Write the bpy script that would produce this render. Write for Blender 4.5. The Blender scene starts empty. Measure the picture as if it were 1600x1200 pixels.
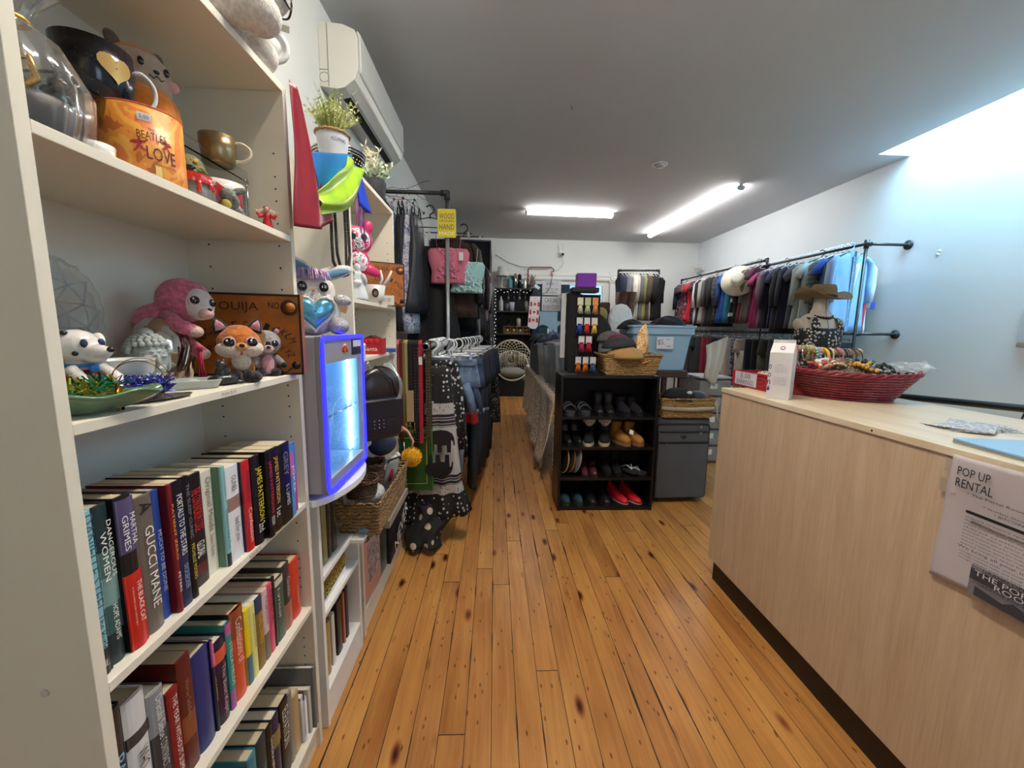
import bpy, bmesh, math, random
from mathutils import Vector, Matrix, Euler
from math import sin, cos, pi, radians, sqrt
C = bpy.context.scene.collection
SC = bpy.context.scene
# ---------------------------------------------------------------- camera
PS, TH, ROLL, FPX = 0.044083, 0.138392, 0.01566, 623.125
_fw = Vector((sin(PS)*cos(TH), cos(PS)*cos(TH), -sin(TH)))
_r0 = Vector((cos(PS), -sin(PS), 0)); _u0 = _r0.cross(_fw)
_rt = _r0*cos(ROLL) + _u0*sin(ROLL); _up = _u0*cos(ROLL) - _r0*sin(ROLL)
EYE = Vector((0, 0, 1.5))
cd = bpy.data.cameras.new('camera'); cam = bpy.data.objects.new('camera', cd); C.objects.link(cam)
cd.sensor_fit = 'HORIZONTAL'; cd.sensor_width = 36; cd.lens = FPX/1600*36; cd.clip_start = .02
cam.matrix_world = Matrix(((_rt.x, _up.x, -_fw.x, EYE.x), (_rt.y, _up.y, -_fw.y, EYE.y), (_rt.z, _up.z, -_fw.z, EYE.z), (0, 0, 0, 1)))
SC.camera = cam
def at(px, py, X=None, Y=None, Z=None):
    d = _fw + _rt*((px-800)/FPX) + _up*((600-py)/FPX)
    t = X/d.x if X is not None else Y/d.y if Y is not None else (Z-EYE.z)/d.z
    return EYE + d*t
# ---------------------------------------------------------------- light
SC.view_settings.view_transform = 'Standard'; SC.view_settings.look = 'None'
SC.view_settings.gamma = 1; SC.view_settings.use_curve_mapping = False
SC.view_settings.exposure = 1.98
w = bpy.data.worlds.new('sky'); SC.world = w; w.use_nodes = True
w.node_tree.nodes['Background'].inputs[0].default_value = (.42, .68, 1, 1)
w.node_tree.nodes['Background'].inputs[1].default_value = .4
def area(name, loc, rot, sx, sy, power, col):
    l = bpy.data.lights.new(name, 'AREA'); l.shape = 'RECTANGLE'; l.size = sx; l.size_y = sy; l.energy = power; l.color = col
    o = bpy.data.objects.new(name, l); C.objects.link(o); o.location = loc; o.rotation_euler = rot
area('skylight_daylight', (4.71, 2.9, 4.6), (0, 0, 0), 0.36, 3.4, 142, (.42, .79, 1))
area('front_fill_light', (3.0, -1.9, 1.9), (radians(90), 0, 0), 1.6, 1.3, 4, (.8, .92, 1))  # fill lamp added for daylight from an unseen, assumed front window
TUBE_E = 11.5
# ---------------------------------------------------------------- helpers
def lin(h):
    if isinstance(h, str):
        h = h.lstrip('#'); c = [int(h[i:i+2], 16)/255 for i in (0, 2, 4)]
        return tuple((x/12.92 if x <= .04045 else ((x+.055)/1.055)**2.4) for x in c)
    return tuple(h[:3])
_mc = {}
def mat(col, rough=.6, metal=0, var=0, vs=20, bump=0, bs=60, emit=0, trans=0, alpha=1, coat=0, sheen=0, ior=1.45, name=None, aniso=None, spec=.5):
    key = (str(col), rough, metal, var, vs, bump, bs, emit, trans, alpha, coat, sheen, str(aniso), ior, spec)
    if key in _mc: return _mc[key]
    m = bpy.data.materials.new(name or 'surface'); m.use_nodes = True
    nt = m.node_tree; b = nt.nodes['Principled BSDF']; c = lin(col)
    I = b.inputs
    I['Base Color'].default_value = (*c, 1); I['Roughness'].default_value = rough; I['Metallic'].default_value = metal
    I['Transmission Weight'].default_value = trans; I['Alpha'].default_value = alpha; I['Coat Weight'].default_value = coat
    I['Sheen Weight'].default_value = sheen; I['IOR'].default_value = ior; I['Specular IOR Level'].default_value = spec
    if emit: I['Emission Color'].default_value = (*c, 1); I['Emission Strength'].default_value = emit
    if var or bump:
        tc = nt.nodes.new('ShaderNodeTexCoord'); mp = nt.nodes.new('ShaderNodeMapping'); nt.links.new(tc.outputs['Object'], mp.inputs[0])
        if aniso: mp.inputs['Scale'].default_value = aniso
    if var:
        n = nt.nodes.new('ShaderNodeTexNoise'); n.inputs['Scale'].default_value = vs; n.inputs['Detail'].default_value = 4
        nt.links.new(mp.outputs[0], n.inputs[0])
        r = nt.nodes.new('ShaderNodeValToRGB'); nt.links.new(n.outputs[0], r.inputs[0])
        r.color_ramp.elements[0].position = .3; r.color_ramp.elements[1].position = .7
        r.color_ramp.elements[0].color = (*[x*(1-var) for x in c], 1); r.color_ramp.elements[1].color = (*[min(1, x*(1+var)) for x in c], 1)
        nt.links.new(r.outputs[0], I['Base Color'])
    if bump:
        n = nt.nodes.new('ShaderNodeTexNoise'); n.inputs['Scale'].default_value = bs; n.inputs['Detail'].default_value = 3
        nt.links.new(mp.outputs[0], n.inputs[0])
        bp = nt.nodes.new('ShaderNodeBump'); bp.inputs['Strength'].default_value = bump; bp.inputs['Distance'].default_value = .01
        nt.links.new(n.outputs[0], bp.inputs['Height']); nt.links.new(bp.outputs[0], I['Normal'])
    _mc[key] = m; return m
class G:                                             # small node-graph helper
    def __init__(s, name, rough=.7):
        s.m = bpy.data.materials.new(name); s.m.use_nodes = True; s.nt = s.m.node_tree; s.b = s.nt.nodes['Principled BSDF']
        s.b.inputs['Roughness'].default_value = rough
        s.tc = s.nt.nodes.new('ShaderNodeTexCoord')
    def n(s, t, **k):
        x = s.nt.nodes.new('ShaderNode'+t)
        for a, v in k.items():
            if isinstance(a, str) and hasattr(x, a): setattr(x, a, v)
            else: x.inputs[a.replace('_', ' ')].default_value = v
        return x
    def l(s, a, b): s.nt.links.new(a, b)
    def map(s, scale=(1, 1, 1), rot=(0, 0, 0), loc=(0, 0, 0)):
        m = s.n('Mapping'); m.inputs['Scale'].default_value = scale; m.inputs['Rotation'].default_value = rot; m.inputs['Location'].default_value = loc
        s.l(s.tc.outputs['Object'], m.inputs[0]); return m.outputs[0]
    def ramp(s, src, stops, interp='LINEAR'):
        r = s.n('ValToRGB'); e = r.color_ramp.elements; r.color_ramp.interpolation = interp
        while len(e) < len(stops): e.new(.5)
        for x, (p, c) in zip(e, stops): x.position = p; x.color = (*lin(c), 1)
        s.l(src, r.inputs[0]); return r.outputs[0]
    def math(s, op, a, b=None):
        m = s.n('Math'); m.operation = op
        for i, v in enumerate((a, b)):
            if v is None: continue
            if isinstance(v, (int, float)): m.inputs[i].default_value = v
            else: s.l(v, m.inputs[i])
        return m.outputs[0]
    def mix(s, f, a, b, mode='MIX'):
        m = s.n('Mix'); m.data_type = 'RGBA'; m.blend_type = mode
        if isinstance(f, (int, float)): m.inputs[0].default_value = f
        else: s.l(f, m.inputs[0])
        for i, v in ((6, a), (7, b)):
            if isinstance(v, str) or isinstance(v, tuple): m.inputs[i].default_value = (*lin(v), 1)
            else: s.l(v, m.inputs[i])
        return m.outputs[2]
    def col(s, c): s.l(c, s.b.inputs['Base Color'])
    def bump(s, h, st=.3, d=.01):
        b = s.n('Bump'); b.inputs['Strength'].default_value = st; b.inputs['Distance'].default_value = d
        s.l(h, b.inputs['Height']); s.l(b.outputs[0], s.b.inputs['Normal'])
    def vec(s, **k):
        return s.map(**k)
_pc = {}
def spots(bg, fg, scale=30, thr=.35, fg2=None, rough=.8, key=None):       # dots / little flowers
    k = ('spots', bg, fg, scale, thr, fg2)
    if k in _pc: return _pc[k]
    g = G('spotted_cloth', rough); v = g.n('TexVoronoi', Scale=scale); g.l(g.map(), v.inputs[0])
    c = g.ramp(v.outputs['Distance'], [(0, fg), (thr, fg if not fg2 else fg2), (thr+.03, bg)], 'CONSTANT')
    if fg2: c = g.ramp(v.outputs['Distance'], [(0, fg2), (thr*.45, fg), (thr, bg)], 'CONSTANT')
    g.col(c); _pc[k] = g.m; return g.m
def blotch(cols, scale=14, rough=.8, dist=1.5, bump=0):                   # printed cloth, noise bands
    k = ('blotch', tuple(cols), scale, dist, bump)
    if k in _pc: return _pc[k]
    g = G('printed_cloth', rough); n = g.n('TexNoise', Scale=scale, Detail=5., Distortion=dist); g.l(g.map(), n.inputs[0])
    st = [(.3+.4*i/max(1, len(cols)), c) for i, c in enumerate(cols)]; st[0] = (0, cols[0])
    g.col(g.ramp(n.outputs[0], st, 'CONSTANT')); _pc[k] = g.m
    if bump: g.bump(n.outputs[0], bump)
    return g.m
def stripes(cols, freq=10, axis=2, rough=.8, rot=(0, 0, 0), warp=0):
    k = ('stripes', tuple(cols), freq, axis, rot, warp)
    if k in _pc: return _pc[k]
    g = G('striped', rough); sx = g.n('SeparateXYZ'); g.l(g.map(rot=rot), sx.inputs[0])
    x = sx.outputs[axis]
    if warp:
        n = g.n('TexNoise', Scale=8.); g.l(g.map(), n.inputs[0]); x = g.math('ADD', x, g.math('MULTIPLY', n.outputs[0], warp))
    f = g.math('FRACT', g.math('MULTIPLY', x, freq))
    g.col(g.ramp(f, [(i/len(cols), c) for i, c in enumerate(cols)], 'CONSTANT')); _pc[k] = g.m; return g.m
def plaid(a, b, c, freq=12):
    k = ('plaid', a, b, c, freq)
    if k in _pc: return _pc[k]
    g = G('plaid_cloth', .85); sx = g.n('SeparateXYZ'); g.l(g.map(), sx.inputs[0])
    f1 = g.math('FRACT', g.math('MULTIPLY', sx.outputs[0], freq)); f2 = g.math('FRACT', g.math('MULTIPLY', sx.outputs[2], freq))
    c1 = g.ramp(f1, [(0, a), (.6, b), (.9, c)], 'CONSTANT'); c2 = g.ramp(f2, [(0, a), (.6, b), (.9, c)], 'CONSTANT')
    g.col(g.mix(.5, c1, c2)); _pc[k] = g.m; return g.m
def wicker(base, dark, sc=38, key='w'):
    k = ('wicker', base, dark, sc)
    if k in _pc: return _pc[k]
    g = G('woven_wicker', .65); wv = g.n('TexWave', Scale=sc*.5, Distortion=5., Detail=2.); wv.bands_direction = 'Z'; wv.inputs['Detail Scale'].default_value = 2.6
    g.l(g.map(), wv.inputs[0]); n = g.n('TexNoise', Scale=sc*.7, Detail=3.); g.l(g.map(scale=(1, 1, 2)), n.inputs[0])
    h = g.math('ADD', g.math('MULTIPLY', wv.outputs['Fac'], .7), g.math('MULTIPLY', n.outputs[0], .5))
    g.col(g.ramp(h, [(.2, dark), (.5, base), (.9, base)])); g.bump(h, .9, .02); _pc[k] = g.m; return g.m

class B:                                             # mesh builder
    def __init__(s): s.v = []; s.f = []; s.mi = []; s.sm = []; s.cur = 0; s.M = None; s.smooth = False
    def add(s, vs, fs, smooth=None, M=None):
        M = M or s.M; o = len(s.v)
        for p in vs: s.v.append(tuple(M @ Vector(p)) if M else tuple(p))
        for f in fs: s.f.append(tuple(i+o for i in f)); s.mi.append(s.cur); s.sm.append(s.smooth if smooth is None else smooth)
        return s
    def box(s, x0, y0, z0, x1, y1, z1, M=None):
        v = [(x, y, z) for z in (z0, z1) for x, y in ((x0, y0), (x1, y0), (x1, y1), (x0, y1))]
        return s.add(v, [(3, 2, 1, 0), (4, 5, 6, 7), (0, 1, 5, 4), (1, 2, 6, 5), (2, 3, 7, 6), (3, 0, 4, 7)], False, M)
    def taper(s, z0, a, z1, b, M=None):              # frustum between two rects (x0,y0,x1,y1)
        v = [(x, y, z0) for x, y in ((a[0], a[1]), (a[2], a[1]), (a[2], a[3]), (a[0], a[3]))] + [(x, y, z1) for x, y in ((b[0], b[1]), (b[2], b[1]), (b[2], b[3]), (b[0], b[3]))]
        return s.add(v, [(3, 2, 1, 0), (4, 5, 6, 7), (0, 1, 5, 4), (1, 2, 6, 5), (2, 3, 7, 6), (3, 0, 4, 7)], False, M)
    def loops(s, rings, cap=True, closed=True, smooth=True, M=None, wrap=False):
        n = len(rings[0]); v = [p for r in rings for p in r]; f = []
        R = len(rings)
        for i in range(R if wrap else R-1):
            for j in range(n if closed else n-1):
                a = i*n+j; b = i*n+(j+1) % n; i2 = (i+1) % R; f.append((a, b, i2*n+(j+1) % n, i2*n+j))
        if cap and not wrap: f.append(tuple(range(n-1, -1, -1))); f.append(tuple((R-1)*n+j for j in range(n)))
        return s.add(v, f, smooth, M)
    def lathe(s, prof, n=24, c=(0, 0, 0), M=None, cap=True, sx=1, sy=1, wave=None):
        rings = []
        for r, z in prof:
            rings.append([(c[0]+sx*r*(1 if not wave else 1+wave[1]*cos(wave[0]*2*pi*j/n))*cos(2*pi*j/n), c[1]+sy*r*(1 if not wave else 1+wave[1]*cos(wave[0]*2*pi*j/n))*sin(2*pi*j/n), c[2]+z) for j in range(n)])
        return s.loops(rings, cap, True, True, M)
    def ell(s, c, r, n=18, m=12, M=None, rot=None):
        if not hasattr(r, '__len__'): r = (r, r, r)
        R = Euler(rot).to_matrix().to_4x4() if rot else Matrix.Identity(4)
        T = Matrix.Translation(c) @ R @ Matrix.Diagonal((*r, 1))
        if M or s.M: T = (M or s.M) @ T
        v = [(0, 0, -1)]
        for i in range(1, m):
            a = pi*i/m-pi/2
            for j in range(n): v.append((cos(a)*cos(2*pi*j/n), cos(a)*sin(2*pi*j/n), sin(a)))
        v.append((0, 0, 1)); f = []
        for j in range(n): f.append((0, 1+(j+1) % n, 1+j))
        for i in range(m-2):
            for j in range(n): a = 1+i*n; f.append((a+j, a+(j+1) % n, a+n+(j+1) % n, a+n+j))
        a = 1+(m-2)*n
        for j in range(n): f.append((a+j, a+(j+1) % n, len(v)-1))
        return s.add(v, f, True, T)
    def curve(s, pts, r, n=8, k=5, **kw):             # tube along a smoothed path
        P = [Vector(p) for p in pts]; Q = []
        for i in range(len(P)-1):
            a, b, c, d = P[max(i-1, 0)], P[i], P[i+1], P[min(i+2, len(P)-1)]
            for j in range(k): t = j/k; Q.append(.5*((2*b)+(c-a)*t+(2*a-5*b+4*c-d)*t*t+(3*b-a-3*c+d)*t**3))
        return s.tube(Q+[P[-1]], r, n, **kw)
    def cyl(s, p0, p1, r0, r1=None, n=14, M=None, cap=True):
        return s.tube([p0, p1], [r0, r0 if r1 is None else r1], n, M=M, cap=cap)
    def tube(s, pts, r, n=8, closed=False, M=None, cap=True, flat=1):
        pts = [Vector(p) for p in pts]; rings = []; N = len(pts)
        up = None
        for i, p in enumerate(pts):
            if closed: t = pts[(i+1) % N]-pts[i-1]
            else: t = pts[min(i+1, N-1)]-pts[max(i-1, 0)]
            t.normalize()
            if up is None: up = Vector((0, 0, 1)) if abs(t.z) < .9 else Vector((1, 0, 0))
            a = t.cross(up)
            if a.length < 1e-5: a = t.orthogonal()
            a.normalize(); b = a.cross(t).normalized(); up = b
            rr = r[i] if hasattr(r, '__len__') else r
            rings.append([tuple(p+a*(rr*cos(2*pi*j/n))+b*(rr*flat*sin(2*pi*j/n))) for j in range(n)])
        return s.loops(rings, cap and not closed, True, True, M, wrap=closed)
    def prism(s, pts, t0, t1, axis='z', M=None, smooth=False):
        def q(a, b, c): return (a, b, c) if axis == 'z' else (a, c, b) if axis == 'y' else (c, a, b)
        n = len(pts); v = [q(a, b, t0) for a, b in pts] + [q(a, b, t1) for a, b in pts]
        f = [tuple(range(n-1, -1, -1)), tuple(range(n, 2*n))] + [(i, (i+1) % n, n+(i+1) % n, n+i) for i in range(n)]
        return s.add(v, f, smooth, M)
    def grid(s, fn, nu, nv, smooth=True, M=None):
        v = [fn(i/nu, j/nv) for j in range(nv+1) for i in range(nu+1)]
        f = [(j*(nu+1)+i, j*(nu+1)+i+1, (j+1)*(nu+1)+i+1, (j+1)*(nu+1)+i) for j in range(nv) for i in range(nu)]
        return s.add(v, f, smooth, M)
    def ring(s, c, R, r, n=32, m=8, rot=None, M=None, sy=1):
        E = Euler(rot).to_matrix() if rot else Matrix.Identity(3)
        return s.tube([Vector(c)+E @ Vector((R*cos(2*pi*i/n), R*sy*sin(2*pi*i/n), 0)) for i in range(n)], r, m, closed=True, M=M)
    def mesh(s, name, mats):
        me = bpy.data.meshes.new(name); me.from_pydata(s.v, [], s.f)
        for m in (mats if isinstance(mats, (list, tuple)) else [mats]): me.materials.append(m)
        me.polygons.foreach_set('material_index', s.mi); me.polygons.foreach_set('use_smooth', s.sm)
        me.validate(); me.update()
        bm = bmesh.new(); bm.from_mesh(me); bmesh.ops.recalc_face_normals(bm, faces=bm.faces[:]); bm.to_mesh(me); bm.free()
        return me
    def obj(s, name, mats, parent=None, loc=(0, 0, 0), rz=0, rot=None, bev=0, seg=2, thick=0, sub=0, remesh=0, label=None, cat=None, group=None, kind=None, smoothmod=0):
        o = bpy.data.objects.new(name, s.mesh(name, mats)); C.objects.link(o)
        o.location = loc; o.rotation_euler = rot or (0, 0, rz)
        if parent: o.parent = parent
        if remesh:
            r = o.modifiers.new('remesh', 'REMESH'); r.mode = 'VOXEL'; r.voxel_size = remesh; r.use_smooth_shade = True
            k = o.modifiers.new('smooth', 'SMOOTH'); k.factor = .5; k.iterations = smoothmod or 4
        if sub: k = o.modifiers.new('sub', 'SUBSURF'); k.levels = sub; k.render_levels = sub
        if thick: k = o.modifiers.new('solid', 'SOLIDIFY'); k.thickness = thick; k.offset = 0
        if bev: k = o.modifiers.new('bevel', 'BEVEL'); k.width = bev; k.segments = seg; k.limit_method = 'ANGLE'; k.angle_limit = radians(40)
        tag(o, label, cat, group, kind); return o
def tag(o, label=None, cat=None, group=None, kind=None):
    for k, v in (('label', label), ('category', cat), ('group', group), ('kind', kind)):
        if v: o[k] = ' '.join(v.split()[:16])
    return o
def thing(name, label, cat, loc=(0, 0, 0), rz=0, group=None, rot=None, sc=None):
    o = bpy.data.objects.new(name, None); C.objects.link(o); o.empty_display_size = .05
    o.location = loc; o.rotation_euler = rot or (0, 0, rz)
    if sc: o.scale = (sc, sc, sc) if not hasattr(sc, '__len__') else sc
    return tag(o, label, cat, group)
_kids = {}
def kids(o): return [c for c in C.objects if c.parent == o]
def dup(root, loc=None, rz=None, label=None, rot=None, sc=None, group=None, tree=None):
    r = root.copy(); C.objects.link(r)
    if loc is not None: r.location = loc
    if rz is not None: r.rotation_euler = (0, 0, rz)
    if rot is not None: r.rotation_euler = rot
    if sc is not None: r.scale = (sc, sc, sc) if not hasattr(sc, '__len__') else sc
    if label: r['label'] = label
    if group: r['group'] = group
    t = tree if tree is not None else [(c, kids(c)) for c in kids(root)]
    for c, gs in t:
        d = c.copy(); C.objects.link(d); d.parent = r
        for g in gs: e = g.copy(); C.objects.link(e); e.parent = d
    return r
def recol(o, m, slot=0):                              # give one object its own material on shared mesh data
    s = o.material_slots[slot]; s.link = 'OBJECT'; s.material = m
_tc = {}
def txt(s, w, h, M, m, parent, name='lettering', ex=.0004, keep=False, label=None):
    """lettering s fitted into w x h; M: x = reading direction, y = up, z = out of the surface, centre at origin"""
    if s not in _tc:
        c = bpy.data.curves.new('t', 'FONT'); c.body = s; c.resolution_u = 2; c.align_x = 'CENTER'; c.space_line = .85
        o = bpy.data.objects.new('t', c); C.objects.link(o)
        dg = bpy.context.evaluated_depsgraph_get(); me = bpy.data.meshes.new_from_object(o.evaluated_get(dg))
        bpy.data.objects.remove(o); bpy.data.curves.remove(c)
        xs = [v.co.x for v in me.vertices]; ys = [v.co.y for v in me.vertices]
        _tc[s] = ([(v.co.x, v.co.y) for v in me.vertices], [tuple(p.vertices) for p in me.polygons], min(xs), max(xs), min(ys), max(ys)); bpy.data.meshes.remove(me)
    V, F, x0, x1, y0, y1 = _tc[s]
    kx = w/(x1-x0); ky = h/(y1-y0)
    if keep: kx = ky = min(kx, ky)
    b = B(); b.add([M @ Vector(((x-(x0+x1)/2)*kx, (y-(y0+y1)/2)*ky, ex)) for x, y in V], F, False)
    me = bpy.data.meshes.new(name); me.from_pydata(b.v, [], b.f); me.materials.append(m)
    o = bpy.data.objects.new(name, me); C.objects.link(o); o.parent = parent
    if label: o['label'] = label
    return o
def frame(o, x, y, z=None):                           # 4x4 from origin and two axes
    x = Vector(x).normalized(); y = Vector(y).normalized(); z = x.cross(y)
    return Matrix(((x.x, y.x, z.x, o[0]), (x.y, y.y, z.y, o[1]), (x.z, y.z, z.z, o[2]), (0, 0, 0, 1)))
R = random.Random(7)
# ---------------------------------------------------------------- the room
XL, XR, YF, YB, CE = -1.165, 4.9, -2.0, 9.8, 3.6
paint = mat('#d3d6d3', .85, var=.03, vs=1.5, bump=.05, bs=90)
paintb = mat('#d9dcda', .85, var=.03, vs=1.2)
ceilm = mat('#c6c8cc', .9, var=.03, vs=.8)
trimm = mat('#dcdcd8', .5)
def pine():
    g = G('pine_boards', .38)
    sx = g.n('SeparateXYZ'); g.l(g.map(), sx.inputs[0])
    bw = .098
    xi = g.math('DIVIDE', sx.outputs[0], bw); idx = g.math('FLOOR', xi); fx = g.math('FRACT', xi)
    wn = g.n('TexWhiteNoise'); wn.noise_dimensions = '1D'; g.l(idx, wn.inputs['W'])
    yo = g.math('ADD', g.math('DIVIDE', sx.outputs[1], 2.9), g.math('MULTIPLY', wn.outputs['Value'], 7.3))
    iy = g.math('FLOOR', yo); fy = g.math('FRACT', yo)
    wn2 = g.n('TexWhiteNoise'); wn2.noise_dimensions = '2D'; cb = g.n('CombineXYZ'); g.l(idx, cb.inputs[0]); g.l(iy, cb.inputs[1]); g.l(cb.outputs[0], wn2.inputs[0])
    tone = wn2.outputs['Value']
    # coordinate shifted per board
    cv = g.n('CombineXYZ'); g.l(g.math('ADD', sx.outputs[0], g.math('MULTIPLY', tone, 9)), cv.inputs[0]); g.l(g.math('ADD', sx.outputs[1], g.math('MULTIPLY', wn.outputs['Value'], 31)), cv.inputs[1])
    mp = g.n('Mapping'); mp.inputs['Scale'].default_value = (42, 2.2, 1); g.l(cv.outputs[0], mp.inputs[0])
    gr = g.n('TexNoise', Scale=1., Detail=6., Roughness=.6, Distortion=.7); g.l(mp.outputs[0], gr.inputs[0])
    mp2 = g.n('Mapping'); mp2.inputs['Scale'].default_value = (9, 3.4, 1); g.l(cv.outputs[0], mp2.inputs[0])
    kn = g.n('TexVoronoi', Scale=.95); kn.inputs['Randomness'].default_value = 1; g.l(mp2.outputs[0], kn.inputs[0])
    knot = g.ramp(kn.outputs['Distance'], [(0, '#1a0b04'), (.06, '#3a1a0a'), (.10, '#a06a3e'), (.2, '#ffffff')])
    mp3 = g.n('Mapping'); mp3.inputs['Scale'].default_value = (60, 20, 1); g.l(cv.outputs[0], mp3.inputs[0])
    sp = g.n('TexVoronoi', Scale=.55); g.l(mp3.outputs[0], sp.inputs[0])
    speck = g.ramp(sp.outputs['Distance'], [(0, '#4a2812'), (.09, '#7d4c28'), (.15, '#ffffff')])
    mp4 = g.n('Mapping'); mp4.inputs['Scale'].default_value = (3, 1, 1); g.l(cv.outputs[0], mp4.inputs[0])
    big = g.n('TexNoise', Scale=1.6, Detail=4.); g.l(mp4.outputs[0], big.inputs[0])
    base = g.ramp(tone, [(0, '#8a5222'), (.3, '#a86c32'), (.6, '#bb8040'), (.85, '#cc964c'), (1, '#93592a')])
    base = g.mix(.42, base, g.ramp(gr.outputs[0], [(.3, '#6e3c18'), (.5, '#b27a3e'), (.72, '#dca862')]))
    base = g.mix(.35, base, g.ramp(big.outputs[0], [(.32, '#7e4820'), (.7, '#d8a25c')]))
    base = g.mix(1, base, knot, 'MULTIPLY'); base = g.mix(.8, base, speck, 'MULTIPLY')
    gn = g.n('TexNoise', Scale=2.2, Detail=3.); g.l(g.map(scale=(1, 1, 1)), gn.inputs[0])
    gw = g.math('MULTIPLY', g.math('MAXIMUM', g.math('SUBTRACT', gn.outputs[0], .46), .06), .22)
    gapx = g.math('GREATER_THAN', g.math('ABSOLUTE', g.math('SUBTRACT', fx, .5)), g.math('SUBTRACT', .5, gw))
    gapy = g.math('GREATER_THAN', g.math('ABSOLUTE', g.math('SUBTRACT', fy, .5)), .4993)
    gap = g.math('MAXIMUM', gapx, gapy)
    g.col(g.mix(gap, base, '#2a1d12')); g.bump(g.math('SUBTRACT', g.math('MULTIPLY', gr.outputs[0], .1), gap), .35, .004)
    rr = g.math('ADD', g.math('MULTIPLY', gap, .4), g.math('ADD', g.math('MULTIPLY', big.outputs[0], .25), .24)); g.l(rr, g.b.inputs['Roughness'])
    return g.m
B().box(XL-.1, YF-.1, -.1, XR+.1, YB+.1, 0).obj('floor', pine(), kind='structure')
b = B(); b.box(XL-.1, YF-.1, CE, 4.5, YB+.1, CE+.12); b.box(4.5, YF-.1, CE, XR+.1, 1.2, CE+.12); b.box(4.5, 4.85, CE, XR+.1, YB+.1, CE+.12)
b.obj('ceiling', ceilm, kind='structure')
b = B(); b.box(4.46, 1.16, CE+.12, 4.5, 4.89, 4.7); b.box(4.5, 4.85, CE+.12, XR, 4.89, 4.7); b.box(4.5, 1.16, CE+.12, XR, 1.2, 4.7)
b.obj('trim_4', paint, kind='structure')
B().box(XL-.1, YF-.1, 0, XL, YB+.1, CE).obj('wall_left', paint, kind='structure')
B().box(XR, YF-.1, 0, XR+.1, YB+.1, 4.7).obj('wall_right', mat('#ccd2d6', .8, var=.03, vs=1.2, bump=.05, bs=60), kind='structure')
b = B(); b.box(XL, YF-.1, 0, 2.1, YF, CE); b.box(3.9, YF-.1, 0, XR, YF, CE); b.box(2.1, YF-.1, 0, 3.9, YF, 1.2); b.box(2.1, YF-.1, 2.6, 3.9, YF, CE)
b.obj('wall_front', paint, kind='structure')
# back wall with its window opening
W0, W1, WZ0, WZ1 = .3, 2.64, 1.0, 2.62
b = B(); b.box(XL, YB, 0, W0, YB+.1, CE); b.box(W1, YB, 0, XR, YB+.1, CE); b.box(W0, YB, 0, W1, YB+.1, WZ0); b.box(W0, YB, WZ1, W1, YB+.1, CE)
b.obj('wall_back', paintb, kind='structure')
wf = B(); wf.box(W0, YB+.0, WZ0, W0+.05, YB+.07, WZ1); wf.box(W1-.05, YB, WZ0, W1, YB+.07, WZ1); wf.box(W0+.05, YB, WZ1-.05, W1-.05, YB+.07, WZ1)
wf.box(W0+.05, YB, WZ0, W1-.05, YB+.07, WZ0+.05); wf.box(1.93, YB-.01, WZ0+.05, 2.03, YB+.06, WZ1-.05)
wf = wf.obj('window_1', trimm, kind='structure')
B().box(W0+.05, YB+.03, WZ0+.05, 1.93, YB+.036, WZ1-.05).obj('pane', mat('#c8dcd6', .02, trans=1, ior=1.45), wf)
B().box(2.03, YB+.03, WZ0+.05, W1-.05, YB+.036, WZ1-.05).obj('pane', mat('#eef6ff', .02, trans=1, ior=1.45), wf)
b = B(); b.box(-.05, YB-.05, 2.66, 2.74, YB, 2.84); b.box(-.05, YB-.065, 2.68, 2.74, YB-.05, 2.72); b.box(-.05, YB-.065, 2.76, 2.74, YB-.05, 2.80); b.obj('trim_1', trimm, kind='structure', bev=.006)
b = B(); b.box(2.74, YB-.06, 2.62, 2.95, YB, 2.86); b.lathe([(.085, 0), (.085, .012), (.06, .016), (.055, .008), (.03, .008), (.025, .02), (0.001, .022)], 28, M=Matrix.Translation((2.845, YB-.06, 2.74)) @ Matrix.Rotation(pi/2, 4, 'X'))
b.obj('trim_2', trimm, kind='structure')
b = B(); b.box(2.76, YB-.04, 0, 2.93, YB, 2.62); b.obj('trim_3', trimm, kind='structure', bev=.006)
# the lean-to wall of the neighbouring building behind the left pane
B().box(-.9, YB+1.4, 0, 2.05, YB+1.5, 3.4).obj('wall_outside', mat('#2c3a39', .9, var=.3, vs=2), kind='structure')
for n, x0, y0, x1, y1 in (('left', XL, 4.0, XL+.015, YB-.02), ('right', XR-.015, YF, XR, YB-.02)):
    B().box(x0, y0, 0, x1, y1, .14).obj('baseboard_'+n, trimm, kind='structure')
B().box(XL+.02, YB-.015, 0, XR-.02, YB, .14).obj('baseboard_back', trimm, kind='structure')
# ---------------------------------------------------------------- ceiling fittings
led = mat((1, .97, .93), emit=TUBE_E, name='lit_diffuser'); ledw = mat((1, .90, .78), emit=TUBE_E*3.3)
def batten(label, p0, p1, group='batten lights on the ceiling', led=led):
    p0, p1 = Vector(p0), Vector(p1); L = (p1-p0).length; a = math.atan2(p1.y-p0.y, p1.x-p0.x)
    t = thing('ceiling_light', label, 'ceiling light', (p0+p1)/2, a, group)
    B().box(-L/2, -.03, -.022, L/2, .03, 0).obj('housing', mat('#c9ccce', .4, metal=.3), t, bev=.003)
    d = B(); pr = [(-.045, -.022), (-.055, -.045), (-.042, -.072), (-.015, -.085), (.015, -.085), (.042, -.072), (.055, -.045), (.045, -.022)]
    d.prism(pr, -L/2+.02, L/2-.02, 'x', smooth=False).obj('diffuser', led, t)
    for s in (-1, 1):
        x = s*(L/2-.01); B().prism([(u*1.06, v*1.02) for u, v in pr], x-.012, x+.012, 'x').obj('end_cap', mat('#aeb6ba', .35), t)
    return t
batten('LED batten light glowing on the ceiling, mounted crosswise left of the long one', (.525, 7.42, CE), (2.12, 7.5, CE))
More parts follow.
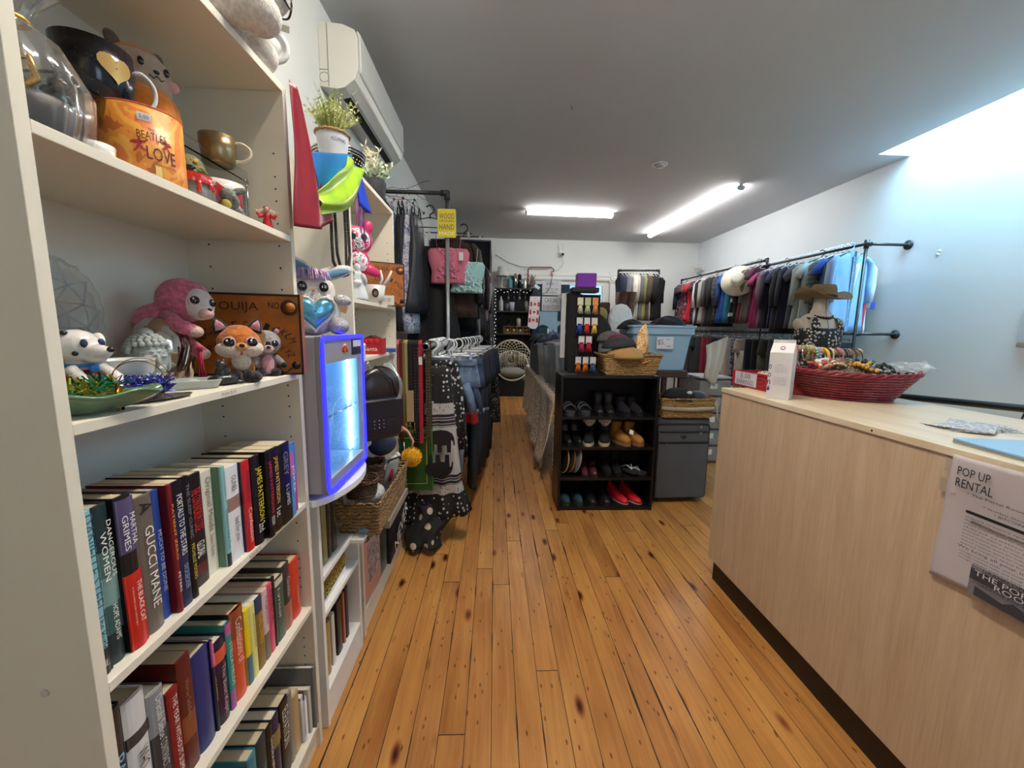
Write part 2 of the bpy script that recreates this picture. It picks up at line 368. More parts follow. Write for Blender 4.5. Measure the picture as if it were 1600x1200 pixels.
batten('longer LED batten light on the ceiling running towards the back wall on the right', (3.36, 8.95, CE), (3.5, 5.9, CE))
batten('LED batten light on the ceiling over the sales floor near the camera', (.3, .75, CE), (.3, 1.95, CE), led=ledw)
t = thing('smoke_detector', 'round white smoke detector on the grey ceiling', 'smoke detector', at(1031, 256, Z=CE))
B().lathe([(.09, 0), (.09, -.014), (.075, -.02), (.07, -.012)], 28).obj('base', mat('#cfcfcc', .5), t)
B().lathe([(.068, -.012), (.066, -.03), (.05, -.042), (.001, -.045)], 28).obj('cover', mat('#bdbdba', .5), t)
b = B(); b.tube([(0, 0, 0), (0, 0, -.02), (.008, 0, -.03), (.014, 0, -.022)], .003, 6); b.obj('ceiling_hook', mat('#3a3836', .5, .5), loc=at(893, 165, Z=CE), label='tiny dark hook screwed into the ceiling', cat='hook')
# security camera on the back wall
t = thing('security_camera', 'small white security camera with two antennas high on the back wall', 'camera', (1.55, YB, 3.28))
B().box(-.05, -.03, -.09, .05, 0, .07).obj('mount', mat('#d8d8d6', .4), t, bev=.01)
B().ell((0.02, -.07, -.02), (.055, .06, .055)).obj('camera_head', mat('#c7c8c8', .4), t)
B().cyl((.03, -.12, -.03), (.03, -.135, -.03), .028).obj('lens', mat('#0c0c0e', .1), t)
for s in (-1, 1): B().cyl((s*.03, -.01, .06), (s*.075, -.01, .22), .007).obj('antenna', mat('#d0d0ce', .4), t)
pts = [(1.6, YB-.03, 3.18), (1.62, YB-.01, 3.05), (1.56, YB-.01, 2.97), (1.5, YB-.02, 2.9), (1.32, YB-.02, 2.86)]
B().tube(pts, .005, 6).obj('power_cord', mat('#8d8d8b', .6), label='thin white cord dropping from the security camera down the back wall', cat='cord')
t = thing('security_camera', 'white dome camera in the far right corner where the walls meet', 'camera', (XR-.02, 9.5, 2.98))
B().box(-.05, -.05, -.06, .02, .05, .06).obj('mount', mat('#d8d8d6', .4), t, bev=.01)
B().ell((-.11, 0, -.02), (.085, .085, .085)).obj('camera_head', mat('#c9caca', .3), t)
B().cyl((-.13, -.08, -.03), (-.28, -.1, .0), .008).obj('antenna', mat('#d0d0ce', .4), t)
# ---------------------------------------------------------------- bookcases along the left wall
lam = mat('#e2dccb', .55, name='white_laminate'); lamin = mat('#dad5cb', .6); hole = mat('#1c1a18', .8)
A0 = -.615
def bookcase(name, label, y0, y1, ztop, shelves, depth=.31, th=.02, mark=None, front=A0, back=True, holes=True, sideth=.02):
    t = thing(name, label, 'bookcase', (front, y0, 0)); W = y1-y0; D = depth; st = sideth
    B().box(-D, 0, 0, 0, st, ztop).obj('side_panel', lam, t, bev=.0012)
    B().box(-D, st, ztop-th, 0, W-st, ztop).obj('top_panel', lam, t, bev=.0012)
    if back: B().box(-D, st, .02, -D+.005, W-st, ztop-th).obj('back_panel', lamin, t)
    for z in shelves: B().box(-D+.006, st+.0008, z-.018, -.001, W-st-.0008, z).obj('shelf', lam, t, bev=.0012)
    B().box(-.03, st, 0, -.012, W-st, shelves[-1]-.018).obj('kick_board', lam, t)
    if holes:
        h = B(); z = .2
        while z < ztop-.15:
            if all(abs(z-s) > .03 for s in shelves):
                for x in (-.035, -D+.07): h.cyl((x, W-st-.0006, z), (x, W-st+.002, z), .0026, n=8)
            z += .064 if (int(z*10) % 3) else .034
        h2 = B(); h2.v, h2.f, h2.sm = h.v, h.f, h.sm; h2.mi = [1]*len(h.f); h2.box(-D, W-st, 0, 0, W, ztop); h2.obj('side_panel', [lam, hole], t)
    else: B().box(-D, W-st, 0, 0, W, ztop).obj('side_panel', lam, t, bev=.0012)
    return t
Z1, Z2, Z3, Z4, Z5 = 1.765, 1.351, .924, .55, .095
bcase = bookcase('bookcase', 'tall white bookcase nearest the camera filled with trinkets and books', .575, 1.292, 2.181, [Z1, Z2, Z3, Z4, Z5])
sc_ = B(); sc_.lathe([(.006, 0), (.005, .003), (.001, .004)], 12, M=Matrix.Translation((-.075, 0, .93)) @ Matrix.Rotation(pi/2, 4, 'X')); sc_.obj('screw_cap', mat('#cfcac2', .4), bcase)
blk = mat('#25232a', .6)
for s_, y_, z_, yy in ((Z3, .62, .009, .42), (Z2, 1.03, .009, .33)):
    M_ = frame((.0, .99-.575 if s_ == Z3 else .94-.575, s_-.009), (0, 1, 0), (0, 0, 1)); txt('Books $5.00' if s_ == Z3 else 'from $10', .05, .008, M_, mat('#6b6a86', .7), bcase)
bc3 = bookcase('bookcase', 'second tall white bookcase beyond the glowing mini fridge', 1.78, 2.53, 2.181, [1.62, 1.352, .93, .50, .13])
# low white stand between the bookcases
low = thing('low_shelf', 'low white shelf with a bowed top carrying the mini fridge', 'shelf', (-.61, 1.335, 0))
whp = mat('#e8e8e6', .45)
B().box(-.30, 0, 0, 0, .02, .888).obj('side_panel', whp, low, bev=.001)
B().box(-.30, .375, 0, 0, .395, .60).obj('side_panel', whp, low, bev=.001)
B().box(-.30, .395, .60, -.02, .41, .888).obj('side_panel', whp, low, bev=.001)
pts = [(-.30, -.035)] + [(.0+.085*sin(pi*i/14)**.6, -.035+.47*i/14) for i in range(15)] + [(-.30, .435)]
B().prism(pts, .888, .914, 'z').obj('top_panel', whp, low, bev=.003)
for z in (.60, .455, .14): B().box(-.29, .021, z-.018, 0, .374, z).obj('shelf', whp, low, bev=.001)
B().box(.0005, .28, .582, .056, .5, .598).obj('side_ledge', whp, low, bev=.001)
B().box(-.02, .02, 0, -.004, .375, .12).obj('kick_board', whp, low)
B().lathe([(.006, 0), (.005, .003), (.001, .004)], 12, M=Matrix.Translation((-.05, 0, .1)) @ Matrix.Rotation(pi/2, 4, 'X')).obj('screw_cap', mat('#cfcac2', .4), low)
# ---------------------------------------------------------------- books
pg = [mat('#cdbf9f', .9, bump=.3, bs=300, aniso=(1, 8, 1)), mat('#e6dfcc', .9, bump=.3, bs=300, aniso=(1, 8, 1)), mat('#b7a98c', .9, bump=.3, bs=300, aniso=(1, 8, 1))]
def book(y0, y1, X, z0, h, cov, titles, label, D=.15, page=0, bands=(), board=None, group=None, hard=False, lean=0):
    w = y1-y0-.0012; y0 += .0006
    t = thing('book', label, 'book', (X, y0, z0+.0002), group=group, rot=(lean, 0, 0))
    bt = .0024 if hard else .0011
    cm = mat(cov, .38, coat=.15) if isinstance(cov, str) else cov; bm_ = mat(board, .45) if board else cm
    c = B(); n = 7; bul = .005 if hard else .0012       # spine cross-section as a rounded strip
    out = [(-.004+bul*sin(pi*i/n)+.004*(1 if 0 < i < n else .6), w*i/n) for i in range(n+1)]
    out = [(x-bul, y) for x, y in out]; inn = [(-.008, w), (-.008, 0)]
    c.prism(out+inn, 0, h, 'z'); c.cur = 1
    c.box(-D, 0, 0, -.007, bt, h); c.box(-D, w-bt, 0, -.007, w, h)
    mats = [cm, bm_]; c.cur = 0
    for (f0, f1, bc) in bands:
        mats.append(mat(bc, .4)); c.cur = len(mats)-1
        o2 = [(x+.0003, y) for x, y in out]; c.prism(o2+[(-.003, w), (-.003, 0)], h*(1-f1), h*(1-f0), 'z')
    c.obj('cover', mats, t)
    e = .004 if hard else .0005
    B().box(-D+e, bt, e, -.008, w-bt, h-e).obj('pages', pg[page], t)
    for T in titles:
        s, f0, f1, wf, tc = T[:5]; yo = T[5] if len(T) > 5 else .5
        L = (f1-f0)*h; M_ = frame((.0014, w*yo, h*(1-(f0+f1)/2)), (0, 0, -1), (0, 1, 0)); txt(s, L, w*wf, M_, mat(tc, .5), t)
    return t
Wh, Bk, Yl, Rd = '#f0ece4', '#17161b', '#ecd534', '#c3202b'
def row(xs, z0, specs, place, grp):
    n = len(specs)
    for i, s in enumerate(specs):
        desc, cov, tit = s[:3]; k = dict(s[3]) if len(s) > 3 else {}
        y0, y1, X, h = xs[i]; 
        nb = specs[i-1][0] if i else None
        lb = desc+' on the '+place+(', right of the '+short(nb) if nb else ', first on the left'); book(y0, y1, X, z0, h, cov, tit, fit(lb), group=grp, **k)
def short(d): return ' '.join(d.split()[:4])
def fit(l, n=16):
    return ' '.join(l.split()[:n])
S3 = [
 ('pale blue hardcover with large author name', '#8fc3cc', [('DANIELLE STEEL', .02, .60, .62, '#2f5f74'), ('The Butler', .62, .86, .6, '#27485c'), ('a novel', .90, .94, .4, Wh)], dict(hard=True, bands=[(.84, 1, '#1e2428')])),
 ('grey green novel with a red rose', '#22383c', [('DANGEROUS', .1, .45, .26, Wh, .72), ('WOMEN', .16, .46, .34, Wh, .33), ('HOPE ADAMS', .62, .85, .3, Wh, .5)], dict(hard=True, bands=[(.28, .44, '#557770'), (.44, .62, '#7d9d97'), (.62, .8, '#40605f')])),
 ('black hardcover with purple and red labels', '#1b1a1f', [('MARTHA', .12, .32, .3, Wh, .72), ('GRIMES', .12, .34, .34, Wh, .3), ('THE BLACK CAT', .56, .84, .28, Wh, .66), ('A RICHARD JURY MYSTERY', .58, .84, .12, '#f2c9b8', .25)], dict(hard=True, bands=[(.02, .36, '#5b5378'), (.5, .995, '#c5291f')])),
 ('thick taupe biography with spaced white letters', '#6d645c', [('GUCCI MANE', .22, .82, .42, Wh, .55), ('A', .04, .12, .6, '#2c2428')], dict(hard=True, page=0, board='#4d5a66')),
 ('bright blue slim paperback', '#27489a', [('MUCH TO BE DONE', .3, .78, .42, '#c8d8f0')], dict(page=2)),
 ('dark red thriller with orange title', '#7c1620', [('PATIENT ZERO', .15, .58, .5, '#f0a423'), ('PETERS', .68, .84, .5, Wh)], dict(board='#6e0f18')),
 ('starry navy novel with white title', '#1d2a52', [('PORTALS TO THE STARS', .1, .58, .5, Wh), ('DICKSECKER', .66, .86, .4, '#a8b6d8')], dict(bands=[(0, .2, '#15141c')])),
 ('black novel with faint title', '#101014', [('THE SLEEP CLINIC', .06, .5, .5, '#7e879b'), ('MICHELLE YOUNG', .55, .84, .55, '#d7c54e')], {}),
 ('black and red code book with a yellow strip', '#17151a', [('THE CONUNDRUM CODE', .12, .5, .45, '#dd2f34', .62), ('GLOBAL', .6, .74, .4, Wh, .62)], dict(bands=[(.8, .9, '#5a1c28')])),
 ('cream paperback with thin grey title', '#ddd8c8', [('Original Minds', .06, .58, .5, '#6a665c'), ('Eleanor Wachtel', .62, .82, .26, '#6a665c')], dict(page=1)),
 ('light aqua novel with sage green cover board', '#8fc6c9', [('TARRYN FISHER', .05, .3, .3, '#3f7883'), ('Someone Like You', .42, .82, .55, '#1d5a72')], dict(board='#6b9479', bands=[(.87, 1, '#22303a')])),
 ('white novel with a small embracing couple', '#e4e4ea', [('OLINES', .1, .26, .36, '#3a3a44'), ('bad for you', .55, .8, .42, '#4a4a55')], dict(page=1, bands=[(.32, .46, '#9a7a72')])),
 ('red spined thriller with navy cover', '#c2252a', [('PATTERSON', .12, .45, .4, '#5d2c66'), ('Confession', .52, .9, .5, Wh)], dict(board='#1d2a52')),
 ('black thriller with bold yellow author name', '#14111f', [('JAMES PATTERSON', .13, .74, .75, '#e8d53a'), ('2nd', .76, .86, .7, Wh)], dict(hard=True)),
 ('black thriller with bold red author name', '#120f18', [('JAMES PATTERSON', .12, .72, .75, '#d3242c'), ('CROSS DOWN', .76, .86, .6, Wh)], {}),
 ('black thriller with golden author name', '#17121b', [('JAMES PATTERSON', .1, .66, .6, '#e7b93e'), ('1st', .72, .82, .6, Wh)], dict(bands=[(.995, 1, '#e0b840')])),
 ('black novel beside a sky blue cover edge', '#101116', [('GREY', .1, .4, .4, '#88898f'), ('E L JAMES', .52, .78, .35, '#d6d6d6')], dict(board='#2f9ec4')),
 ('blue and pink romance paperback', '#4a8fc2', [('JOKER', .3, .7, .6, Wh)], dict(bands=[(.12, .45, '#c15f94')])),
 ('thin magenta paperback', '#c22f86', [], dict(bands=[(0, .5, '#3f7fc0')])),
 ('thin pale pamphlet', '#d9d9d6', [], {}),
]
yy = [.598, .6265, .657, .691, .735, .756, .768, .797, .814, .872, .912, .927, .975, 1.004, 1.043, 1.069, 1.109, 1.172, 1.2, 1.225, 1.231]
XX = [-.633, -.637, -.628, -.632, -.64, -.625, -.627, -.627, -.645, -.65, -.63, -.63, -.62, -.614, -.602, -.604, -.604, -.608, -.615, -.62]
HH = [.283, .281, .284, .266, .262, .267, .265, .267, .254, .247, .248, .238, .238, .24, .242, .24, .237, .225, .216, .2]
# spread the tight neighbours evenly
row([(yy[i], yy[i+1], XX[i], HH[i]) for i in range(20)], Z3, S3, 'third shelf', 'books on the shelf below the plush toys')
S4 = [
 ('dark thriller with blue lettering', '#231f22', [('PATRICIA', .3, .75, .5, '#7fb4d8')], dict(page=2, hard=True)),
 ('fat white hardcover with a black bird', '#d6d6d6', [('WHO', .38, .52, .5, '#2a2a2c'), ('SPEAKS FOR THE', .55, .9, .16, '#4a4a4c')], dict(page=2, hard=True, bands=[(.24, .32, '#3a3a3c')])),
 ('silver grey gothic hardcover', '#8d9196', [('Dracula Sense', .04, .4, .4, '#dfe2e6'), ('CONTRACT', .42, .66, .4, '#c8cace')], dict(page=1, hard=True, board='#55565a', bands=[(.35, 1, '#3a3b3e')])),
 ('deep red paperback with white title', '#8b1a1e', [('THE YEAR WITHOUT SUMMER', .06, .95, .4, Wh)], dict(page=0)),
 ('maroon historical novel', '#5e1c1a', [('Horse Soldiers', .2, .55, .3, '#a97a64')], dict(page=2, bands=[(.5, .72, '#8a4a2c')])),
 ('worn navy blue hardcover', '#1e2f72', [], dict(page=0, hard=True, board='#0f1740')),
 ('dark blue mystery with a pink label', '#1a1a3c', [('BRONDE', .05, .26, .5, '#f0c8e0'), ('ON A MISSION', .4, .66, .4, '#c8cf4a')], dict(bands=[(0, .28, '#c65a9c')])),
 ('dark purple novel with orange flash', '#2a1436', [('The Best Kept', .3, .9, .4, '#d6a4b8')], dict(hard=True, page=1, board='#1c1552', bands=[(.1, .25, '#d6553a')])),
 ('teal book with white author name', '#2c8f88', [('STELLA FIELDS', .22, .72, .55, '#bfe4dc')], dict(bands=[(0, .14, '#b25a94'), (.78, 1, '#a05a9a')])),
 ('orange spined book behind a black cover', '#d5502c', [('Confessions of', .1, .6, .5, '#f0d7c4')], dict(hard=True, board='#111114', bands=[(0, .3, '#9a4a2c')])),
 ('bright yellow and slate guide book', '#e8cf1c', [('Trials', .05, .2, .4, Wh)], dict(bands=[(.62, 1, '#3f6f86')])),
 ('pale yellow paperback', '#dfdc8c', [('ANN WHITE HUMOR', .12, .6, .4, '#8c8a4c')], dict(page=1)),
 ('navy crime novel with yellow author name', '#26395e', [('MICHAEL CONNELLY', .2, .66, .55, '#f0b93a')], dict(page=1, bands=[(.2, 1, '#8a6a34')])),
 ('pale pink romance', '#ddb9bc', [('Nightlife', .1, .5, .5, '#7c5a62')], dict(bands=[(.62, 1, '#7a6a60')])),
 ('hot pink and black paperback', '#e0506e', [('BURGUNDY HELL', .08, .6, .6, '#5c1428')], {}),
 ('black paperback with faint letters', '#231d24', [('CAN PINTER', .2, .75, .5, '#6a646c')], {}),
 ('white and forest green novel', '#3c5a4a', [('Lyrical', .15, .6, .3, '#dfe4df', .25)], dict(page=0, bands=[(0, .1, '#cfc8b0')])),
 ('charcoal literary novel with a portrait', '#3c3838', [('Chronicles', .2, .5, .4, '#d0c8c0')], dict(page=0, hard=True, bands=[(.6, 1, '#a0685a')])),
 ('red hardcover at the right end', '#cf3a26', [('THE HANDMAID', .45, .78, .2, '#e8a89a')], dict(hard=True, page=0, board='#a3161a')),
]
y4 = [.598, .637, .683, .722, .751, .789, .844, .853, .895, .915, .964, .988, 1.012, 1.045, 1.072, 1.096, 1.11, 1.155, 1.2, 1.262]
h4 = [.3, .286, .253, .222, .263, .237, .233, .213, .233, .244, .214, .21, .208, .212, .212, .22, .2, .215, .199]
row([(y4[i], y4[i+1], -.64, h4[i]) for i in range(19)], Z4, S4, 'fourth shelf', 'books on the second lowest shelf')
S5 = [
 ('black hardcover', '#17171b', [], dict(page=2, hard=True)),
 ('charcoal hardcover', '#222226', [('NOVEL', .2, .6, .3, '#8a8a8c')], dict(page=2, hard=True)),
 ('black hardcover with cream pages', '#141418', [], dict(page=0, hard=True)),
 ('brown hardcover', '#33261f', [], dict(page=2, hard=True)),
 ('black hardcover with rounded corners', '#151519', [], dict(page=2, hard=True)),
 ('blue novel with rounded spine', '#3a8296', [('HUNT', .3, .6, .4, Wh)], dict(page=0, hard=True)),
 ('dark teal hardcover', '#173840', [('THE DYLAN', .3, .8, .3, '#7aa09c')], dict(page=0, hard=True)),
 ('black novel with white author name', '#101014', [('SANDRA BROWN', .15, .75, .4, '#dcdcdc')], dict(page=0, hard=True)),
 ('violet novel with a gold emblem', '#2f2648', [], dict(page=1, hard=True, bands=[(.2, .4, '#8a7f4a')])),
 ('black paperback with bold white title', '#120f10', [('ELEVATION', .1, .6, .7, '#e8e4dc')], dict(page=0)),
 ('grey ring binder', '#84827e', [], dict(page=2)),
 ('yellowed tan paperback', '#b99a6a', [], dict(page=0)),
]
y5 = [.598, .66, .73, .79, .85, .935, .973, 1.02, 1.05, 1.088, 1.135, 1.16, 1.2]
h5 = [.22, .225, .23, .235, .24, .258, .262, .256, .255, .258, .25, .212]
row([(y5[i], y5[i+1], -.64, h5[i]) for i in range(12)], Z5, S5, 'bottom shelf', 'books on the bottom shelf')
t = thing('notebook', 'spiral bound notebook with white coils on the bottom shelf', 'notebook', (-.63, 1.202, Z5))
B().box(-.16, 0, 0, -.012, .022, .165).obj('pages', mat('#e2e0dc', .8, bump=.3, bs=300, aniso=(1, 9, 1)), t)
B().box(-.165, -.0015, 0, -.008, 0, .17).obj('cover', mat('#8e9aa2', .4), t); B().box(-.165, .022, 0, -.008, .0235, .17).obj('back_cover', mat('#5a2a3c', .4), t)
b = B()
for i in range(30): b.ring((-.01, .011, .006+i*.0052), .0135, .0011, 14, 5)
b.obj('coil', mat('#f2f0f2', .3), t)
book(1.232, 1.25, -.625, Z5, .17, '#c8c4ba', [], 'cream magazine standing on the bottom shelf right of the spiral notebook', page=1)
book(1.252, 1.264, -.615, Z5, .235, '#77787a', [('1976', .02, .2, .5, '#4a4a4c')], 'tall grey folder at the right end of the bottom shelf', D=.2, page=1)
# small items: books in the low shelf
lowb = [(1.372, .03, .605, .225, '#15141a', 'black paperback on the upper shelf of the low white stand'), (1.404, .016, .605, .23, '#5f5138', 'brown edged book on the upper shelf of the low white stand'),
        (1.424, .04, .605, .242, '#8d8450', 'olive gold book on the upper shelf of the low white stand'), (1.468, .035, .605, .25, '#2c1c18', 'dark brown book on the upper shelf of the low white stand'), (1.506, .05, .605, .255, '#121216', 'thick black book on the upper shelf of the low white stand')]
for y, w_, z, h, c, l in lowb: book(y, y+w_, -.635, z, h, c, [('STORIES', .15, .6, .3, '#9a8a5a')] if c != '#15141a' else [], l, page=0, group='books on the upper shelf of the low white stand')
for y, w_, h, c, l in [(1.372, .026, .23, '#221d20', 'black book with faded edge at the left of the lowest row in the low stand'), (1.41, .045, .225, '#b08d4c', 'golden brown hardcover in the lowest row of the low stand'),
      (1.465, .028, .22, '#d8d5cc', 'white paperback in the lowest row of the low stand'), (1.515, .05, .235, '#1c1a1c', 'black book with white back text in the lowest row of the low stand'), (1.58, .02, .232, '#a5613c', 'rust coloured book in the lowest row of the low stand'), (1.61, .03, .235, '#20233c', 'navy book in the lowest row of the low stand')]:
    book(y, y+w_, -.635, .141, h, c, [], l, page=0, hard=(c == '#b08d4c'), group='books in the lowest row of the low stand')
def flatbook(loc, L, D, h, cov, tit, label, rz=0, page=1, tc=Yl):
    t = thing('book', label, 'book', loc, rz)
    b = B(); b.box(-D, 0, 0, -.002, L, .002); b.box(-D, 0, h-.002, -.002, L, h); b.box(-.005, 0, 0, 0, L, h); b.obj('cover', mat(cov, .4), t)
    B().box(-D+.004, .003, .002, -.005, L-.003, h-.002).obj('pages', pg[page], t)
    if tit: txt(tit, L*.7, h*.6, frame((.0005, L/2, h/2), (0, 1, 0), (0, 0, 1)), mat(tc, .5), t)
flatbook((-.635, 1.375, .4556), .25, .16, .022, '#e4e2de', None, 'white book lying flat at the bottom of the pile in the low stand')
flatbook((-.628, 1.37, .478), .25, .17, .03, '#2e1c24', 'NOVELS', 'dark plum book lying flat in the middle of the pile in the low stand', .03)
flatbook((-.63, 1.375, .509), .22, .15, .045, '#8f7a2c', 'ROOTS', 'gold and brown book lying flat on top of the pile in the low stand', -.03, tc='#3a1c10')
t = thing('plastic_bag', 'clear zip bag of pink and blue hair ties on the white ledge', 'bag', (-.578, 1.72, .599))
bagm = mat('#dfe9e6', .08, trans=.9, alpha=.35)
b = B(); b.grid(lambda u, v: (-.025+.075*u, -.09+.19*v, .006+.05*sin(pi*u)*sin(pi*v)**.7+.006*sin(9*u+7*v)), 12, 12); b.obj('film', bagm, t, thick=.001)
for i, (c, x, y) in enumerate((('#d85fa0', .01, 0), ('#5c9ccb', .01, -.045), ('#3d4566', .02, .05), ('#e070b0', .015, .02), ('#343a55', .01, -.02))):
    b = B(); [b.ring((x, y, .014+.006*j), (.018-.002*j), .005, 14, 6, rot=(.3*j, .2, j)) for j in range(3)]; b.obj('hair_tie', mat(c, .8), t)
B().box(-.025, .098, .004, .05, .102, .05).obj('zip_strip', mat('#2f8a66', .4), t)
# ---------------------------------------------------------------- mini fridge
fr = thing('mini_fridge', 'grey mini fridge with glowing blue door frame on the low white shelf', 'fridge', (-.555, 1.302, .9145))
gun = mat('#a3a1a6', .45)
b = B(); b.box(-.33, 0, .02, -.02, .012, .55); b.box(-.33, .388, .02, -.02, .4, .55); b.box(-.33, .012, .538, -.02, .388, .55); b.box(-.33, .012, .02, -.02, .388, .05); b.box(-.33, .012, .05, -.32, .388, .538)
b.obj('body', gun, fr, bev=.006)
B().prism([(-.2, .14), (-.2, .40), (-.185, .44), (-.16, .46), (-.13, .46), (-.105, .44), (-.09, .40), (-.09, .14), (-.11, .11), (-.18, .11)], -.003, .006, 'y').obj('side_grip', mat('#161618', .5), fr, bev=.003)
b = B(); 
for y0_, y1_, z0_, z1_ in ((0, .03, .02, .55), (.37, .4, .02, .55), (.03, .37, .46, .55), (.03, .37, .02, .065)): b.box(-.02, y0_, z0_, 0, y1_, z1_)
b.obj('door_frame', mat('#8f8e98', .4), fr)
def rrect(y0, z0, y1, z1, r, n=5):
    o = []
    for cx, cz, a in ((y1-r, z1-r, 0), (y0+r, z1-r, pi/2), (y0+r, z0+r, pi), (y1-r, z0+r, 3*pi/2)):
        for i in range(n+1): o.append((cx+r*cos(a+pi/2*i/n), cz+r*sin(a+pi/2*i/n)))
    return o
ro, ri = rrect(0, .018, .4, .552, .018), rrect(.013, .031, .387, .539, .012)
b = B(); b.loops([[(-.004, y, z) for y, z in ro], [(.005, y, z) for y, z in ro], [(.005, y, z) for y, z in ri], [(-.004, y, z) for y, z in ri]], cap=False, smooth=False, wrap=True)
b.obj('blue_light_frame', mat((.01, .01, 1.0), emit=1.6), fr)
B().box(-.014, .03, .065, -.01, .37, .46).obj('door_glass', mat('#e6f2ff', .02, trans=1), fr)
b = B(); b.box(-.316, .014, .052, -.31, .386, .537); b.box(-.31, .38, .06, -.022, .386, .53); b.box(-.31, .014, .06, -.022, .02, .53); b.box(-.31, .02, .525, -.022, .38, .531); b.box(-.31, .02, .054, -.022, .38, .06); b.obj('inner_liner', mat('#7f9fc0', .4), fr)
B().box(-.309, .15, .08, -.303, .25, .5).obj('lit_panel', mat((.35, .75, 1), emit=2.2), fr)  # emission put into the back panel for the bright interior
for y in (.03, .366):
    b = B(); 
    b.box(-.06, y-.004, .07, -.054, y+.004, .52); b.obj('wall_glow', mat((.7, .92, 1), emit=8), fr)  # glowing strips added to imitate the brightly lit inner side walls
B().box(-.3, .014, .262, -.03, .386, .27).obj('shelf', mat('#bcd6ea', .1, trans=.6), fr)
B().box(.0006, .27, .475, .0016, .375, .535).obj('door_sticker', mat('#1b1b33', .4), fr); B().box(.0018, .285, .505, .0024, .37, .53).obj('price_sticker', mat('#c9c4d4', .6), fr)
b = B(); b.lathe([(.018, 0), (.018, .001), (.001, .001)], 20, M=frame((.0006, .2, .503), (0, 1, 0), (0, 0, 1))); b.obj('sun_emblem', mat('#f2c21a', .5), fr)
b = B()
for s in (-1, 1):
    b.ell((.002, .2+s*.014, .503), (.001, .012, .007)); b.ell((.002, .2+s*.006, .510), (.001, .006, .005)); b.cyl((.002, .2+s*.02, .5), (.002, .2+s*.022, .49), .0022); b.cyl((.002, .2+s*.012, .5), (.002, .2+s*.011, .49), .0022)
b.obj('bull_emblem', mat('#c8201c', .5), fr)
b = B(); P_ = [(.10, .19), (.085, .235), (.095, .275), (.12, .295), (.16, .305), (.20, .300), (.235, .285), (.26, .262), (.285, .25), (.29, .235), (.27, .228), (.25, .222), (.235, .2), (.225, .175), (.215, .16), (.205, .178), (.19, .2), (.165, .195), (.145, .175), (.13, .15), (.118, .165), (.12, .195), (.10, .19)]
b.tube([(-.0088, y, z+.02) for y, z in P_], .0006, 4); b.tube([(-.0088, .262, .285), (-.0088, .285, .31), (-.0088, .292, .335)], .0006, 4); b.tube([(-.0088, .09, .28), (-.0088, .07, .25), (-.0088, .068, .2)], .0006, 4); b.obj('bull_outline', mat('#b9ccd8', .3), fr)
b = B(); b.cyl((-.11, .11, .272), (-.11, .11, .43), .033, n=20); b.cyl((-.11, .11, .43), (-.11, .11, .437), .03, .026, n=20)
can0 = b
def can(loc, label, c1, c2):
    t = thing('drink_can', label, 'can', loc, group='cans inside the mini fridge')
    b = B(); b.lathe([(.022, 0), (.0265, .006), (.0265, .125), (.022, .133), (.001, .133)], 22); b.obj('can_body', stripes([c1, c2], 14, 2), t)
    B().lathe([(.0215, .133), (.0215, .1345), (.001, .1345)], 18).obj('lid', mat('#c8ccd0', .25, metal=.9), t)
can((-.70, 1.42, 1.1855), 'blue and silver can upright on the glass shelf of the mini fridge', '#2a4a96', '#aebfd2')
can((-.66, 1.40, .966), 'blue and silver can standing on the floor of the mini fridge', '#27458f', '#9fb4cc')
t = thing('sticker_card', 'small card with a red emblem lying inside the fridge bottom', 'card', (-.60, 1.50, .966), .3); B().box(-.03, -.04, 0, .03, .04, .002).obj('card', mat('#d8cfe0', .5), t); txt('Red Bull', .05, .012, frame((0, 0, .0022), (0, 1, 0), (-1, 0, 0)), mat(Rd), t)
# ---------------------------------------------------------------- things on the tall bookcase
def face(p, off=0): return math.atan2(-p[0], p[1])+off
def fur(c, var=.18, bs=260, b=.5): return mat(c, .95, var=var, vs=90, bump=b, bs=bs, sheen=.3)
glassm = mat('#eef4f2', .03, trans=1, ior=1.4); acryl = mat('#f4f8f8', .02, trans=1, ior=1.25)
gloss = mat('#101014', .12, coat=.5)
def eyes(t, pts, r, ring='#e9a8c8', dirs=None):
    for i, p in enumerate(pts):
        p = Vector(p); d = Vector(dirs[i]).normalized() if dirs else Vector((.25*(1 if p.x > 0 else -1), -1, .1)).normalized()
        M_ = Matrix.Translation(p) @ d.to_track_quat('Z', 'Y').to_matrix().to_4x4()
        e = B().lathe([(r*1.28, -.3*r), (r*1.28, .05*r), (r*1.1, .22*r), (.001, .3*r)], 18, M=M_).obj('eye_rim', mat(ring, .35), t)
        B().ell((0, 0, .25*r), (r, r, .45*r), 16, 10, M=M_).obj('eye', gloss, e)
        B().ell((-.3*r, .35*r, .62*r), (.24*r, .24*r, .1*r), 8, 6, M=M_).obj('eye_glint', mat('#ffffff', .3), e)
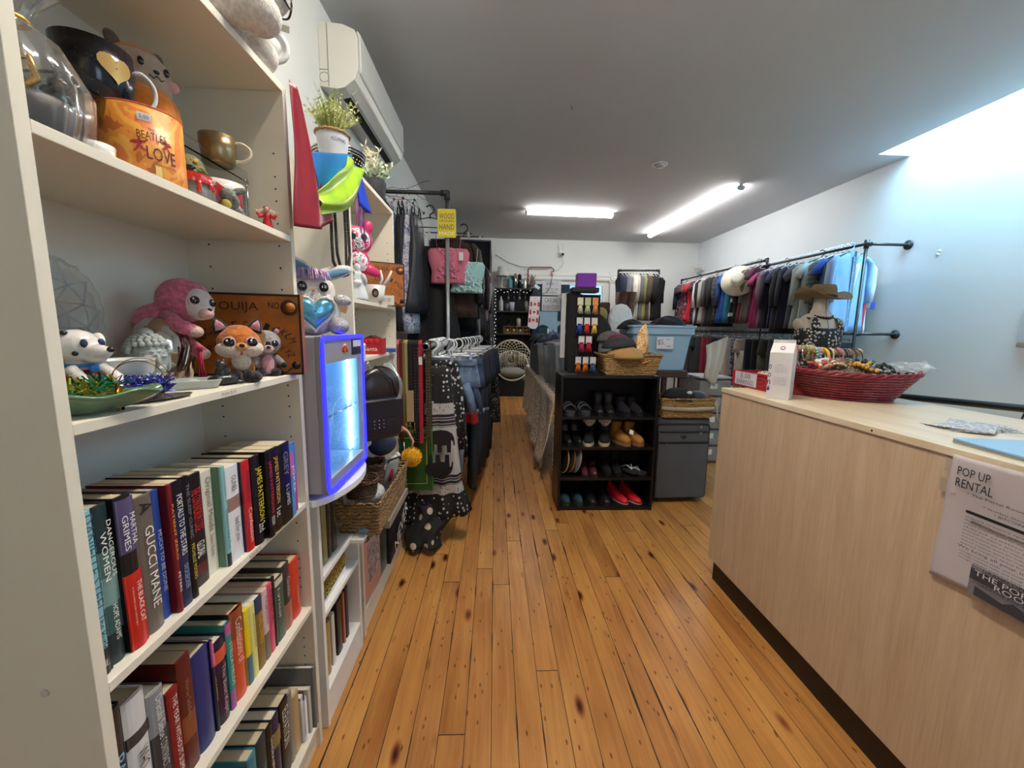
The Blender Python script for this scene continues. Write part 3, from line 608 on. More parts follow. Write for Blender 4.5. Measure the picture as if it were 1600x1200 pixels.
# --- top of the tall bookcase
t = thing('plush_dog', 'big brown and white plush dog lying on top of the tall bookcase', 'plush toy', (-.78, 1.05, 2.1815), 2.1, sc=1.0)
wf_ = fur('#d9d2ca'); bf_ = fur('#7c5232')
b = B(); b.ell((0, .05, .11), (.12, .17, .11)); b.ell((0, -.13, .19), (.1, .1, .1)); b.ell((0, -.21, .155), (.065, .07, .055)); b.obj('body', wf_, t, remesh=.009)
b = B(); b.ell((0, -.10, .222), (.088, .085, .085)); b.ell((.06, .1, .15), (.09, .1, .09)); b.ell((-.07, .02, .13), (.07, .1, .08)); b.obj('brown_patch', bf_, t)
for s in (-1, 1):
    b = B(); b.ell((s*.1, -.12, .17), (.03, .055, .1), rot=(0, s*.25, 0)); b.obj('ear', bf_, t)
    b = B(); b.ell((s*.08, -.12, .045), (.045, .12, .043)); b.ell((s*.085, -.2, .045), (.05, .05, .045)); b.obj('leg', wf_, t, remesh=.008)
B().ell((0, -.275, .175), (.022, .015, .016)).obj('nose', gloss, t)
b = B(); b.curve([(0, -.277, .16), (0, -.279, .14), (.02, -.272, .122), (.045, -.255, .13)], .0026, 6); b.curve([(0, -.279, .14), (-.02, -.272, .122), (-.045, -.255, .13)], .0026, 6); b.obj('mouth', gloss, t)
eyes(t, [(-.04, -.215, .215), (.04, -.215, .215)], .011, ring='#3a2a20')
t = thing('wall_ornament', 'white plaster scroll ornament standing on end of the bookcase top', 'ornament', (-.67, 1.262, 2.1815), face((-.67, 1.27)), sc=.78)
wht = mat('#d5d8d6', .6)
b = B(); b.box(-.09, -.01, 0, .0, .02, .2); 
for i in range(5): b.cyl((-.08+.018*i, -.012, .01), (-.08+.018*i, -.012, .19), .006, n=8)
b.lathe([(.058, 0), (.058, .016), (.045, .02), (.04, .010), (.03, .010), (.026, .02), (.012, .022), (.001, .026)], 26, M=Matrix.Translation((.045, .01, .13)) @ Matrix.Rotation(pi/2, 4, 'X'))
b.box(-.09, -.02, .2, .105, .022, .216)
b.obj('ornament_body', wht, t, bev=.002)
# --- upper shelf
z = Z1
p = Vector((-.735, .7, z))
t = thing('gift_basket', 'cellophane wrapped gift basket at the near end of the top shelf', 'gift basket', p, face(p))
cel = mat('#e8efee', .06, trans=.85, alpha=.3)
b = B(); b.lathe([(.05, 0), (.06, .004), (.066, .07), (.062, .074), (.058, .01), (.001, .006)], 24, wave=(12, .02)); b.obj('dish', mat('#2c2320', .4), t)
b = B(); 
for i in range(26): b.ell((R.uniform(-.045, .045), R.uniform(-.045, .045), .06+R.uniform(0, .04)), (.014, .01, .012), 8, 6, rot=(R.random(), R.random(), 0))
b.obj('wrapped_sweets', mat('#3c3330', .15, metal=.6, var=.6, vs=60), t)
b = B(); b.tube([(.0, -.05, .07), (.02, -.055, .09), (.015, -.05, .12), (-.01, -.05, .11)], .005, 8); b.obj('gold_ribbon', mat('#b98b3c', .25, metal=.8), t)
b = B(); b.lathe([(.06, 0), (.075, .05), (.078, .1), (.05, .16), (.018, .185), (.03, .21), (.06, .25), (.075, .29)], 40, cap=False, wave=(13, .09)); b.obj('cellophane', cel, t)
b = B(); b.ring((0, 0, .185), .02, .004, 18, 6); b.obj('tie', mat('#c9a24c', .3, metal=.8), t)
p = Vector((-.80, .82, z))
rs = thing('display_riser', 'long clear acrylic riser holding mugs above the top shelf', 'display riser', (-.815, .745, z))
b = B(); b.box(-.06, 0, .137, .10, .505, .1405); b.box(.0965, 0, .1405, .10, .505, .166); b.obj('deck', acryl, rs, bev=.0008)
for y in (0, .500): B().box(-.06, y, 0, .10, y+.004, .137).obj('leg', acryl, rs, bev=.0008)
for y in (.02, .49): b = B(); b.cyl((.104, y, .13), (.104, y, .0), .0025, n=8); b.ring((.104, y, .135), .008, .002, 14, 6, rot=(0, pi/2, 0)); b.obj('hook', mat('#a6a6a4', .2, metal=.8), rs)
def mug(loc, r, h, col, label, rz, hcol=None, flare=1.0, inner='#e8e6e0', rough=.15, metal=0, hs=.6, name='mug'):
    t = thing(name, label, 'mug', loc, rz)
    b = B(); b.lathe([(r*.78, 0), (r*.9, .006), (r*flare, h*.5), (r*flare, h), (r*flare-.0035, h), (r*flare-.004, h*.5), (r*.8, .01), (.001, .009)], 30, cap=False); b.lathe([(.001, .0005), (r*.78, .0005)], 30, cap=False); b.obj('mug_body', col if not isinstance(col, str) else mat(col, rough, metal=metal, coat=.3), t)
    b = B(); b.curve([(r*flare*.96, 0, h*.85), (r*flare+.014, 0, h*.88), (r*flare+.03, 0, h*.72), (r*flare+.03, 0, h*.45), (r*flare+.016, 0, h*.25), (r*flare*.95, 0, h*.22)], .0052, 8, flat=.8); b.obj('handle', mat(hcol or col, rough, metal=metal, coat=.3) if isinstance(hcol or col, str) else col, t); return t
p = Vector((-.765, .865, z+.1408)); fm = face(p)
blackstar = spots('#14151d', '#8b8b98', 160, .06, rough=.15)
t = mug(p, .053, .105, blackstar, 'large black speckled mug with a gold heart on the clear riser', fm+.2, hcol='#e2e2e2', flare=1.08)
hp = [(16*sin(a)**3, 13*cos(a)-5*cos(2*a)-2*cos(3*a)-cos(4*a)) for a in [2*pi*i/26 for i in range(26)]]
def wrap(b, pts, r, cx, cz, sc, off=.0006):           # flat outline laid onto a cylinder wall facing -Y
    v = []; n = len(pts)
    cxx = sum(p_[0] for p_ in pts)/n; czz = sum(p_[1] for p_ in pts)/n
    rings = []
    for k in (1, .66, .33, .05):
        rings.append([((r+off)*sin(cx+(cxx+(x-cxx)*k)*sc/r), -(r+off)*cos(cx+(cxx+(x-cxx)*k)*sc/r), cz+(czz+(y-czz)*k)*sc) for x, y in pts])
    b.loops(rings, cap=False); return b
wrap(B(), hp, .0576, .35, .062, .0017).obj('heart', mat('#c9a565', .3, metal=.5), t)
p = Vector((-.717, 1.13, z+.1408)); mug(p, .04, .068, mat('#9b8661', .3, metal=.75, var=.2, vs=30), 'gold metallic mug at the far end of the clear riser', face(p)-.2, hcol='#d8cfb8', flare=1.0)
# hamster in pumpkin
p = Vector((-.80, 1.015, z+.1408))
p = Vector((-.80, 1.015, z+.1408)); t = thing('plush_hamster', 'beige plush hamster sitting in an orange pumpkin behind the orange tin', 'plush toy', p, face(p, .5), sc=1.0)
b = B()
for i in range(9):
    a = 2*pi*i/9; b.ell((.034*cos(a), .034*sin(a), .058), (.034, .034, .058), 16, 12)
b.obj('pumpkin', fur('#e8862a', .08, b=.15), t, remesh=.0035, smoothmod=2)
b = B(); b.ell((0, 0, .145), (.058, .053, .05)); b.ell((0, -.012, .125), (.05, .046, .035)); b.obj('head', fur('#b7a08a', .08, b=.15), t, remesh=.004)
b = B(); b.ell((0, .006, .168), (.047, .047, .033)); b.obj('cap', fur('#c9803f', .08, b=.15), t)
for s in (-1, 1):
    b = B(); b.ell((s*.04, .01, .195), (.014, .008, .018), rot=(0, s*.5, 0)); b.obj('ear', fur('#6b5547', b=.15), t)
    B().ell((s*.043, -.04, .132), (.011, .008, .011)).obj('cheek', fur('#e2a8a8', b=.1), t)
    B().ell((s*.024, -.0505, .15), (.006, .004, .0085)).obj('eye', gloss, t)
B().ell((0, -.058, .138), (.006, .004, .004)).obj('nose', gloss, t)
b = B(); b.tube([(-.014, -.0565, .128), (-.007, -.0585, .123), (0, -.059, .13), (.007, -.0585, .123), (.014, -.0565, .128)], .0011, 5); b.obj('mouth', gloss, t)
# orange tin
p = Vector((-.71, .89, z)); t = thing('popcorn_tin', 'orange music themed tin standing at the front of the top shelf', 'tin', p, face(p), sc=.84)
tin = blotch(['#b0612a', '#d98a34', '#e0a040', '#d6793a', '#c9a43c'], 9, .4, 1.2)
b = B(); b.lathe([(.076, 0), (.078, .003), (.078, .168), (.074, .168), (.073, .006), (.001, .005)], 48, cap=False); b.lathe([(.001, 0), (.076, 0)], 48, cap=False); b.obj('tin_body', tin, t)
b = B(); b.ring((0, 0, .168), .0775, .0016, 48, 6); b.obj('rim', mat('#d8574a', .4), t)
def wtxt(s, w, h, r, ang, cz, m, parent, off=.0012):
    """lettering wrapped round a cylinder wall"""
    o = txt(s, w, h, Matrix.Identity(4), m, parent); me = o.data
    for v in me.vertices:
        x, y = v.co.x, v.co.y; a = ang+x/r; v.co = ((r+off)*sin(a), -(r+off)*cos(a), cz+y)
    return o
pu = mat('#5a1f3c', .5)
wtxt('THE', .012, .006, .078, .22, .118, pu, t); wtxt('BEATLES', .052, .017, .078, .22, .104, mat('#5a3012', .5), t); wtxt('LOVE', .055, .028, .078, .42, .068, pu, t); wtxt('CIRQUE DU SOLEIL', .04, .005, .078, .5, .045, mat('#5a3012', .5), t)
man = [(0, 8), (1, 9), (2, 8), (1.5, 6.5), (4, 7), (6, 9), (6.5, 8), (4, 5.5), (2, 4.5), (2.5, 2), (5, 0), (4.5, -1), (1.5, 0), (.5, 1.5), (-1, -1), (-3, -3), (-3.6, -2.2), (-1.5, 1), (-.5, 4), (-3, 5), (-5, 3.5), (-5.4, 4.4), (-3, 6.4), (0, 6.6)]
b = B(); wrap(b, man, .078, -.1, .072, .0027, .001); wrap(b, [(-x*.8, y) for x, y in man], .078, .56, .085, .0024, .001); b.obj('dancer_figure', mat('#b5303a', .5), t)
b = B(); wrap(b, [(-1, -.7), (1, -.7), (1, .7), (-1, .7)], .078, .08, .142, .012, .0012); b.obj('price_sticker', mat('#e8e4e0', .6), t); wtxt('5.00', .016, .008, .078, .08, .142, mat('#5a6a9a'), t, .0022)
b = B(); wrap(b, [(-.5, -1.6), (.5, -1.6), (.5, 1.6), (-.5, 1.6)], .078, .30, .026, .011, .0008); b.obj('yellow_panel', mat('#e8c77a', .5), t)
# white cup w/ gold rim, under riser
p = Vector((-.70, .775, z)); t = thing('teacup', 'small white cup with gold rim beside the orange tin', 'cup', p, face(p), sc=.8); b = B(); b.lathe([(.02, 0), (.022, .004), (.032, .03), (.034, .05), (.031, .05), (.028, .03), (.001, .006)], 28); b.obj('cup_body', mat('#dedbd4', .2, coat=.4), t); B().ring((0, 0, .05), .0325, .0014, 28, 6).obj('gold_rim', mat('#a8743c', .25, metal=.8), t)
# monster in red pot
p = Vector((-.69, .985, z)); t = thing('plant_pot', 'grey pot with dripping red glaze at the front of the top shelf', 'pot', p, face(p))
b = B(); b.lathe([(.03, 0), (.036, .03), (.04, .06), (.036, .06), (.032, .03), (.001, .01)], 28); b.obj('pot_body', mat('#83858a', .4, var=.3, vs=70), t)
b = B(); b.lathe([(.0415, .064), (.0425, .052), (.041, .045)], 28, cap=False, wave=(9, .01))
for i in range(9): a = 2*pi*i/9+.2; L_ = .012+.02*((i*5) % 4)/4; b.tube([(.0405*cos(a), .0405*sin(a), .05), (.0398*cos(a), .0398*sin(a), .05-L_)], [.005, .004], 8)
b.obj('red_glaze', mat('#c8301c', .15, coat=.5), t)
p2 = p+Vector((0, 0, .0605)); t = thing('monster_figurine', 'olive green monster head figurine sticking out of the red dripping pot', 'figurine', p2, face(p))
b = B(); b.ell((0, 0, .02), (.029, .028, .03)); b.ell((0, -.018, .014), (.02, .014, .012)); [b.ell((.026*cos(a), .026*sin(a), .012+.01*sin(5*a)), (.008, .008, .009)) for a in [i*.7 for i in range(9)]]
b.obj('head', mat('#6d6a3a', .6, var=.4, vs=60, bump=.6, bs=120), t, remesh=.0025)
b = B(); b.ell((0, -.0335, .014), (.012, .003, .005)); b.obj('mouth', gloss, t)
for s in (-1, 1): B().ell((s*.012, -.026, .03), (.004, .003, .004)).obj('eye', mat('#d8c84a', .3), t)
# red white green bowl + rabbit + angel
p = Vector((-.70, 1.10, z)); t = thing('mug', 'red and white patterned bowl mug behind the grey rabbit figurine', 'mug', p, face(p))
b = B(); b.lathe([(.03, 0), (.034, .004), (.05, .05), (.054, .085), (.05, .085), (.045, .05), (.001, .01)], 36); b.obj('mug_body', mat('#dcd8d2', .2, coat=.4), t)
b = B(); wrap(b, [(-1, -1.2), (1.2, -1.2), (1.4, 1.0), (-1, 1.0)], .053, .35, .05, .026, .0012); b.obj('red_panel', mat('#b01e2a', .3), t); b = B(); wrap(b, [(1.2, -1.2), (1.9, -1.2), (2.1, 1.0), (1.4, 1.0)], .053, .35, .05, .026, .0014); b.obj('green_panel', mat('#1d3a2a', .3), t)
wtxt('xoxoxox', .04, .006, .0545, .35, .075, mat('#e8d8c8'), t, .002)
p = Vector((-.66, 1.065, z)); t = thing('rabbit_figurine', 'grey stone rabbit figurine with long ears at the shelf edge', 'figurine', p, face(p), sc=1.15)
b = B(); b.ell((0, .005, .018), (.022, .018, .02)); b.ell((0, -.004, .042), (.015, .014, .014)); b.ell((-.017, 0, .01), (.01, .012, .009)); b.ell((.018, -.004, .01), (.01, .012, .009)); b.ell((.014, -.01, .03), (.006, .008, .012))
for s in (-1, 1): b.ell((s*.02, .004, .055), (.016, .005, .007), rot=(0, -s*.35, 0))
b.obj('body', mat('#777a74', .8, var=.35, vs=120, bump=.5, bs=200), t, remesh=.0018); B().ell((-.004, -.016, .02), (.009, .006, .01)).obj('flower', mat('#a89a4a', .8), t)
p = Vector((-.65, 1.215, z)); t = thing('angel_figurine', 'small red dressed angel figurine by the far side panel', 'figurine', p, face(p), sc=1.1)
b = B(); b.lathe([(.014, 0), (.012, .012), (.007, .032), (.008, .04), (.001, .046)], 20, wave=(7, .1)); 
for s in (-1, 1): b.tube([(s*.006, 0, .038), (s*.016, -.002, .033), (s*.022, -.004, .042)], [.005, .005, .003], 8)
b.obj('dress', mat('#a81f28', .35), t); b = B(); b.ell((0, 0, .053), (.0065, .0065, .0075)); b.ell((-.023, -.004, .046), .003, 8, 6); b.ell((.023, -.004, .046), .003, 8, 6); b.obj('head', mat('#c99a80', .6), t); B().ell((0, .002, .056), (.0072, .0068, .0065)).obj('hair', mat('#5a3420', .7), t)
for s in (-1, 1): B().ell((s*.012, .008, .046), (.012, .002, .008), rot=(0, s*.4, 0)).obj('wing', mat('#d8b8a8', .6), t)
# --- middle shelf
z = Z2
p = Vector((-.885, .80, z)); t = thing('glass_plate', 'large scalloped pressed glass plate leaning at the back of the middle shelf', 'plate', (-.865, .80, z+.135), rot=(0, radians(-78), 0))
b = B(); b.lathe([(.001, 0), (.10, .002), (.12, .008), (.142, .012), (.142, .015), (.12, .011), (.10, .005), (.001, .003)], 60, cap=False, wave=(24, .018)); b.obj('plate_body', mat('#e8eeee', .05, trans=.9, alpha=.45), t)
b = B()
for i in range(12): 
    a = 2*pi*i/12; a2 = a+2*pi/12; b.tube([(.02*cos(a), .02*sin(a), .005), (.1*cos(a), .1*sin(a), .006)], .0012, 5); b.tube([(.1*cos(a), .1*sin(a), .007), (.135*cos((a+a2)/2), .135*sin((a+a2)/2), .014), (.1*cos(a2), .1*sin(a2), .007)], .0014, 5); b.tube([(.06*cos(a), .06*sin(a), .006), (.1*cos(a2), .1*sin(a2), .006)], .001, 5)
b.ring((0, 0, .006), .1, .0012, 48, 5); b.ring((0, 0, .006), .06, .001, 40, 5); b.obj('cut_pattern', mat('#c8cecf', .1, metal=.3), t)
p = Vector((-.862, .80, z)); t = thing('storage_container', 'clear plastic container behind the white bowl', 'container', p, .2)
b = B(); b.prism(rrect(-.055, -.05, .055, .05, .015), 0, .1, 'z'); b.obj('tub', mat('#cfd6d6', .08, trans=.8, alpha=.4), t, bev=.002)
B().prism(rrect(-.06, -.055, .06, .055, .018), .1, .108, 'z').obj('lid', mat('#d6dcdc', .1, trans=.6, alpha=.5), t, bev=.002)
for k in range(3): 
    o = B().prism(rrect(-.045+.001*k, -.045, .045-.001*k, .045, .04, 8), 0, .0075, 'z').obj('jar_lid', mat('#d3d1cc', .35), None, loc=(p.x+.01*k*.2, p.y, z+.1082+.008*k), bev=.002, label=['white plastic lid at the bottom of the stack on the clear container', 'white plastic lid in the middle of the stack on the clear container', 'white plastic lid on top of the stack on the clear container'][k], cat='lid', group='stacked white lids on the middle shelf')
# dalmatian figurine
p = Vector((-.735, .735, z)); t = thing('dog_figurine', 'glossy white spotted dog figurine in a red coat near the left panel', 'figurine', p, face(p, .7), sc=1.08)
cer = mat('#e2deda', .12, coat=.6)
b = B(); b.ell((0, .01, .035), (.034, .034, .036)); b.ell((0, -.026, .02), (.03, .02, .018)); b.obj('red_coat', mat('#a5161c', .12, coat=.6), t, remesh=.003)
b = B(); b.ell((0, 0, .098), (.03, .032, .028)); b.ell((0, -.036, .09), (.014, .022, .012)); b.ell((0, -.03, .078), (.012, .016, .007)); b.ell((0, 0, .068), (.017, .017, .014)); b.obj('head', cer, t, remesh=.0025)
for s in (-1, 1):
    b = B(); b.ell((s*.034, .006, .1), (.009, .015, .021), rot=(0, s*.35, 0)); b.obj('ear', cer, t)
    b = B(); b.tube([(s*.022, -.012, .062), (s*.026, -.035, .045), (s*.014, -.045, .03)], [.01, .009, .01], 10); b.ell((s*.014, -.046, .028), (.01, .011, .009)); b.obj('arm', cer, t)
    B().ell((s*.013, -.0285, .104), (.0055, .003, .007)).obj('eye', mat('#2a3550', .1), t)
B().ell((0, -.058, .094), (.0055, .005, .0045)).obj('nose', gloss, t)
b = B(); [b.ell(q, r_) for q, r_ in (((.02, .012, .122), (.006, .006, .004)), ((-.02, -.005, .12), (.005, .005, .004)), ((-.036, -.002, .11), (.004, .005, .006)), ((-.022, -.022, .088), (.004, .004, .004)), ((.036, -.002, .1), (.004, .005, .006)), ((0, .03, .105), (.006, .003, .006)), ((-.028, -.035, .046), (.004, .004, .004)), ((.022, -.022, .085), (.004, .004, .004)))]; b.obj('spots', gloss, t)
b = B(); b.ring((0, -.003, .068), .019, .003, 24, 6); b.ell((0, -.026, .062), (.008, .004, .007)); b.obj('blue_collar', mat('#2f7fc0', .2), t)
# tinsel ornaments, green leaf dish
p = at(118, 640, Z=z); p = Vector((-.665, .655, z)); t = thing('leaf_dish', 'green leaf shaped ceramic dish at the left shelf edge', 'dish', p, .9)
def leaf(u, v):
    a = 2*pi*u; r = (.02+.98*v); x = .085*r*cos(a)*(1+.25*cos(a)); y = .05*r*sin(a); return (x, y, .004+.032*v**2.2+.004*v*sin(6*a))
b = B(); b.grid(leaf, 48, 8); b.obj('dish_body', mat('#5f7f60', .2, coat=.5, var=.15, vs=30), t, thick=.004)
p3 = Vector((-.69, .695, z+.028)); t = thing('tinsel_ornament', 'shiny green tinsel and gold bead bundle lying in the leaf dish', 'ornament', p3, 0); 
def tinsel(parent, cols, rx, ry, rz_, n, L_=.018):
    for ci, cc in enumerate(cols):
        b = B()
        for i in range(n):
            c0 = Vector((R.uniform(-rx, rx), R.uniform(-ry, ry), R.uniform(0, rz_))); d = Vector((R.uniform(-1, 1), R.uniform(-1, 1), R.uniform(-.3, 1))).normalized()*L_
            q = d.orthogonal().normalized()*.0012; b.add([c0-q, c0+q, c0+d+q, c0+d-q], [(0, 1, 2, 3)], False)
        b.obj('strands', cc, parent, kind='stuff')
gm_ = mat('#1d7a4c', .2, metal=.6); yv = mat('#c8b23c', .2, metal=.8); bl_ = mat('#27348f', .2, metal=.6); sv = mat('#dfe2ea', .15, metal=.8)
tinsel(t, [gm_, yv], .04, .03, .02, 160, .02)
t = thing('tinsel_ornament', 'shiny blue tinsel garland with silver beads beside the green one', 'ornament', (-.675, .765, z+.012), .6)
tinsel(t, [bl_, mat('#35409c', .3, metal=.4)], .05, .028, .028, 260, .02)
b = B(); [b.ell((R.uniform(-.05, .05), R.uniform(-.028, .028), R.uniform(.01, .04)), .0024, 6, 5) for i in range(40)]; b.obj('silver_beads', sv, t, kind='stuff')
t = thing('gold_wire_ring', 'thin gold wire hoop arching over the blue tinsel', 'hoop', (-.66, .762, z+.001), .5)
b = B(); b.ring((0, 0, .040), .038, .0009, 48, 5, rot=(pi/2, 0, 0)); b.ring((.004, .003, .043), .04, .0007, 48, 5, rot=(pi/2, .08, .05)); b.obj('hoop', mat('#a8742c', .2, metal=1), t)
t = thing('gold_hair_clip', 'small gold looped clip hanging over the front edge of the middle shelf', 'hair clip', (-.632, .685, z+.0015), .7)
b = B(); b.tube([(0, 0, .001), (.002, -.006, .02), (.003, 0, .045), (.001, .006, .022), (0, .004, .002)], .0028, 8, closed=True); b.tube([(.006, .01, .001), (.006, .016, .02), (.006, .014, .036), (.006, .008, .018)], .0022, 8, closed=True); b.obj('loops', mat('#c08a1c', .15, metal=1), t)
t = thing('silver_tray', 'small oval silver filigree tray at the shelf front below the white bowl', 'tray', (-.66, .80, z), 1.3)
b = B(); b.lathe([(.001, 0), (.03, .0), (.04, .004), (.042, .006), (.038, .005), (.028, .0025), (.001, .0025)], 40, sx=1.5, sy=.8, wave=(18, .03)); b.obj('tray_body', mat('#6f665e', .3, metal=.8, var=.6, vs=260, bump=.8, bs=300), t)
p = Vector((-.73, .815, z)); t = thing('footed_bowl', 'white porcelain footed bowl in front of the clear container', 'bowl', p, 0)
b = B(); b.lathe([(.034, 0), (.03, .004), (.017, .012), (.015, .022), (.03, .034), (.044, .052), (.048, .075), (.05, .078), (.046, .076), (.04, .054), (.024, .038), (.001, .033)], 40); b.obj('bowl_body', mat('#dadbd8', .15, coat=.5), t)
# buddha
p = Vector((-.765, .915, z+.0015)); t = thing('head_sculpture', 'pale grey serene head sculpture with curled hair on the middle shelf', 'sculpture', p, face(p, .35), sc=1.3)
st = mat('#a7aeaa', .45, var=.06, vs=60)
b = B(); b.lathe([(.02, 0), (.018, .012), (.017, .03)], 20); b.ell((0, 0, .055), (.025, .029, .036)); b.ell((0, -.012, .036), (.018, .018, .014)); b.ell((0, -.031, .051), (.004, .006, .011)); b.ell((0, -.027, .0375), (.009, .005, .003)); b.ell((0, -.026, .034), (.007, .005, .003)); b.ell((0, -.024, .026), (.007, .006, .005))
for s in (-1, 1): b.ell((s*.026, .0, .046), (.004, .007, .017)); b.ell((s*.0105, -.0255, .058), (.0065, .0035, .0032)); b.tube([(s*.003, -.0285, .066), (s*.011, -.028, .068), (s*.019, -.0225, .063)], .0012, 6)
b.obj('face', st, t, remesh=.0011, smoothmod=2)
b = B()
for k in range(7):
    a = .12+k*.2; rr = cos(a); n = max(5, int(20*rr))
    for j in range(n):
        th_ = 2*pi*j/n+k*.2; x, y = .0285*rr*cos(th_), .031*rr*sin(th_)+.002
        if y < -.012 and a < .5: continue
        b.ell((x, y, .062+.032*sin(a)), .0048, 8, 6)
b.ell((0, .003, .096), (.011, .011, .009)); b.obj('curled_hair', st, t)
t = thing('soap_dish', 'small grey rectangular dish in front of the head sculpture', 'dish', (-.70, .945, z), face((-.7, .93))+.08)
b = B(); r0 = rrect(-.045, -.028, .045, .028, .012); r1 = rrect(-.055, -.036, .055, .036, .014); r2 = rrect(-.051, -.032, .051, .032, .012); r3 = rrect(-.042, -.025, .042, .025, .01)
b.loops([[(x, y, 0) for x, y in r0], [(x, y, .02) for x, y in r1], [(x, y, .0215) for x, y in r2], [(x, y, .006) for x, y in r3]], smooth=False); b.obj('dish_body', mat('#a9b0ab', .3, coat=.3), t, bev=.0015)
b = B(); b.ell((.0, 0, .014), (.014, .009, .008)); b.ell((.012, .004, .012), (.01, .007, .006)); b.obj('knob_of_soap', mat('#b4bab6', .4), t)
# silver mannequin-like vase
p = Vector((-.82, 1.03, z)); t = thing('silver_vase', 'mirror silver curved vase behind the head sculpture', 'vase', p, face(p))
b = B(); b.lathe([(.04, 0), (.045, .02), (.052, .06), (.054, .1), (.045, .14), (.03, .16), (.001, .166)], 36, sx=1.15, sy=.8); b.obj('vase_body', mat('#b9aea8', .08, metal=1), t)
b = B(); b.tube([(.02, -.05, .01), (.035, -.05, .05), (.045, -.045, .09), (.04, -.04, .12)], .006, 8); b.obj('folded_edge', mat('#a89890', .08, metal=1), t)
t = thing('tassel', 'dark red tassel hanging beside the silver vase', 'tassel', (-.715, 1.0, z+.001), .4)
b = B()
for i in range(16): a = i*.8; b.tube([(.003*cos(a), .003*sin(a), .085), (.005*cos(a), .005*sin(a), .04), (.010*cos(a)+.004, .010*sin(a), .0025)], .0014, 5)
b.ell((0, 0, .088), .007, 10, 8); b.obj('threads', mat('#9c1830', .6), t)
t = thing('cat_figurine', 'small black and white marbled cat figurine lying at the shelf front', 'figurine', (-.665, 1.0, z), face((-.66, 1))+.3)
b = B(); b.ell((0, 0, .014), (.034, .018, .014)); b.ell((.0, .0, .03), (.018, .013, .018)); b.ell((-.004, -.004, .05), (.012, .011, .011)); b.ell((-.028, -.006, .008), (.012, .01, .008)); b.ell((.034, -.006, .006), (.012, .006, .005))
for s in (-1, 1): b.lathe([(.004, 0), (.0005, .009)], 8, c=(-.004+s*.006, -.003, .058))
b.obj('cat_body', blotch(['#1c1c1e', '#2b2b2d', '#1c1c1e', '#c9c6c2'], 26, .3), t, remesh=.0016)
# pink sloth
p = Vector((-.82, 1.07, z+.168)); t = thing('plush_sloth', 'pink plush sloth with white face leaning over the silver vase', 'plush toy', p, face(p, -.1), sc=1.12, rot=None)
pk = fur('#cf6f88', .3, 200, .6); 
b = B(); b.ell((-.025, .0, -.02), (.05, .04, .045), rot=(0, .5, 0)); b.ell((.02, -.008, .035), (.052, .046, .05)); b.obj('body', pk, t, remesh=.0045)
b = B(); b.ell((.048, -.032, .026), (.03, .026, .036), rot=(0, -.2, .5)); b.obj('face', fur('#dcd0cf', .1), t); b = B(); b.ell((.06, -.046, .006), (.016, .016, .014)); b.obj('muzzle', fur('#e3b9b2', .08), t)
eyes(t, [(.043, -.0565, .034), (.072, -.040, .03)], .009, ring='#d8b8b8', dirs=[(.2, -1, .1), (.9, -.7, .05)])
B().ell((.068, -.055, .014), (.005, .004, .004)).obj('nose', gloss, t)
for (a_, c_, d_) in (((-.01, -.03, .0), (.01, -.055, -.022), (.04, -.065, -.035)), ((-.01, -.03, -.04), (.02, -.045, -.06), (.048, -.05, -.085)), ((-.05, -.01, -.03), (-.05, -.03, -.06), (-.03, -.04, -.09))):
    b = B(); b.tube([a_, c_, d_], [.017, .016, .014], 10); l_ = b.obj('limb', pk, t); e_ = Vector(d_); B().ell(e_, (.015, .014, .013)).obj('paw', fur('#e0c0b4', .08), l_)
# fox
p = at(385, 598, Z=z)+Vector((-.028, .028, 0)); p.z = z; t = thing('plush_fox', 'orange plush fox with big glitter eyes sitting at the shelf edge', 'plush toy', p, face(p, .1), sc=1.0)
of = fur('#bd6a22', .3, 200, .6); wf2 = fur('#dccfc0', .12); bk = fur('#17161a', .1)
b = B(); b.ell((0, .012, .035), (.034, .032, .038)); b.ell((0, 0, .06), (.026, .024, .025)); b.obj('body', of, t, remesh=.0038)
b = B(); b.ell((0, -.002, .1), (.05, .042, .042)); b.ell((0, .005, .115), (.042, .036, .033)); b.obj('head', of, t, remesh=.004)
b = B(); b.ell((-.02, -.012, .086), (.033, .034, .023)); b.ell((.02, -.012, .086), (.033, .034, .023)); b.obj('white_cheeks', wf2, t); b = B(); b.ell((0, -.02, .054), (.022, .016, .025)); b.obj('chest_bib', wf2, t, remesh=.003)
b = B(); b.ell((0, -.043, .092), (.014, .016, .011)); b.obj('muzzle', fur('#d89a5c', .1), t); B().ell((0, -.058, .096), (.006, .005, .005)).obj('nose', gloss, t)
eyes(t, [(-.024, -.037, .103), (.024, -.037, .103)], .012, ring='#c9a0a8')
for s in (-1, 1):
    b = B(); b.lathe([(.0185, -.006), (.017, .008), (.011, .022), (.001, .033)], 14, sy=.5, M=Matrix.Translation((s*.036, .004, .134)) @ Matrix.Rotation(s*.35, 4, 'Y')); e = b.obj('ear', bk, t)
    b = B(); b.lathe([(.0125, 0), (.008, .016), (.001, .026)], 12, sy=.3, M=Matrix.Translation((s*.036, -.0045, .135)) @ Matrix.Rotation(s*.35, 4, 'Y')); b.obj('inner_ear', fur('#d89aa8', .1), e)
    b = B(); b.ell((s*.026, -.03, .0145), (.017, .03, .0145)); b.obj('hind_paw', bk, t); b = B(); b.ell((s*.012, -.034, .018), (.011, .016, .017)); b.obj('fore_paw', bk, t)
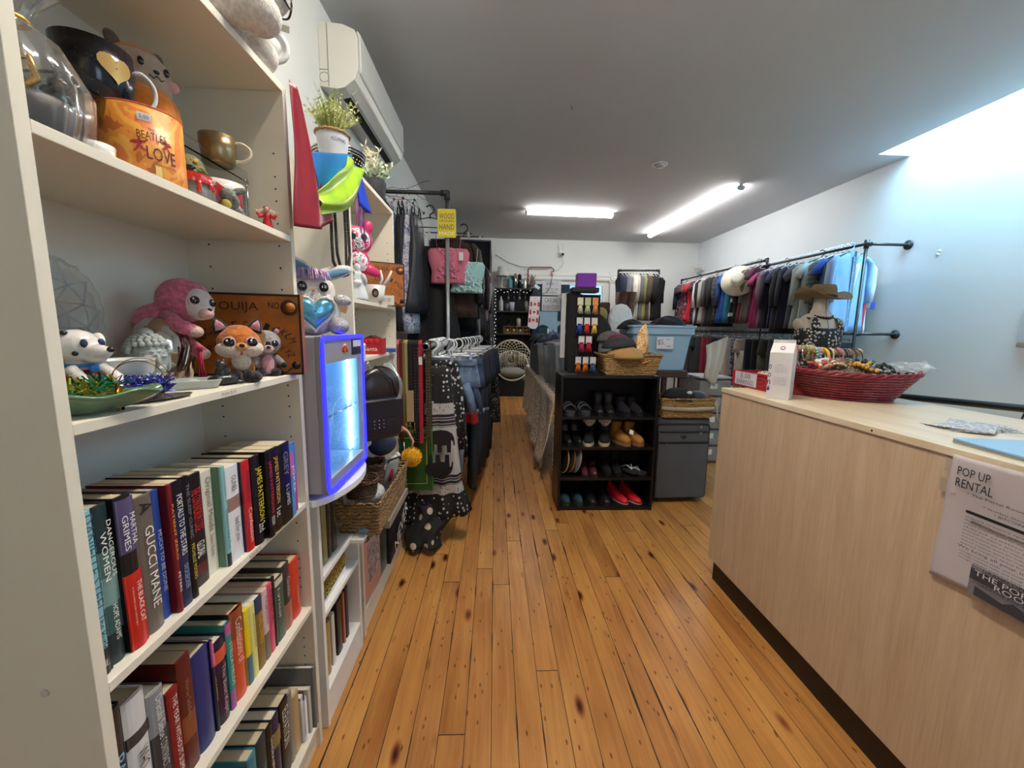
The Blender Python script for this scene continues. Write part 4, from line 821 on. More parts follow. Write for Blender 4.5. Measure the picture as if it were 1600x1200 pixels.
# raccoon
p = at(427, 588, Z=z)+Vector((-.025, .018, 0)); p.z = z; t = thing('plush_raccoon', 'small grey plush raccoon with pink belly beside the fox', 'plush toy', p, face(p, .15), sc=.92)
gf = fur('#a09a98', .25, 220); 
b = B(); b.ell((0, .01, .038), (.03, .028, .038)); b.obj('body', gf, t, remesh=.0038); b = B(); b.ell((0, -.015, .038), (.018, .012, .032)); b.obj('belly', fur('#dd9fb0', .1), t)
b = B(); b.ell((0, 0, .105), (.043, .036, .04)); b.obj('head', gf, t, remesh=.004); b = B(); b.ell((0, -.014, .1), (.037, .026, .017)); b.obj('mask', bk, t)
b = B(); b.ell((0, -.034, .088), (.016, .014, .012)); b.obj('muzzle', fur('#dcb8b4', .1), t); B().ell((0, -.048, .092), (.006, .005, .005)).obj('nose', gloss, t)
eyes(t, [(-.019, -.035, .104), (.019, -.035, .104)], .0105, ring='#b8a8c8')
for s in (-1, 1):
    b = B(); b.ell((s*.032, .004, .142), (.012, .007, .014)); e = b.obj('ear', bk, t); B().ell((s*.032, -.003, .141), (.008, .003, .009)).obj('inner_ear', fur('#d8a0ac', .1), e)
    b = B(); b.tube([(s*.024, 0, .058), (s*.036, -.012, .045), (s*.042, -.02, .036)], [.011, .0105, .009], 10); a = b.obj('arm', gf, t); B().ell((s*.043, -.023, .033), (.010, .009, .010)).obj('paw', bk, a)
    B().ell((s*.02, -.02, .0125), (.015, .02, .0125)).obj('foot', bk, t)
t = thing('price_tag', 'brown kraft price tag hanging between the fox and raccoon', 'tag', (p.x+.012, p.y-.055, z+.085), face(p), rot=(0, .15, face(p)))
B().prism([(-.012, 0), (.012, 0), (.012, .038), (.006, .046), (-.006, .046), (-.012, .038)], 0, .001, 'y').obj('tag_card', mat('#b08e5e', .8), t); B().tube([(0, 0, .042), (-.004, .01, .052)], .0006, 4).obj('string', mat('#8a6a44', .8), t)
# spirit board box
def spirit(loc, rz, w, h, label, d=.035):
    t = thing('board_game_box', label, 'board game', loc, rz)
    B().box(0, 0, 0, w, d, h).obj('box', mat('#9c5b1e', .45, var=.18, vs=25), t, bev=.0012)
    dk = mat('#2c160c', .5); b = B(); 
    for a0, a1, c0, c1 in ((0, w, 0, .006), (0, w, h-.006, h), (0, .006, 0, h), (w-.006, w, 0, h)): b.box(a0, -.0008, c0, a1, 0, c1)
    b.obj('printed_border', dk, t)
    F = lambda x, z_: frame((x, -.0004, z_), (1, 0, 0), (0, 0, 1))
    txt('OUIJA', w*.34, h*.13, F(w*.45, h*.83), dk, t); txt('YES', w*.1, h*.08, F(w*.15, h*.86), dk, t); txt('NO', w*.1, h*.08, F(w*.76, h*.86), dk, t)
    for i, ch in enumerate('ABCDEFGHIJKLM'):
        a = pi*(.93-.86*i/12); txt(ch, w*.045, h*.09, F(w*.5+w*.42*cos(a), h*.38+h*.24*sin(a)) @ Matrix.Rotation(a-pi/2, 4, 'Z'), dk, t)
    for i, ch in enumerate('NOPQRSTUVWXYZ'):
        a = pi*(.93-.86*i/12); txt(ch, w*.04, h*.08, F(w*.5+w*.40*cos(a), h*.2+h*.22*sin(a)) @ Matrix.Rotation(a-pi/2, 4, 'Z'), dk, t)
    b = B(); b.lathe([(h*.1, 0), (h*.1, .0008), (h*.075, .001), (.001, .001)], 24, M=F(w*.9, h*.84)); b.obj('moon_emblem', mat('#4a2410', .5), t); B().lathe([(h*.06, 0), (.001, .0006)], 20, M=F(w*.905, h*.84) @ Matrix.Translation((0, 0, .0012))).obj('moon_face', mat('#b8742c', .5), t)
    b = B(); b.lathe([(h*.05, 0), (.001, .001)], 20, M=F(w*.93, h*.12)); b.tube([(w*.55+w*.35*u, -.001, h*.06+h*.03*sin(u*14)) for u in [i/20 for i in range(21)]], .0022, 5); b.obj('scroll_print', dk, t)
    return t
o_ = at(345, 596, Z=z); spirit((-.868, 1.172, z), .205, .295, .238, 'orange brown spirit board box standing behind the raccoon on the middle shelf')
# bunny on the fridge
p = Vector((-.66, 1.49, 1.4675)); t = thing('plush_bunny', 'white plush bunny with shiny blue heart belly on the mini fridge', 'plush toy', p, face(p, .12), sc=1.0)
wb = fur('#d6cec8', .12, 180, .5); slv = mat('#b4b3b6', .35, metal=.6, var=.35, vs=160, bump=.6, bs=260); blu = mat('#62aac6', .22, metal=.55, var=.25, vs=16, bump=.5, bs=22)
b = B(); b.ell((0, 0, .078), (.098, .072, .082)); b.ell((0, .0, .155), (.082, .064, .07)); b.ell((0, -.005, .12), (.08, .064, .06)); b.obj('body', wb, t, remesh=.007)
h_ = [(x*.0042, y*.0040) for x, y in hp]
def heart(sc_, y0, y1, M=None):
    b = B(); rings = []
    for k, y in ((1, y0), (.95, (y0+y1)*.5), (.75, y1*.9+y0*.1), (.4, y1), (.05, y1)): rings.append([(x*k*sc_, y, z_*k*sc_) for x, z_ in h_])
    b.loops(rings, cap=False, M=M); return b
heart(1.0, -.045, -.086, Matrix.Translation((0, 0, .08))).obj('blue_heart', blu, t)
b = B(); b.tube([(x*1.03, -.066+.0, .08+z_*1.03) for x, z_ in h_], .005, 8, closed=True); b.obj('heart_trim', wb, t)
for s in (-1, 1):
    b = B(); b.ell((s*.098, -.03, .125), (.032, .02, .02), rot=(0, s*.2, 0)); b.obj('arm', slv, t)
    b = B(); b.ell((s*.078, -.05, .031), (.036, .042, .031)); b.obj('foot', slv, t)
    b = B(); b.ell((s*.034, -.062, .165), (.0155, .008, .017)); e = b.obj('eye', gloss, t); txt('12', .014, .008, frame((s*.034, -.0705, .166), (1, 0, 0), (0, 0, 1)), mat('#e8e8e8'), e)
B().ell((0, -.07, .152), (.006, .005, .004)).obj('nose', mat('#c87a4a', .4), t)
for s, rt_ in ((-1, (0, -1.15, -.1)), (1, (0, 1.25, .15))):
    b = B(); c_ = (s*.022+.025*(s < 0)*-1+.05*(s > 0), 0, .245 if s < 0 else .222); b.ell(c_, (.024, .02, .078), rot=rt_); e = b.obj('ear', wb, t); b = B(); b.ell((c_[0]+.004, c_[1]-.013, c_[2]-.003), (.015, .011, .058), rot=rt_); b.obj('inner_ear', fur('#5f8fae', .1), e)
tin_ = []
b = B()
for i in range(120):
    a = R.uniform(-1.3, 1.3); b.tube([(.045*sin(a)-.01, -.03+R.uniform(-.02, .02), .205+.012*cos(a)), (.062*sin(a)-.01, -.055+R.uniform(-.015, .015), .205+.022*cos(a)), (.07*sin(a)-.01, -.072+R.uniform(-.01, .01), .188)], [.0025, .002, .0008], 5)
b.obj('fringe', blotch(['#8a9ac4', '#b79ac8', '#d8b0cc', '#8f8fb8'], 20), t, kind='stuff')
B().ell((0, .07, .05), (.02, .02, .02)).obj('tail', slv, t)
p2 = Vector((-.585, 1.57, 1.565)); t = thing('price_tag', 'brown kraft price tag hanging from the plush bunny', 'tag', p2, rot=(0, .3, face(p2)))
B().prism([(-.02, -.014), (.02, -.014), (.02, .014), (-.02, .014)], 0, .001, 'y').obj('tag_card', mat('#a5835a', .8), t); B().tube([(-.02, 0, .0), (-.04, .02, .01)], .0008, 4).obj('string', mat('#b8b0a8', .8), t)
# ---------------------------------------------------------------- wall unit and things round the second bookcase
t = thing('air_conditioner', 'white wall mounted air conditioner high on the left wall', 'air conditioner', (XL, 2.92, 3.06))
acw = mat('#cfcfc6', .4); L_ = 1.3
pf = [(0, 0), (.11, -.012), (.16, .0), (.225, .05), (.25, .11), (.25, .30), (.235, .345), (.16, .375), (.0, .385)]
B().prism([(x, z_) for x, z_ in pf], 0, L_, 'y').obj('case', acw, t, bev=.004)
B().prism([(x+.0, z_) for x, z_ in ((.2505, .10), (.262, .115), (.262, .335), (.24, .36), (.237, .346), (.2505, .30))], .03, L_-.03, 'y').obj('front_panel', mat('#d6d7d2', .3), t, bev=.003)
B().prism([(.105, -.0135), (.155, -.0015), (.185, .022), (.178, .03), (.15, .008), (.105, -.004)], .12, L_-.1, 'y').obj('air_outlet', mat('#17181c', .6), t)
B().prism([(.17, .008), (.225, .06), (.229, .056), (.174, .003)], .1, L_-.08, 'y').obj('louver', mat('#c3c4bd', .4), t)
b = B(); b.box(.055, -.003, .0, .060, .0, .375); b.box(0, -.003, .1, .055, 0, .103); b.ring((.03, -.001, .055), .03, .0018, 20, 5, rot=(pi/2, 0, 0)); b.obj('seam', mat('#8e8f89', .5), t)
B().box(.08, .35, -.0136, .084, .43, -.006).obj('vent_mark', mat('#9a9b96', .5), t)
def foliage(t, n, r0, h, cols, name='leaves', lw=.004, curve=.5, base=0, leaf=.012, seed=1):
    rr = random.Random(seed)
    for cc in cols:
        b = B()
        for i in range(n):
            a = rr.uniform(0, 2*pi); s = rr.uniform(.2, 1); x, y = r0*.5*s*cos(a), r0*.5*s*sin(a); H = h*rr.uniform(.5, 1); o = r0*s*rr.uniform(.6, 1.5)
            pts = [Vector((x, y, base)), Vector((x+o*.35*cos(a), y+o*.35*sin(a), base+H*.6)), Vector((x+o*cos(a), y+o*sin(a), base+H))]
            b.tube(pts, [.0012, .001, .0005], 4, cap=False)
            for k in range(7):
                f = .3+.1*k; p = pts[0].lerp(pts[1], f*2) if f < .5 else pts[1].lerp(pts[2], f*2-1); d = Vector((rr.uniform(-1, 1), rr.uniform(-1, 1), rr.uniform(.2, 1))).normalized()*leaf; q = d.orthogonal().normalized()*lw
                b.add([p, p+d*.5+q, p+d, p+d*.5-q], [(0, 1, 2, 3)], False)
        b.obj(name, cc, t, kind='stuff')
t = thing('potted_plant', 'fake yellow green plant in a white metal pot marked FLO on top of the second bookcase', 'plant', (-.70, 1.86, 2.1815), face((-.7, 1.86)))
b = B(); b.lathe([(.048, 0), (.05, .003), (.066, .12), (.066, .125), (.062, .124), (.046, .008), (.001, .008)], 30); b.obj('pot', mat('#b9bcc4', .4, var=.08, vs=20), t)
wtxt('FLOWERS', .062, .018, .061, .42, .088, mat('#2a2a30'), t)
b = B(); b.tube([(.067*cos(a), .067*sin(a), .122+.002*sin(18*a)) for a in [2*pi*i/60 for i in range(60)]], .006, 6, closed=True); b.obj('rope', mat('#9c7c4a', .9, bump=.8, bs=160), t)
foliage(t, 60, .075, .15, [mat('#7f8f45', .8), mat('#a4ac62', .8), mat('#c8c68a', .8)], base=.115, seed=3)
t = thing('colander', 'round steel pot with perforated rim on top of the second bookcase', 'pot', (-.765, 2.10, 2.1815))
b = B(); b.lathe([(.08, 0), (.108, .01), (.112, .13), (.122, .135), (.122, .139), (.108, .136), (.104, .014), (.001, .008)], 44); b.obj('bowl', mat('#75706c', .14, metal=1, var=.5, vs=12), t)
b = B()
for k in range(3): b.ring((0, 0, .118+.012*k), .1215-.002*(2-k), .0035, 44, 6)
b.obj('rim', mat('#c2c0bc', .12, metal=1), t)
b = B(); 
for i in range(36):
    for k in range(2): a = 2*pi*(i+.5*k)/36; b.ell((.1115*cos(a), .1115*sin(a), .085+.016*k), (.003, .003, .003), 6, 5)
b.obj('perforations', mat('#e0ddd6', .3), t, kind='stuff')
t = thing('potted_plant', 'pale pampas and lambs ear plant in a dark woven pot at the far end of the bookcase top', 'plant', (-.70, 2.43, 2.1815))
b = B(); b.lathe([(.05, 0), (.058, .01), (.072, .12), (.068, .13), (.062, .12), (.001, .02)], 28, wave=(14, .02)); b.obj('pot', mat('#2c2c30', .6, bump=.6, bs=90), t)
foliage(t, 26, .07, .11, [mat('#a9b89c', .9), mat('#c3ccb4', .9)], lw=.011, leaf=.04, base=.11, seed=5)
foliage(t, 36, .05, .2, [mat('#dcd8bc', .9)], name='pampas', lw=.004, leaf=.04, base=.12, seed=6)
t = thing('wire_garland', 'dark wire garland with small red metal stars sprawling from the bookcase top', 'garland', (-.72, 2.5, 2.26))
b = B(); rr = random.Random(11); stars = []
for i in range(9):
    p = Vector((0, 0, .02)); pts = [p]
    d = Vector((rr.uniform(-.25, .55), rr.uniform(.1, .8), rr.uniform(-.05, .3))).normalized()
    for k in range(9): d = (d+Vector((rr.uniform(-.6, .6), rr.uniform(-.4, .4), rr.uniform(-.55, .5)))*.6).normalized(); p = p+d*.045; pts.append(p)
    b.tube(pts, .0016, 5); stars.append(pts[-1]); stars.append(pts[5])
b.obj('wire', mat('#2b2728', .5, metal=.5), t)
for i, p in enumerate(stars[:12]):
    s5 = [((.014 if k % 2 == 0 else .006)*cos(pi/2+k*pi/5), (.014 if k % 2 == 0 else .006)*sin(pi/2+k*pi/5)) for k in range(10)]
    B().prism(s5, -.001, .001, 'y', M=Matrix.Translation(p) @ Matrix.Rotation(rr.uniform(-.6, .6), 4, 'Z')).obj('star', mat('#7a2430' if i % 2 else '#2b2728', .4, metal=.4), t)
# scarves draped across the gap
def drape(name, label, cat, pts_top, pts_bot, fn, m, thick=.0015, n=(16, 26), parent=None, **k):
    b = B(); A, Bq = [Vector(p) for p in pts_top]; Cq, D = [Vector(p) for p in pts_bot]
    def f(u, v):
        p = A.lerp(Bq, u).lerp(Cq.lerp(D, u), v); return tuple(p+Vector(fn(u, v)))
    b.grid(f, *n); o = b.obj(name, m, parent, thick=thick, label=label, cat=cat, **k); return o
g = G('crimson_silk', .35); n_ = g.n('TexVoronoi', Scale=5.); g.l(g.map(), n_.inputs[0]); g.col(g.ramp(n_.outputs['Distance'], [(0, '#1c0812'), (.12, '#420c20'), (.2, '#700c1e'), (.3, '#8c0c22'), (.5, '#820c20')])); 
drape('scarf', 'crimson silky scarf with dark circles hanging down over the bookcase corner', 'scarf', [(-.60, 1.285, 2.2), (-.585, 1.30, 2.19)], [(-.575, 1.235, 1.785), (-.565, 1.45, 1.86)], lambda u, v: (.02*sin(pi*u)*v+.012*sin(9*u+5*v)*v, 0, -.02*sin(3*u)*v+(.03*(1-v)*v*4)*0), g.m, n=(18, 30))
g = G('rainbow_silk', .3); sx = g.n('SeparateXYZ'); g.l(g.map(), sx.inputs[0]); nn = g.n('TexNoise', Scale=3.); g.l(g.map(), nn.inputs[0])
v_ = g.math('ADD', g.math('MULTIPLY', sx.outputs[2], -1.6), g.math('ADD', g.math('MULTIPLY', sx.outputs[1], .9), g.math('MULTIPLY', nn.outputs[0], .12)))
g.col(g.ramp(g.math('ADD', v_, 2.16), [(0, '#1e4fa8'), (.35, '#1f6fa6'), (.5, '#2f9a62'), (.58, '#9cc42c'), (.9, '#a8c92c'), (1, '#7fb03a')])); 
def rf(u, v): 
    return (.012*sin(pi*v)+.008*sin(7*u+4*v), 0, -.02*sin(pi*u)*v)
drape('scarf', 'blue and lime green silk scarf draped across the gap between the bookcases', 'scarf', [at(474, 236, X=-.59), at(548, 241, X=-.59)], [at(497, 322, X=-.58), at(530, 318, X=-.575)], rf, g.m, n=(26, 22))
g = G('lime_fold', .3); nn = g.n('TexNoise', Scale=9., Detail=3.); g.l(g.map(), nn.inputs[0]); g.col(g.ramp(nn.outputs[0], [(.3, '#7fb02c'), (.6, '#a9cc35'), (.8, '#bcd84c')]))
drape('scarf', 'lime green folded scarf end in front of the blue one', 'scarf', [at(543, 243, X=-.56), at(568, 268, X=-.55)], [at(494, 296, X=-.56), at(503, 338, X=-.55)], lambda u, v: (.02*sin(pi*v)+.008*sin(9*u+3*v), 0, -.05*sin(pi*v)*u-.006*sin(8*v+4*u)), g.m, n=(22, 22))
drape('ribbon_bundle', 'royal blue ribbon bundle hanging at the second bookcase top edge', 'ribbon', [(-.60, 1.80, 2.175), (-.59, 1.86, 2.17)], [(-.58, 1.80, 2.01), (-.57, 1.90, 2.0)], lambda u, v: (.012*sin(20*u)*v, .004*sin(9*v), 0), mat('#1f3fc0', .3), n=(14, 14))
b = B()
for k in range(5):
    y = 1.80+.022*k; b.tube([(-.6, y, 2.16), (-.59+.006*sin(k*2), y+.01*sin(k), 2.08), (-.585, y+.012*sin(k*3), 2.0-.03*(k % 3)), (-.585, y, 1.92-.02*k)], .0022, 5)
b.obj('cord', blotch(['#b05ac0', '#8a4a9a', '#c87ac8'], 40), label='purple and pink cords dangling beside the blue ribbon bundle', cat='cord', kind='stuff')
# bead necklace
def beads(path, n, r, m, name, label, cat, closed=True, parent=None, kind=None):
    P = [Vector(p) for p in path]; b = B(); seg = len(P)-(0 if closed else 1); tot = [(P[(i+1) % len(P)]-P[i]).length for i in range(seg)]; T = sum(tot)
    for k in range(n):
        s = T*k/n; i = 0
        while i < seg-1 and s > tot[i]: s -= tot[i]; i += 1
        p = P[i].lerp(P[(i+1) % len(P)], min(1, s/tot[i])); b.ell(p, r, 8, 6)
    return b.obj(name, m, parent, label=label, cat=cat, kind=kind)
bm = mat('#2e241c', .35)
t = thing('necklace', 'long dark wooden bead necklace hanging above the plush bunny', 'necklace', (-.585, 1.57, 1.90))
beads([(0, -.06, .02), (0, -.065, -.1), (0, -.06, -.17), (0, -.02, -.20), (0, .03, -.21), (0, .07, -.17), (0, .075, -.05), (0, .07, .06)], 74, .0062, bm, 'beads', None, None, False, t, 'stuff')
beads([(.006, -.045, .03), (.008, -.04, -.14), (.01, .0, -.215), (.008, .06, -.2), (.006, .095, -.12), (.004, .09, .06)], 74, .0062, bm, 'inner_beads', None, None, False, t, 'stuff')
# things in the second bookcase
z = 1.62
t = thing('sequin_cat', 'pink and white sequined cat pouch hanging in the second bookcase', 'pouch', (-.665, 2.02, 1.84), face((-.6, 2.05))+.2, sc=1.15)
sq = spots('#d64a86', '#e8e6ee', 120, .28, rough=.25); wq = blotch(['#e8e6ea', '#d0386a', '#e8e6ea', '#7fc0b0', '#3a2c34'], 30, .25)
b = B(); b.ell((0, 0, .06), (.062, .018, .058)); b.ell((0, 0, -.03), (.05, .018, .055)); 
for s in (-1, 1): b.ell((s*.042, 0, .115), (.022, .012, .03), rot=(0, s*.4, 0))
b.ell((.05, 0, -.06), (.045, .015, .022), rot=(0, .4, 0)); b.obj('body', mat('#c72c66', .35), t, remesh=.004)
b = B(); b.ell((0, -.008, .06), (.052, .016, .047)); b.ell((0, -.008, -.03), (.04, .016, .043)); b.obj('sequins', wq, t)
b = B(); b.ell((-.02, -.024, .07), (.012, .004, .014)); b.ell((.024, -.023, .07), (.012, .004, .014)); b.obj('eye', mat('#1c3c38', .1), t)
b = B(); b.tube([(0, 0, .12), (.002, 0, .2), (0, 0, .318)], .0022, 5); b.tube([(-.02, 0, .11), (-.035, 0, .2), (-.03, 0, .318)], .002, 5); b.obj('cord', mat('#d080b0', .5), t)
t = thing('ceramic_house', 'white ceramic tiered stand behind the robed figurine', 'ceramic stand', (-.72, 1.93, z+.001), .3)
b = B(); b.box(-.05, -.05, 0, .05, .05, .10); b.box(-.06, -.06, .1, .06, .06, .112); b.box(-.065, -.065, .122, .065, .065, .135); b.box(-.055, -.055, .112, .055, .055, .122); b.obj('body', wht, t, bev=.002)
t = thing('robed_figurine', 'matt white figurine of a robed person missing its colour on the upper bookcase shelf', 'figurine', (-.655, 1.97, z), face((-.66, 1.97)))
b = B(); b.lathe([(.042, 0), (.046, .01), (.036, .06), (.03, .1), (.026, .125), (.012, .14)], 24, wave=(6, .06)); b.ell((0, -.004, .152), (.017, .018, .02)); b.ell((-.03, -.012, .1), (.013, .018, .03), rot=(.5, .3, 0)); b.ell((.03, -.012, .1), (.013, .018, .03), rot=(.5, -.3, 0)); b.ell((0, -.034, .08), (.02, .012, .012))
b.obj('robe', mat('#c9ced2', .7), t, remesh=.003); B().ell((0, -.03, .004), (.03, .02, .004)).obj('base', mat('#6a5c50', .6), t)
t = thing('planter', 'white ceramic planter with two ear handles and a dark oval portrait', 'planter', (-.645, 2.20, z), face((-.645, 2.2)), sc=.95)
b = B(); b.lathe([(.035, 0), (.05, .02), (.062, .1), (.058, .1), (.046, .02), (.001, .01)], 30); b.obj('pot_body', mat('#d4d3ce', .2, coat=.4), t)
for s in (-1, 1): b = B(); b.tube([(.035+s*.006, 0, .09), (.06+s*.016, 0, .14), (.066+s*.03, 0, .185)], [.009, .008, .006], 8); b.obj('handle', mat('#d4d3ce', .2, coat=.4), t)
b = B(); wrap(b, [(.9*cos(a), 1.3*sin(a)) for a in [2*pi*i/20 for i in range(20)]], .0575, .1, .055, .019, .003); b.obj('oval_frame', mat('#2c2420', .4), t); b = B(); wrap(b, [(.5*cos(a), .7*sin(a)) for a in [2*pi*i/16 for i in range(16)]], .0575, .1, .053, .017, .0042); b.obj('portrait', mat('#8c5a44', .5), t)
spirit((-.76, 2.37, z+.0005), face((-.7, 2.35))+.18, .24, .25, 'second spirit board box standing at the end of the upper shelf of the far bookcase')
t = thing('light_box', 'small white box with square print on the upper shelf of the far bookcase', 'box', (-.632, 2.36, z), face((-.63, 2.4))); B().box(-.05, -.02, 0, .05, .03, .055).obj('box', mat('#cdcac2', .6), t, bev=.001); txt('PHOTO CUBE', .06, .02, frame((0, -.0204, .03), (1, 0, 0), (0, 0, 1)), mat('#5a5854'), t)
z = 1.352
t = thing('ceramic_box', 'white ceramic lidded box on the middle shelf of the far bookcase', 'box', (-.655, 1.87, z), face((-.65, 1.87)))
B().prism(rrect(-.055, -.045, .055, .045, .02), 0, .055, 'z').obj('box_body', mat('#d2d2ce', .2, coat=.4), t, bev=.004); b = B(); b.lathe([(.06, .056), (.058, .066), (.03, .085), (.01, .092), (.012, .1), (.001, .104)], 24); b.obj('lid', mat('#d8d8d4', .2, coat=.4), t)
t = thing('gift_house_box', 'red cardboard house shaped gift box with white print', 'box', (-.66, 2.20, z), face((-.65, 2.2))-.25)
b = B(); b.box(-.055, -.05, 0, .055, .05, .075); b.prism([(-.055, .075), (.055, .075), (0, .1)], -.05, .05, 'y'); b.obj('box_body', mat('#5c221c', .6, var=.2, vs=40), t); B().box(.0555, -.05, 0, .057, .05, .085).obj('red_side', mat('#b0202a', .5), t)
B().box(-.055, -.052, 0, .055, -.0503, .085).obj('red_front', mat('#b8222c', .5), t); txt('Santa', .07, .022, frame((0, -.0525, .03), (1, 0, 0), (0, 0, 1)), mat(Wh), t)
b = B(); [b.ell((x, -.052, .07), (.012, .004, .012)) for x in (-.03, 0, .03)]; b.obj('scallop', mat('#c22a34', .5), t)
t = thing('small_box', 'small royal blue and white box right of the red gift box', 'box', (-.635, 2.38, z), face((-.63, 2.4))); B().box(-.05, -.03, 0, .05, .03, .03).obj('box_body', mat('#2f58a0', .5), t, bev=.001); B().box(-.05, -.031, .022, .05, .031, .034).obj('lid', mat('#d0d4da', .5), t)
# bags hanging in front of the far bookcase
t = thing('sequin_bag', 'round brown sequined shoulder bag hanging on a silver chain', 'bag', (-.545, 1.89, 1.21), face((-.55, 1.9))+.5)
b = B(); b.ell((0, 0, 0), (.105, .035, .1), 26, 16); b.obj('bag_body', spots('#241b1d', '#6d5552', 260, .22, rough=.3), t)
B().ring((0, 0, 0), .1035, .005, 40, 8, rot=(pi/2, 0, 0)).obj('zip', mat('#4a3c3a', .3, metal=.5), t)
t2 = thing('chain', 'silver chain strap looping from the shelf to the round sequined bag', 'chain', (-.6, 1.86, 1.335))
b = B(); 
for k in range(30):
    f = k/29; b.ring((.02+.05*f, -.02+.20*f, -.30*f+.06*f*(1-f)), .0065, .0016, 10, 5, rot=(pi/2, 0, .8 if k % 2 else -.6))
b.obj('links', mat('#c2c2c4', .15, metal=1), t2, kind='stuff')
t = thing('plastic_dome', 'clear crumpled plastic bag bulging beside the sequined bag', 'bag', (-.585, 2.22, 1.16)); b = B(); b.grid(lambda u, v: (.07*sin(pi*v)*sin(pi*u)+.006*sin(17*u+5*v), .12*(1-2*u)*(1 if v < .5 else 1)*sin(pi*min(1, v+.1))**.5, .15-.32*v+.006*sin(13*v+6*u)), 24, 24); b.obj('film', mat('#c9cfd0', .12, trans=.6, alpha=.5), t, thick=.001)
t = thing('handbag', 'small black leather handbag with metal studs hanging in front of the bookcase', 'handbag', (-.545, 1.84, .985), face((-.5, 1.84))+.45, sc=1.12)
b = B(); b.loops([[(x*s_, y*s_, z_) for x, y in rrect(-.105, -.038, .105, .038, .034, 6)] for z_, s_ in ((0, .86), (.012, .96), (.06, 1.02), (.12, .98), (.155, .9), (.165, .8))], smooth=True); b.obj('bag_body', mat('#1b1c24', .3, coat=.3, bump=.15, bs=90), t)
b = B(); b.box(-.1, -.04, .085, .1, -.034, .16); b.obj('front_flap', mat('#17181f', .3, coat=.3), t, bev=.004)
b = B(); [b.ell((-.03+.02*(k % 3), -.0415, .05+.015*(k//3)), .0028, 6, 5) for k in range(9)]; b.obj('studs', mat('#c8c8ca', .15, metal=1), t)
b = B(); b.tube([(-.09, 0, .16), (-.07, .0, .24), (0, 0, .30), (.07, 0, .24), (.09, 0, .16)], .004, 8); b.obj('strap', mat('#17181f', .4), t)
t = thing('pouch', 'navy padded pouch hanging under the black handbag', 'pouch', (-.575, 2.02, .90), .6); b = B(); b.ell((0, 0, 0), (.075, .035, .062)); b.ell((0, 0, .03), (.05, .03, .045)); b.obj('pouch_body', mat('#26304a', .6, bump=.3, bs=30), t, remesh=.006)
# wicker basket at the end of a sloping shelf with its contents
wk = wicker('#a98a5c', '#5c4326', 36)
def basket(name, label, loc, rz, w, d, h, m=None, flare=1.12, roundr=.01, rim=True, thick=.008):
    t = thing(name, label, 'basket', loc, rz); m = m or wk
    o0 = rrect(-w/2, -d/2, w/2, d/2, roundr, 4); f = flare; th = thick
    def sc_(k, e, z_): return [(x*k-(e if x > 0 else -e), y*k-(e if y > 0 else -e), z_) for x, y in o0]
    n = 10; rings = [sc_(1+(f-1)*i/n+(.012*(i % 2)), 0, h*i/n) for i in range(n+1)]+[sc_(1+(f-1)*(n-i)/n, th, h*(n-i)/n+.004*(i == n)) for i in range(n+1)]
    B().loops(rings, smooth=False).obj('basket_body', m, t, bev=0)
    if rim:
        b = B(); P = [(x*f, y*f) for x, y in o0]; nn = len(P); path = []
        for i in range(nn):
            x0, y0 = P[i]; x1, y1 = P[(i+1) % nn]; L = math.hypot(x1-x0, y1-y0); k = max(1, int(L/.012))
            for q in range(k): path.append((x0+(x1-x0)*q/k, y0+(y1-y0)*q/k))
        for ph in (0, pi):
            b.tube([(x, y, h+.0055*sin(i*.9+ph)) for i, (x, y) in enumerate(path)], .006, 6, closed=True)
        b.obj('rim', m, t)
    return t
bp = Vector((-.585, 1.92, .59)); bk3 = basket('basket', 'rectangular woven basket full of accessories on the far bookcase ledge', bp, pi/2, .5, .17, .155, flare=1.15)
B().box(-.61, 1.80, .552, -.49, 2.2, .588).obj('support_crate', mat('#8d8478', .7), label='plain grey board supporting the woven accessory basket', cat='board')
brn = wicker('#6d4c34', '#3a2618', 60)
basket('basket', 'small round brown basket lying inside the woven accessory basket', (-.60, 1.76, .74), .4, .13, .12, .07, brn, 1.1, .05)
basket('basket', 'second small brown basket leaning at the back of the accessory basket', (-.61, 1.90, .73), .2, .13, .11, .11, brn, 1.1, .02)
t = thing('plastic_wrap_pack', 'clear plastic wrapped pack in the woven accessory basket', 'pack', (-.565, 1.80, .685), .2); b = B(); b.ell((0, 0, .04), (.06, .07, .05)); b.obj('film', mat('#d3d3d0', .15, trans=.3, bump=1, bs=40), t)
t = thing('bottle', 'white plastic bottle lying across the accessory basket', 'bottle', (-.56, 2.06, .78), rot=(0, 1.1, .9)); b = B(); b.lathe([(.001, -.09), (.018, -.088), (.022, -.02), (.02, .03), (.012, .045), (.012, .06), (.001, .062)], 18); b.obj('bottle_body', mat('#dcdcda', .3), t); B().cyl((0, 0, .062), (0, 0, .08), .014).obj('cap', mat('#d0d0d0', .3), t)
t = thing('greeting_card', 'grey card with a red figure standing up in the accessory basket', 'card', (-.545, 1.98, .67), rot=(.2, .1, 1.2)); B().box(-.05, -.002, 0, .05, .002, .15).obj('card', mat('#a3a2a6', .5), t); B().ell((0, -.003, .08), (.02, .002, .035)).obj('red_print', mat('#b4263a', .5), t); 
t = thing('greeting_card', 'black edged card behind the grey one in the accessory basket', 'card', (-.56, 2.02, .67), rot=(.25, .1, 1.25)); B().box(-.05, -.002, 0, .05, .002, .16).obj('card', mat('#2b2a30', .5), t); B().box(-.042, -.004, .01, .042, -.0022, .15).obj('window', mat('#cfc9c0', .4), t)
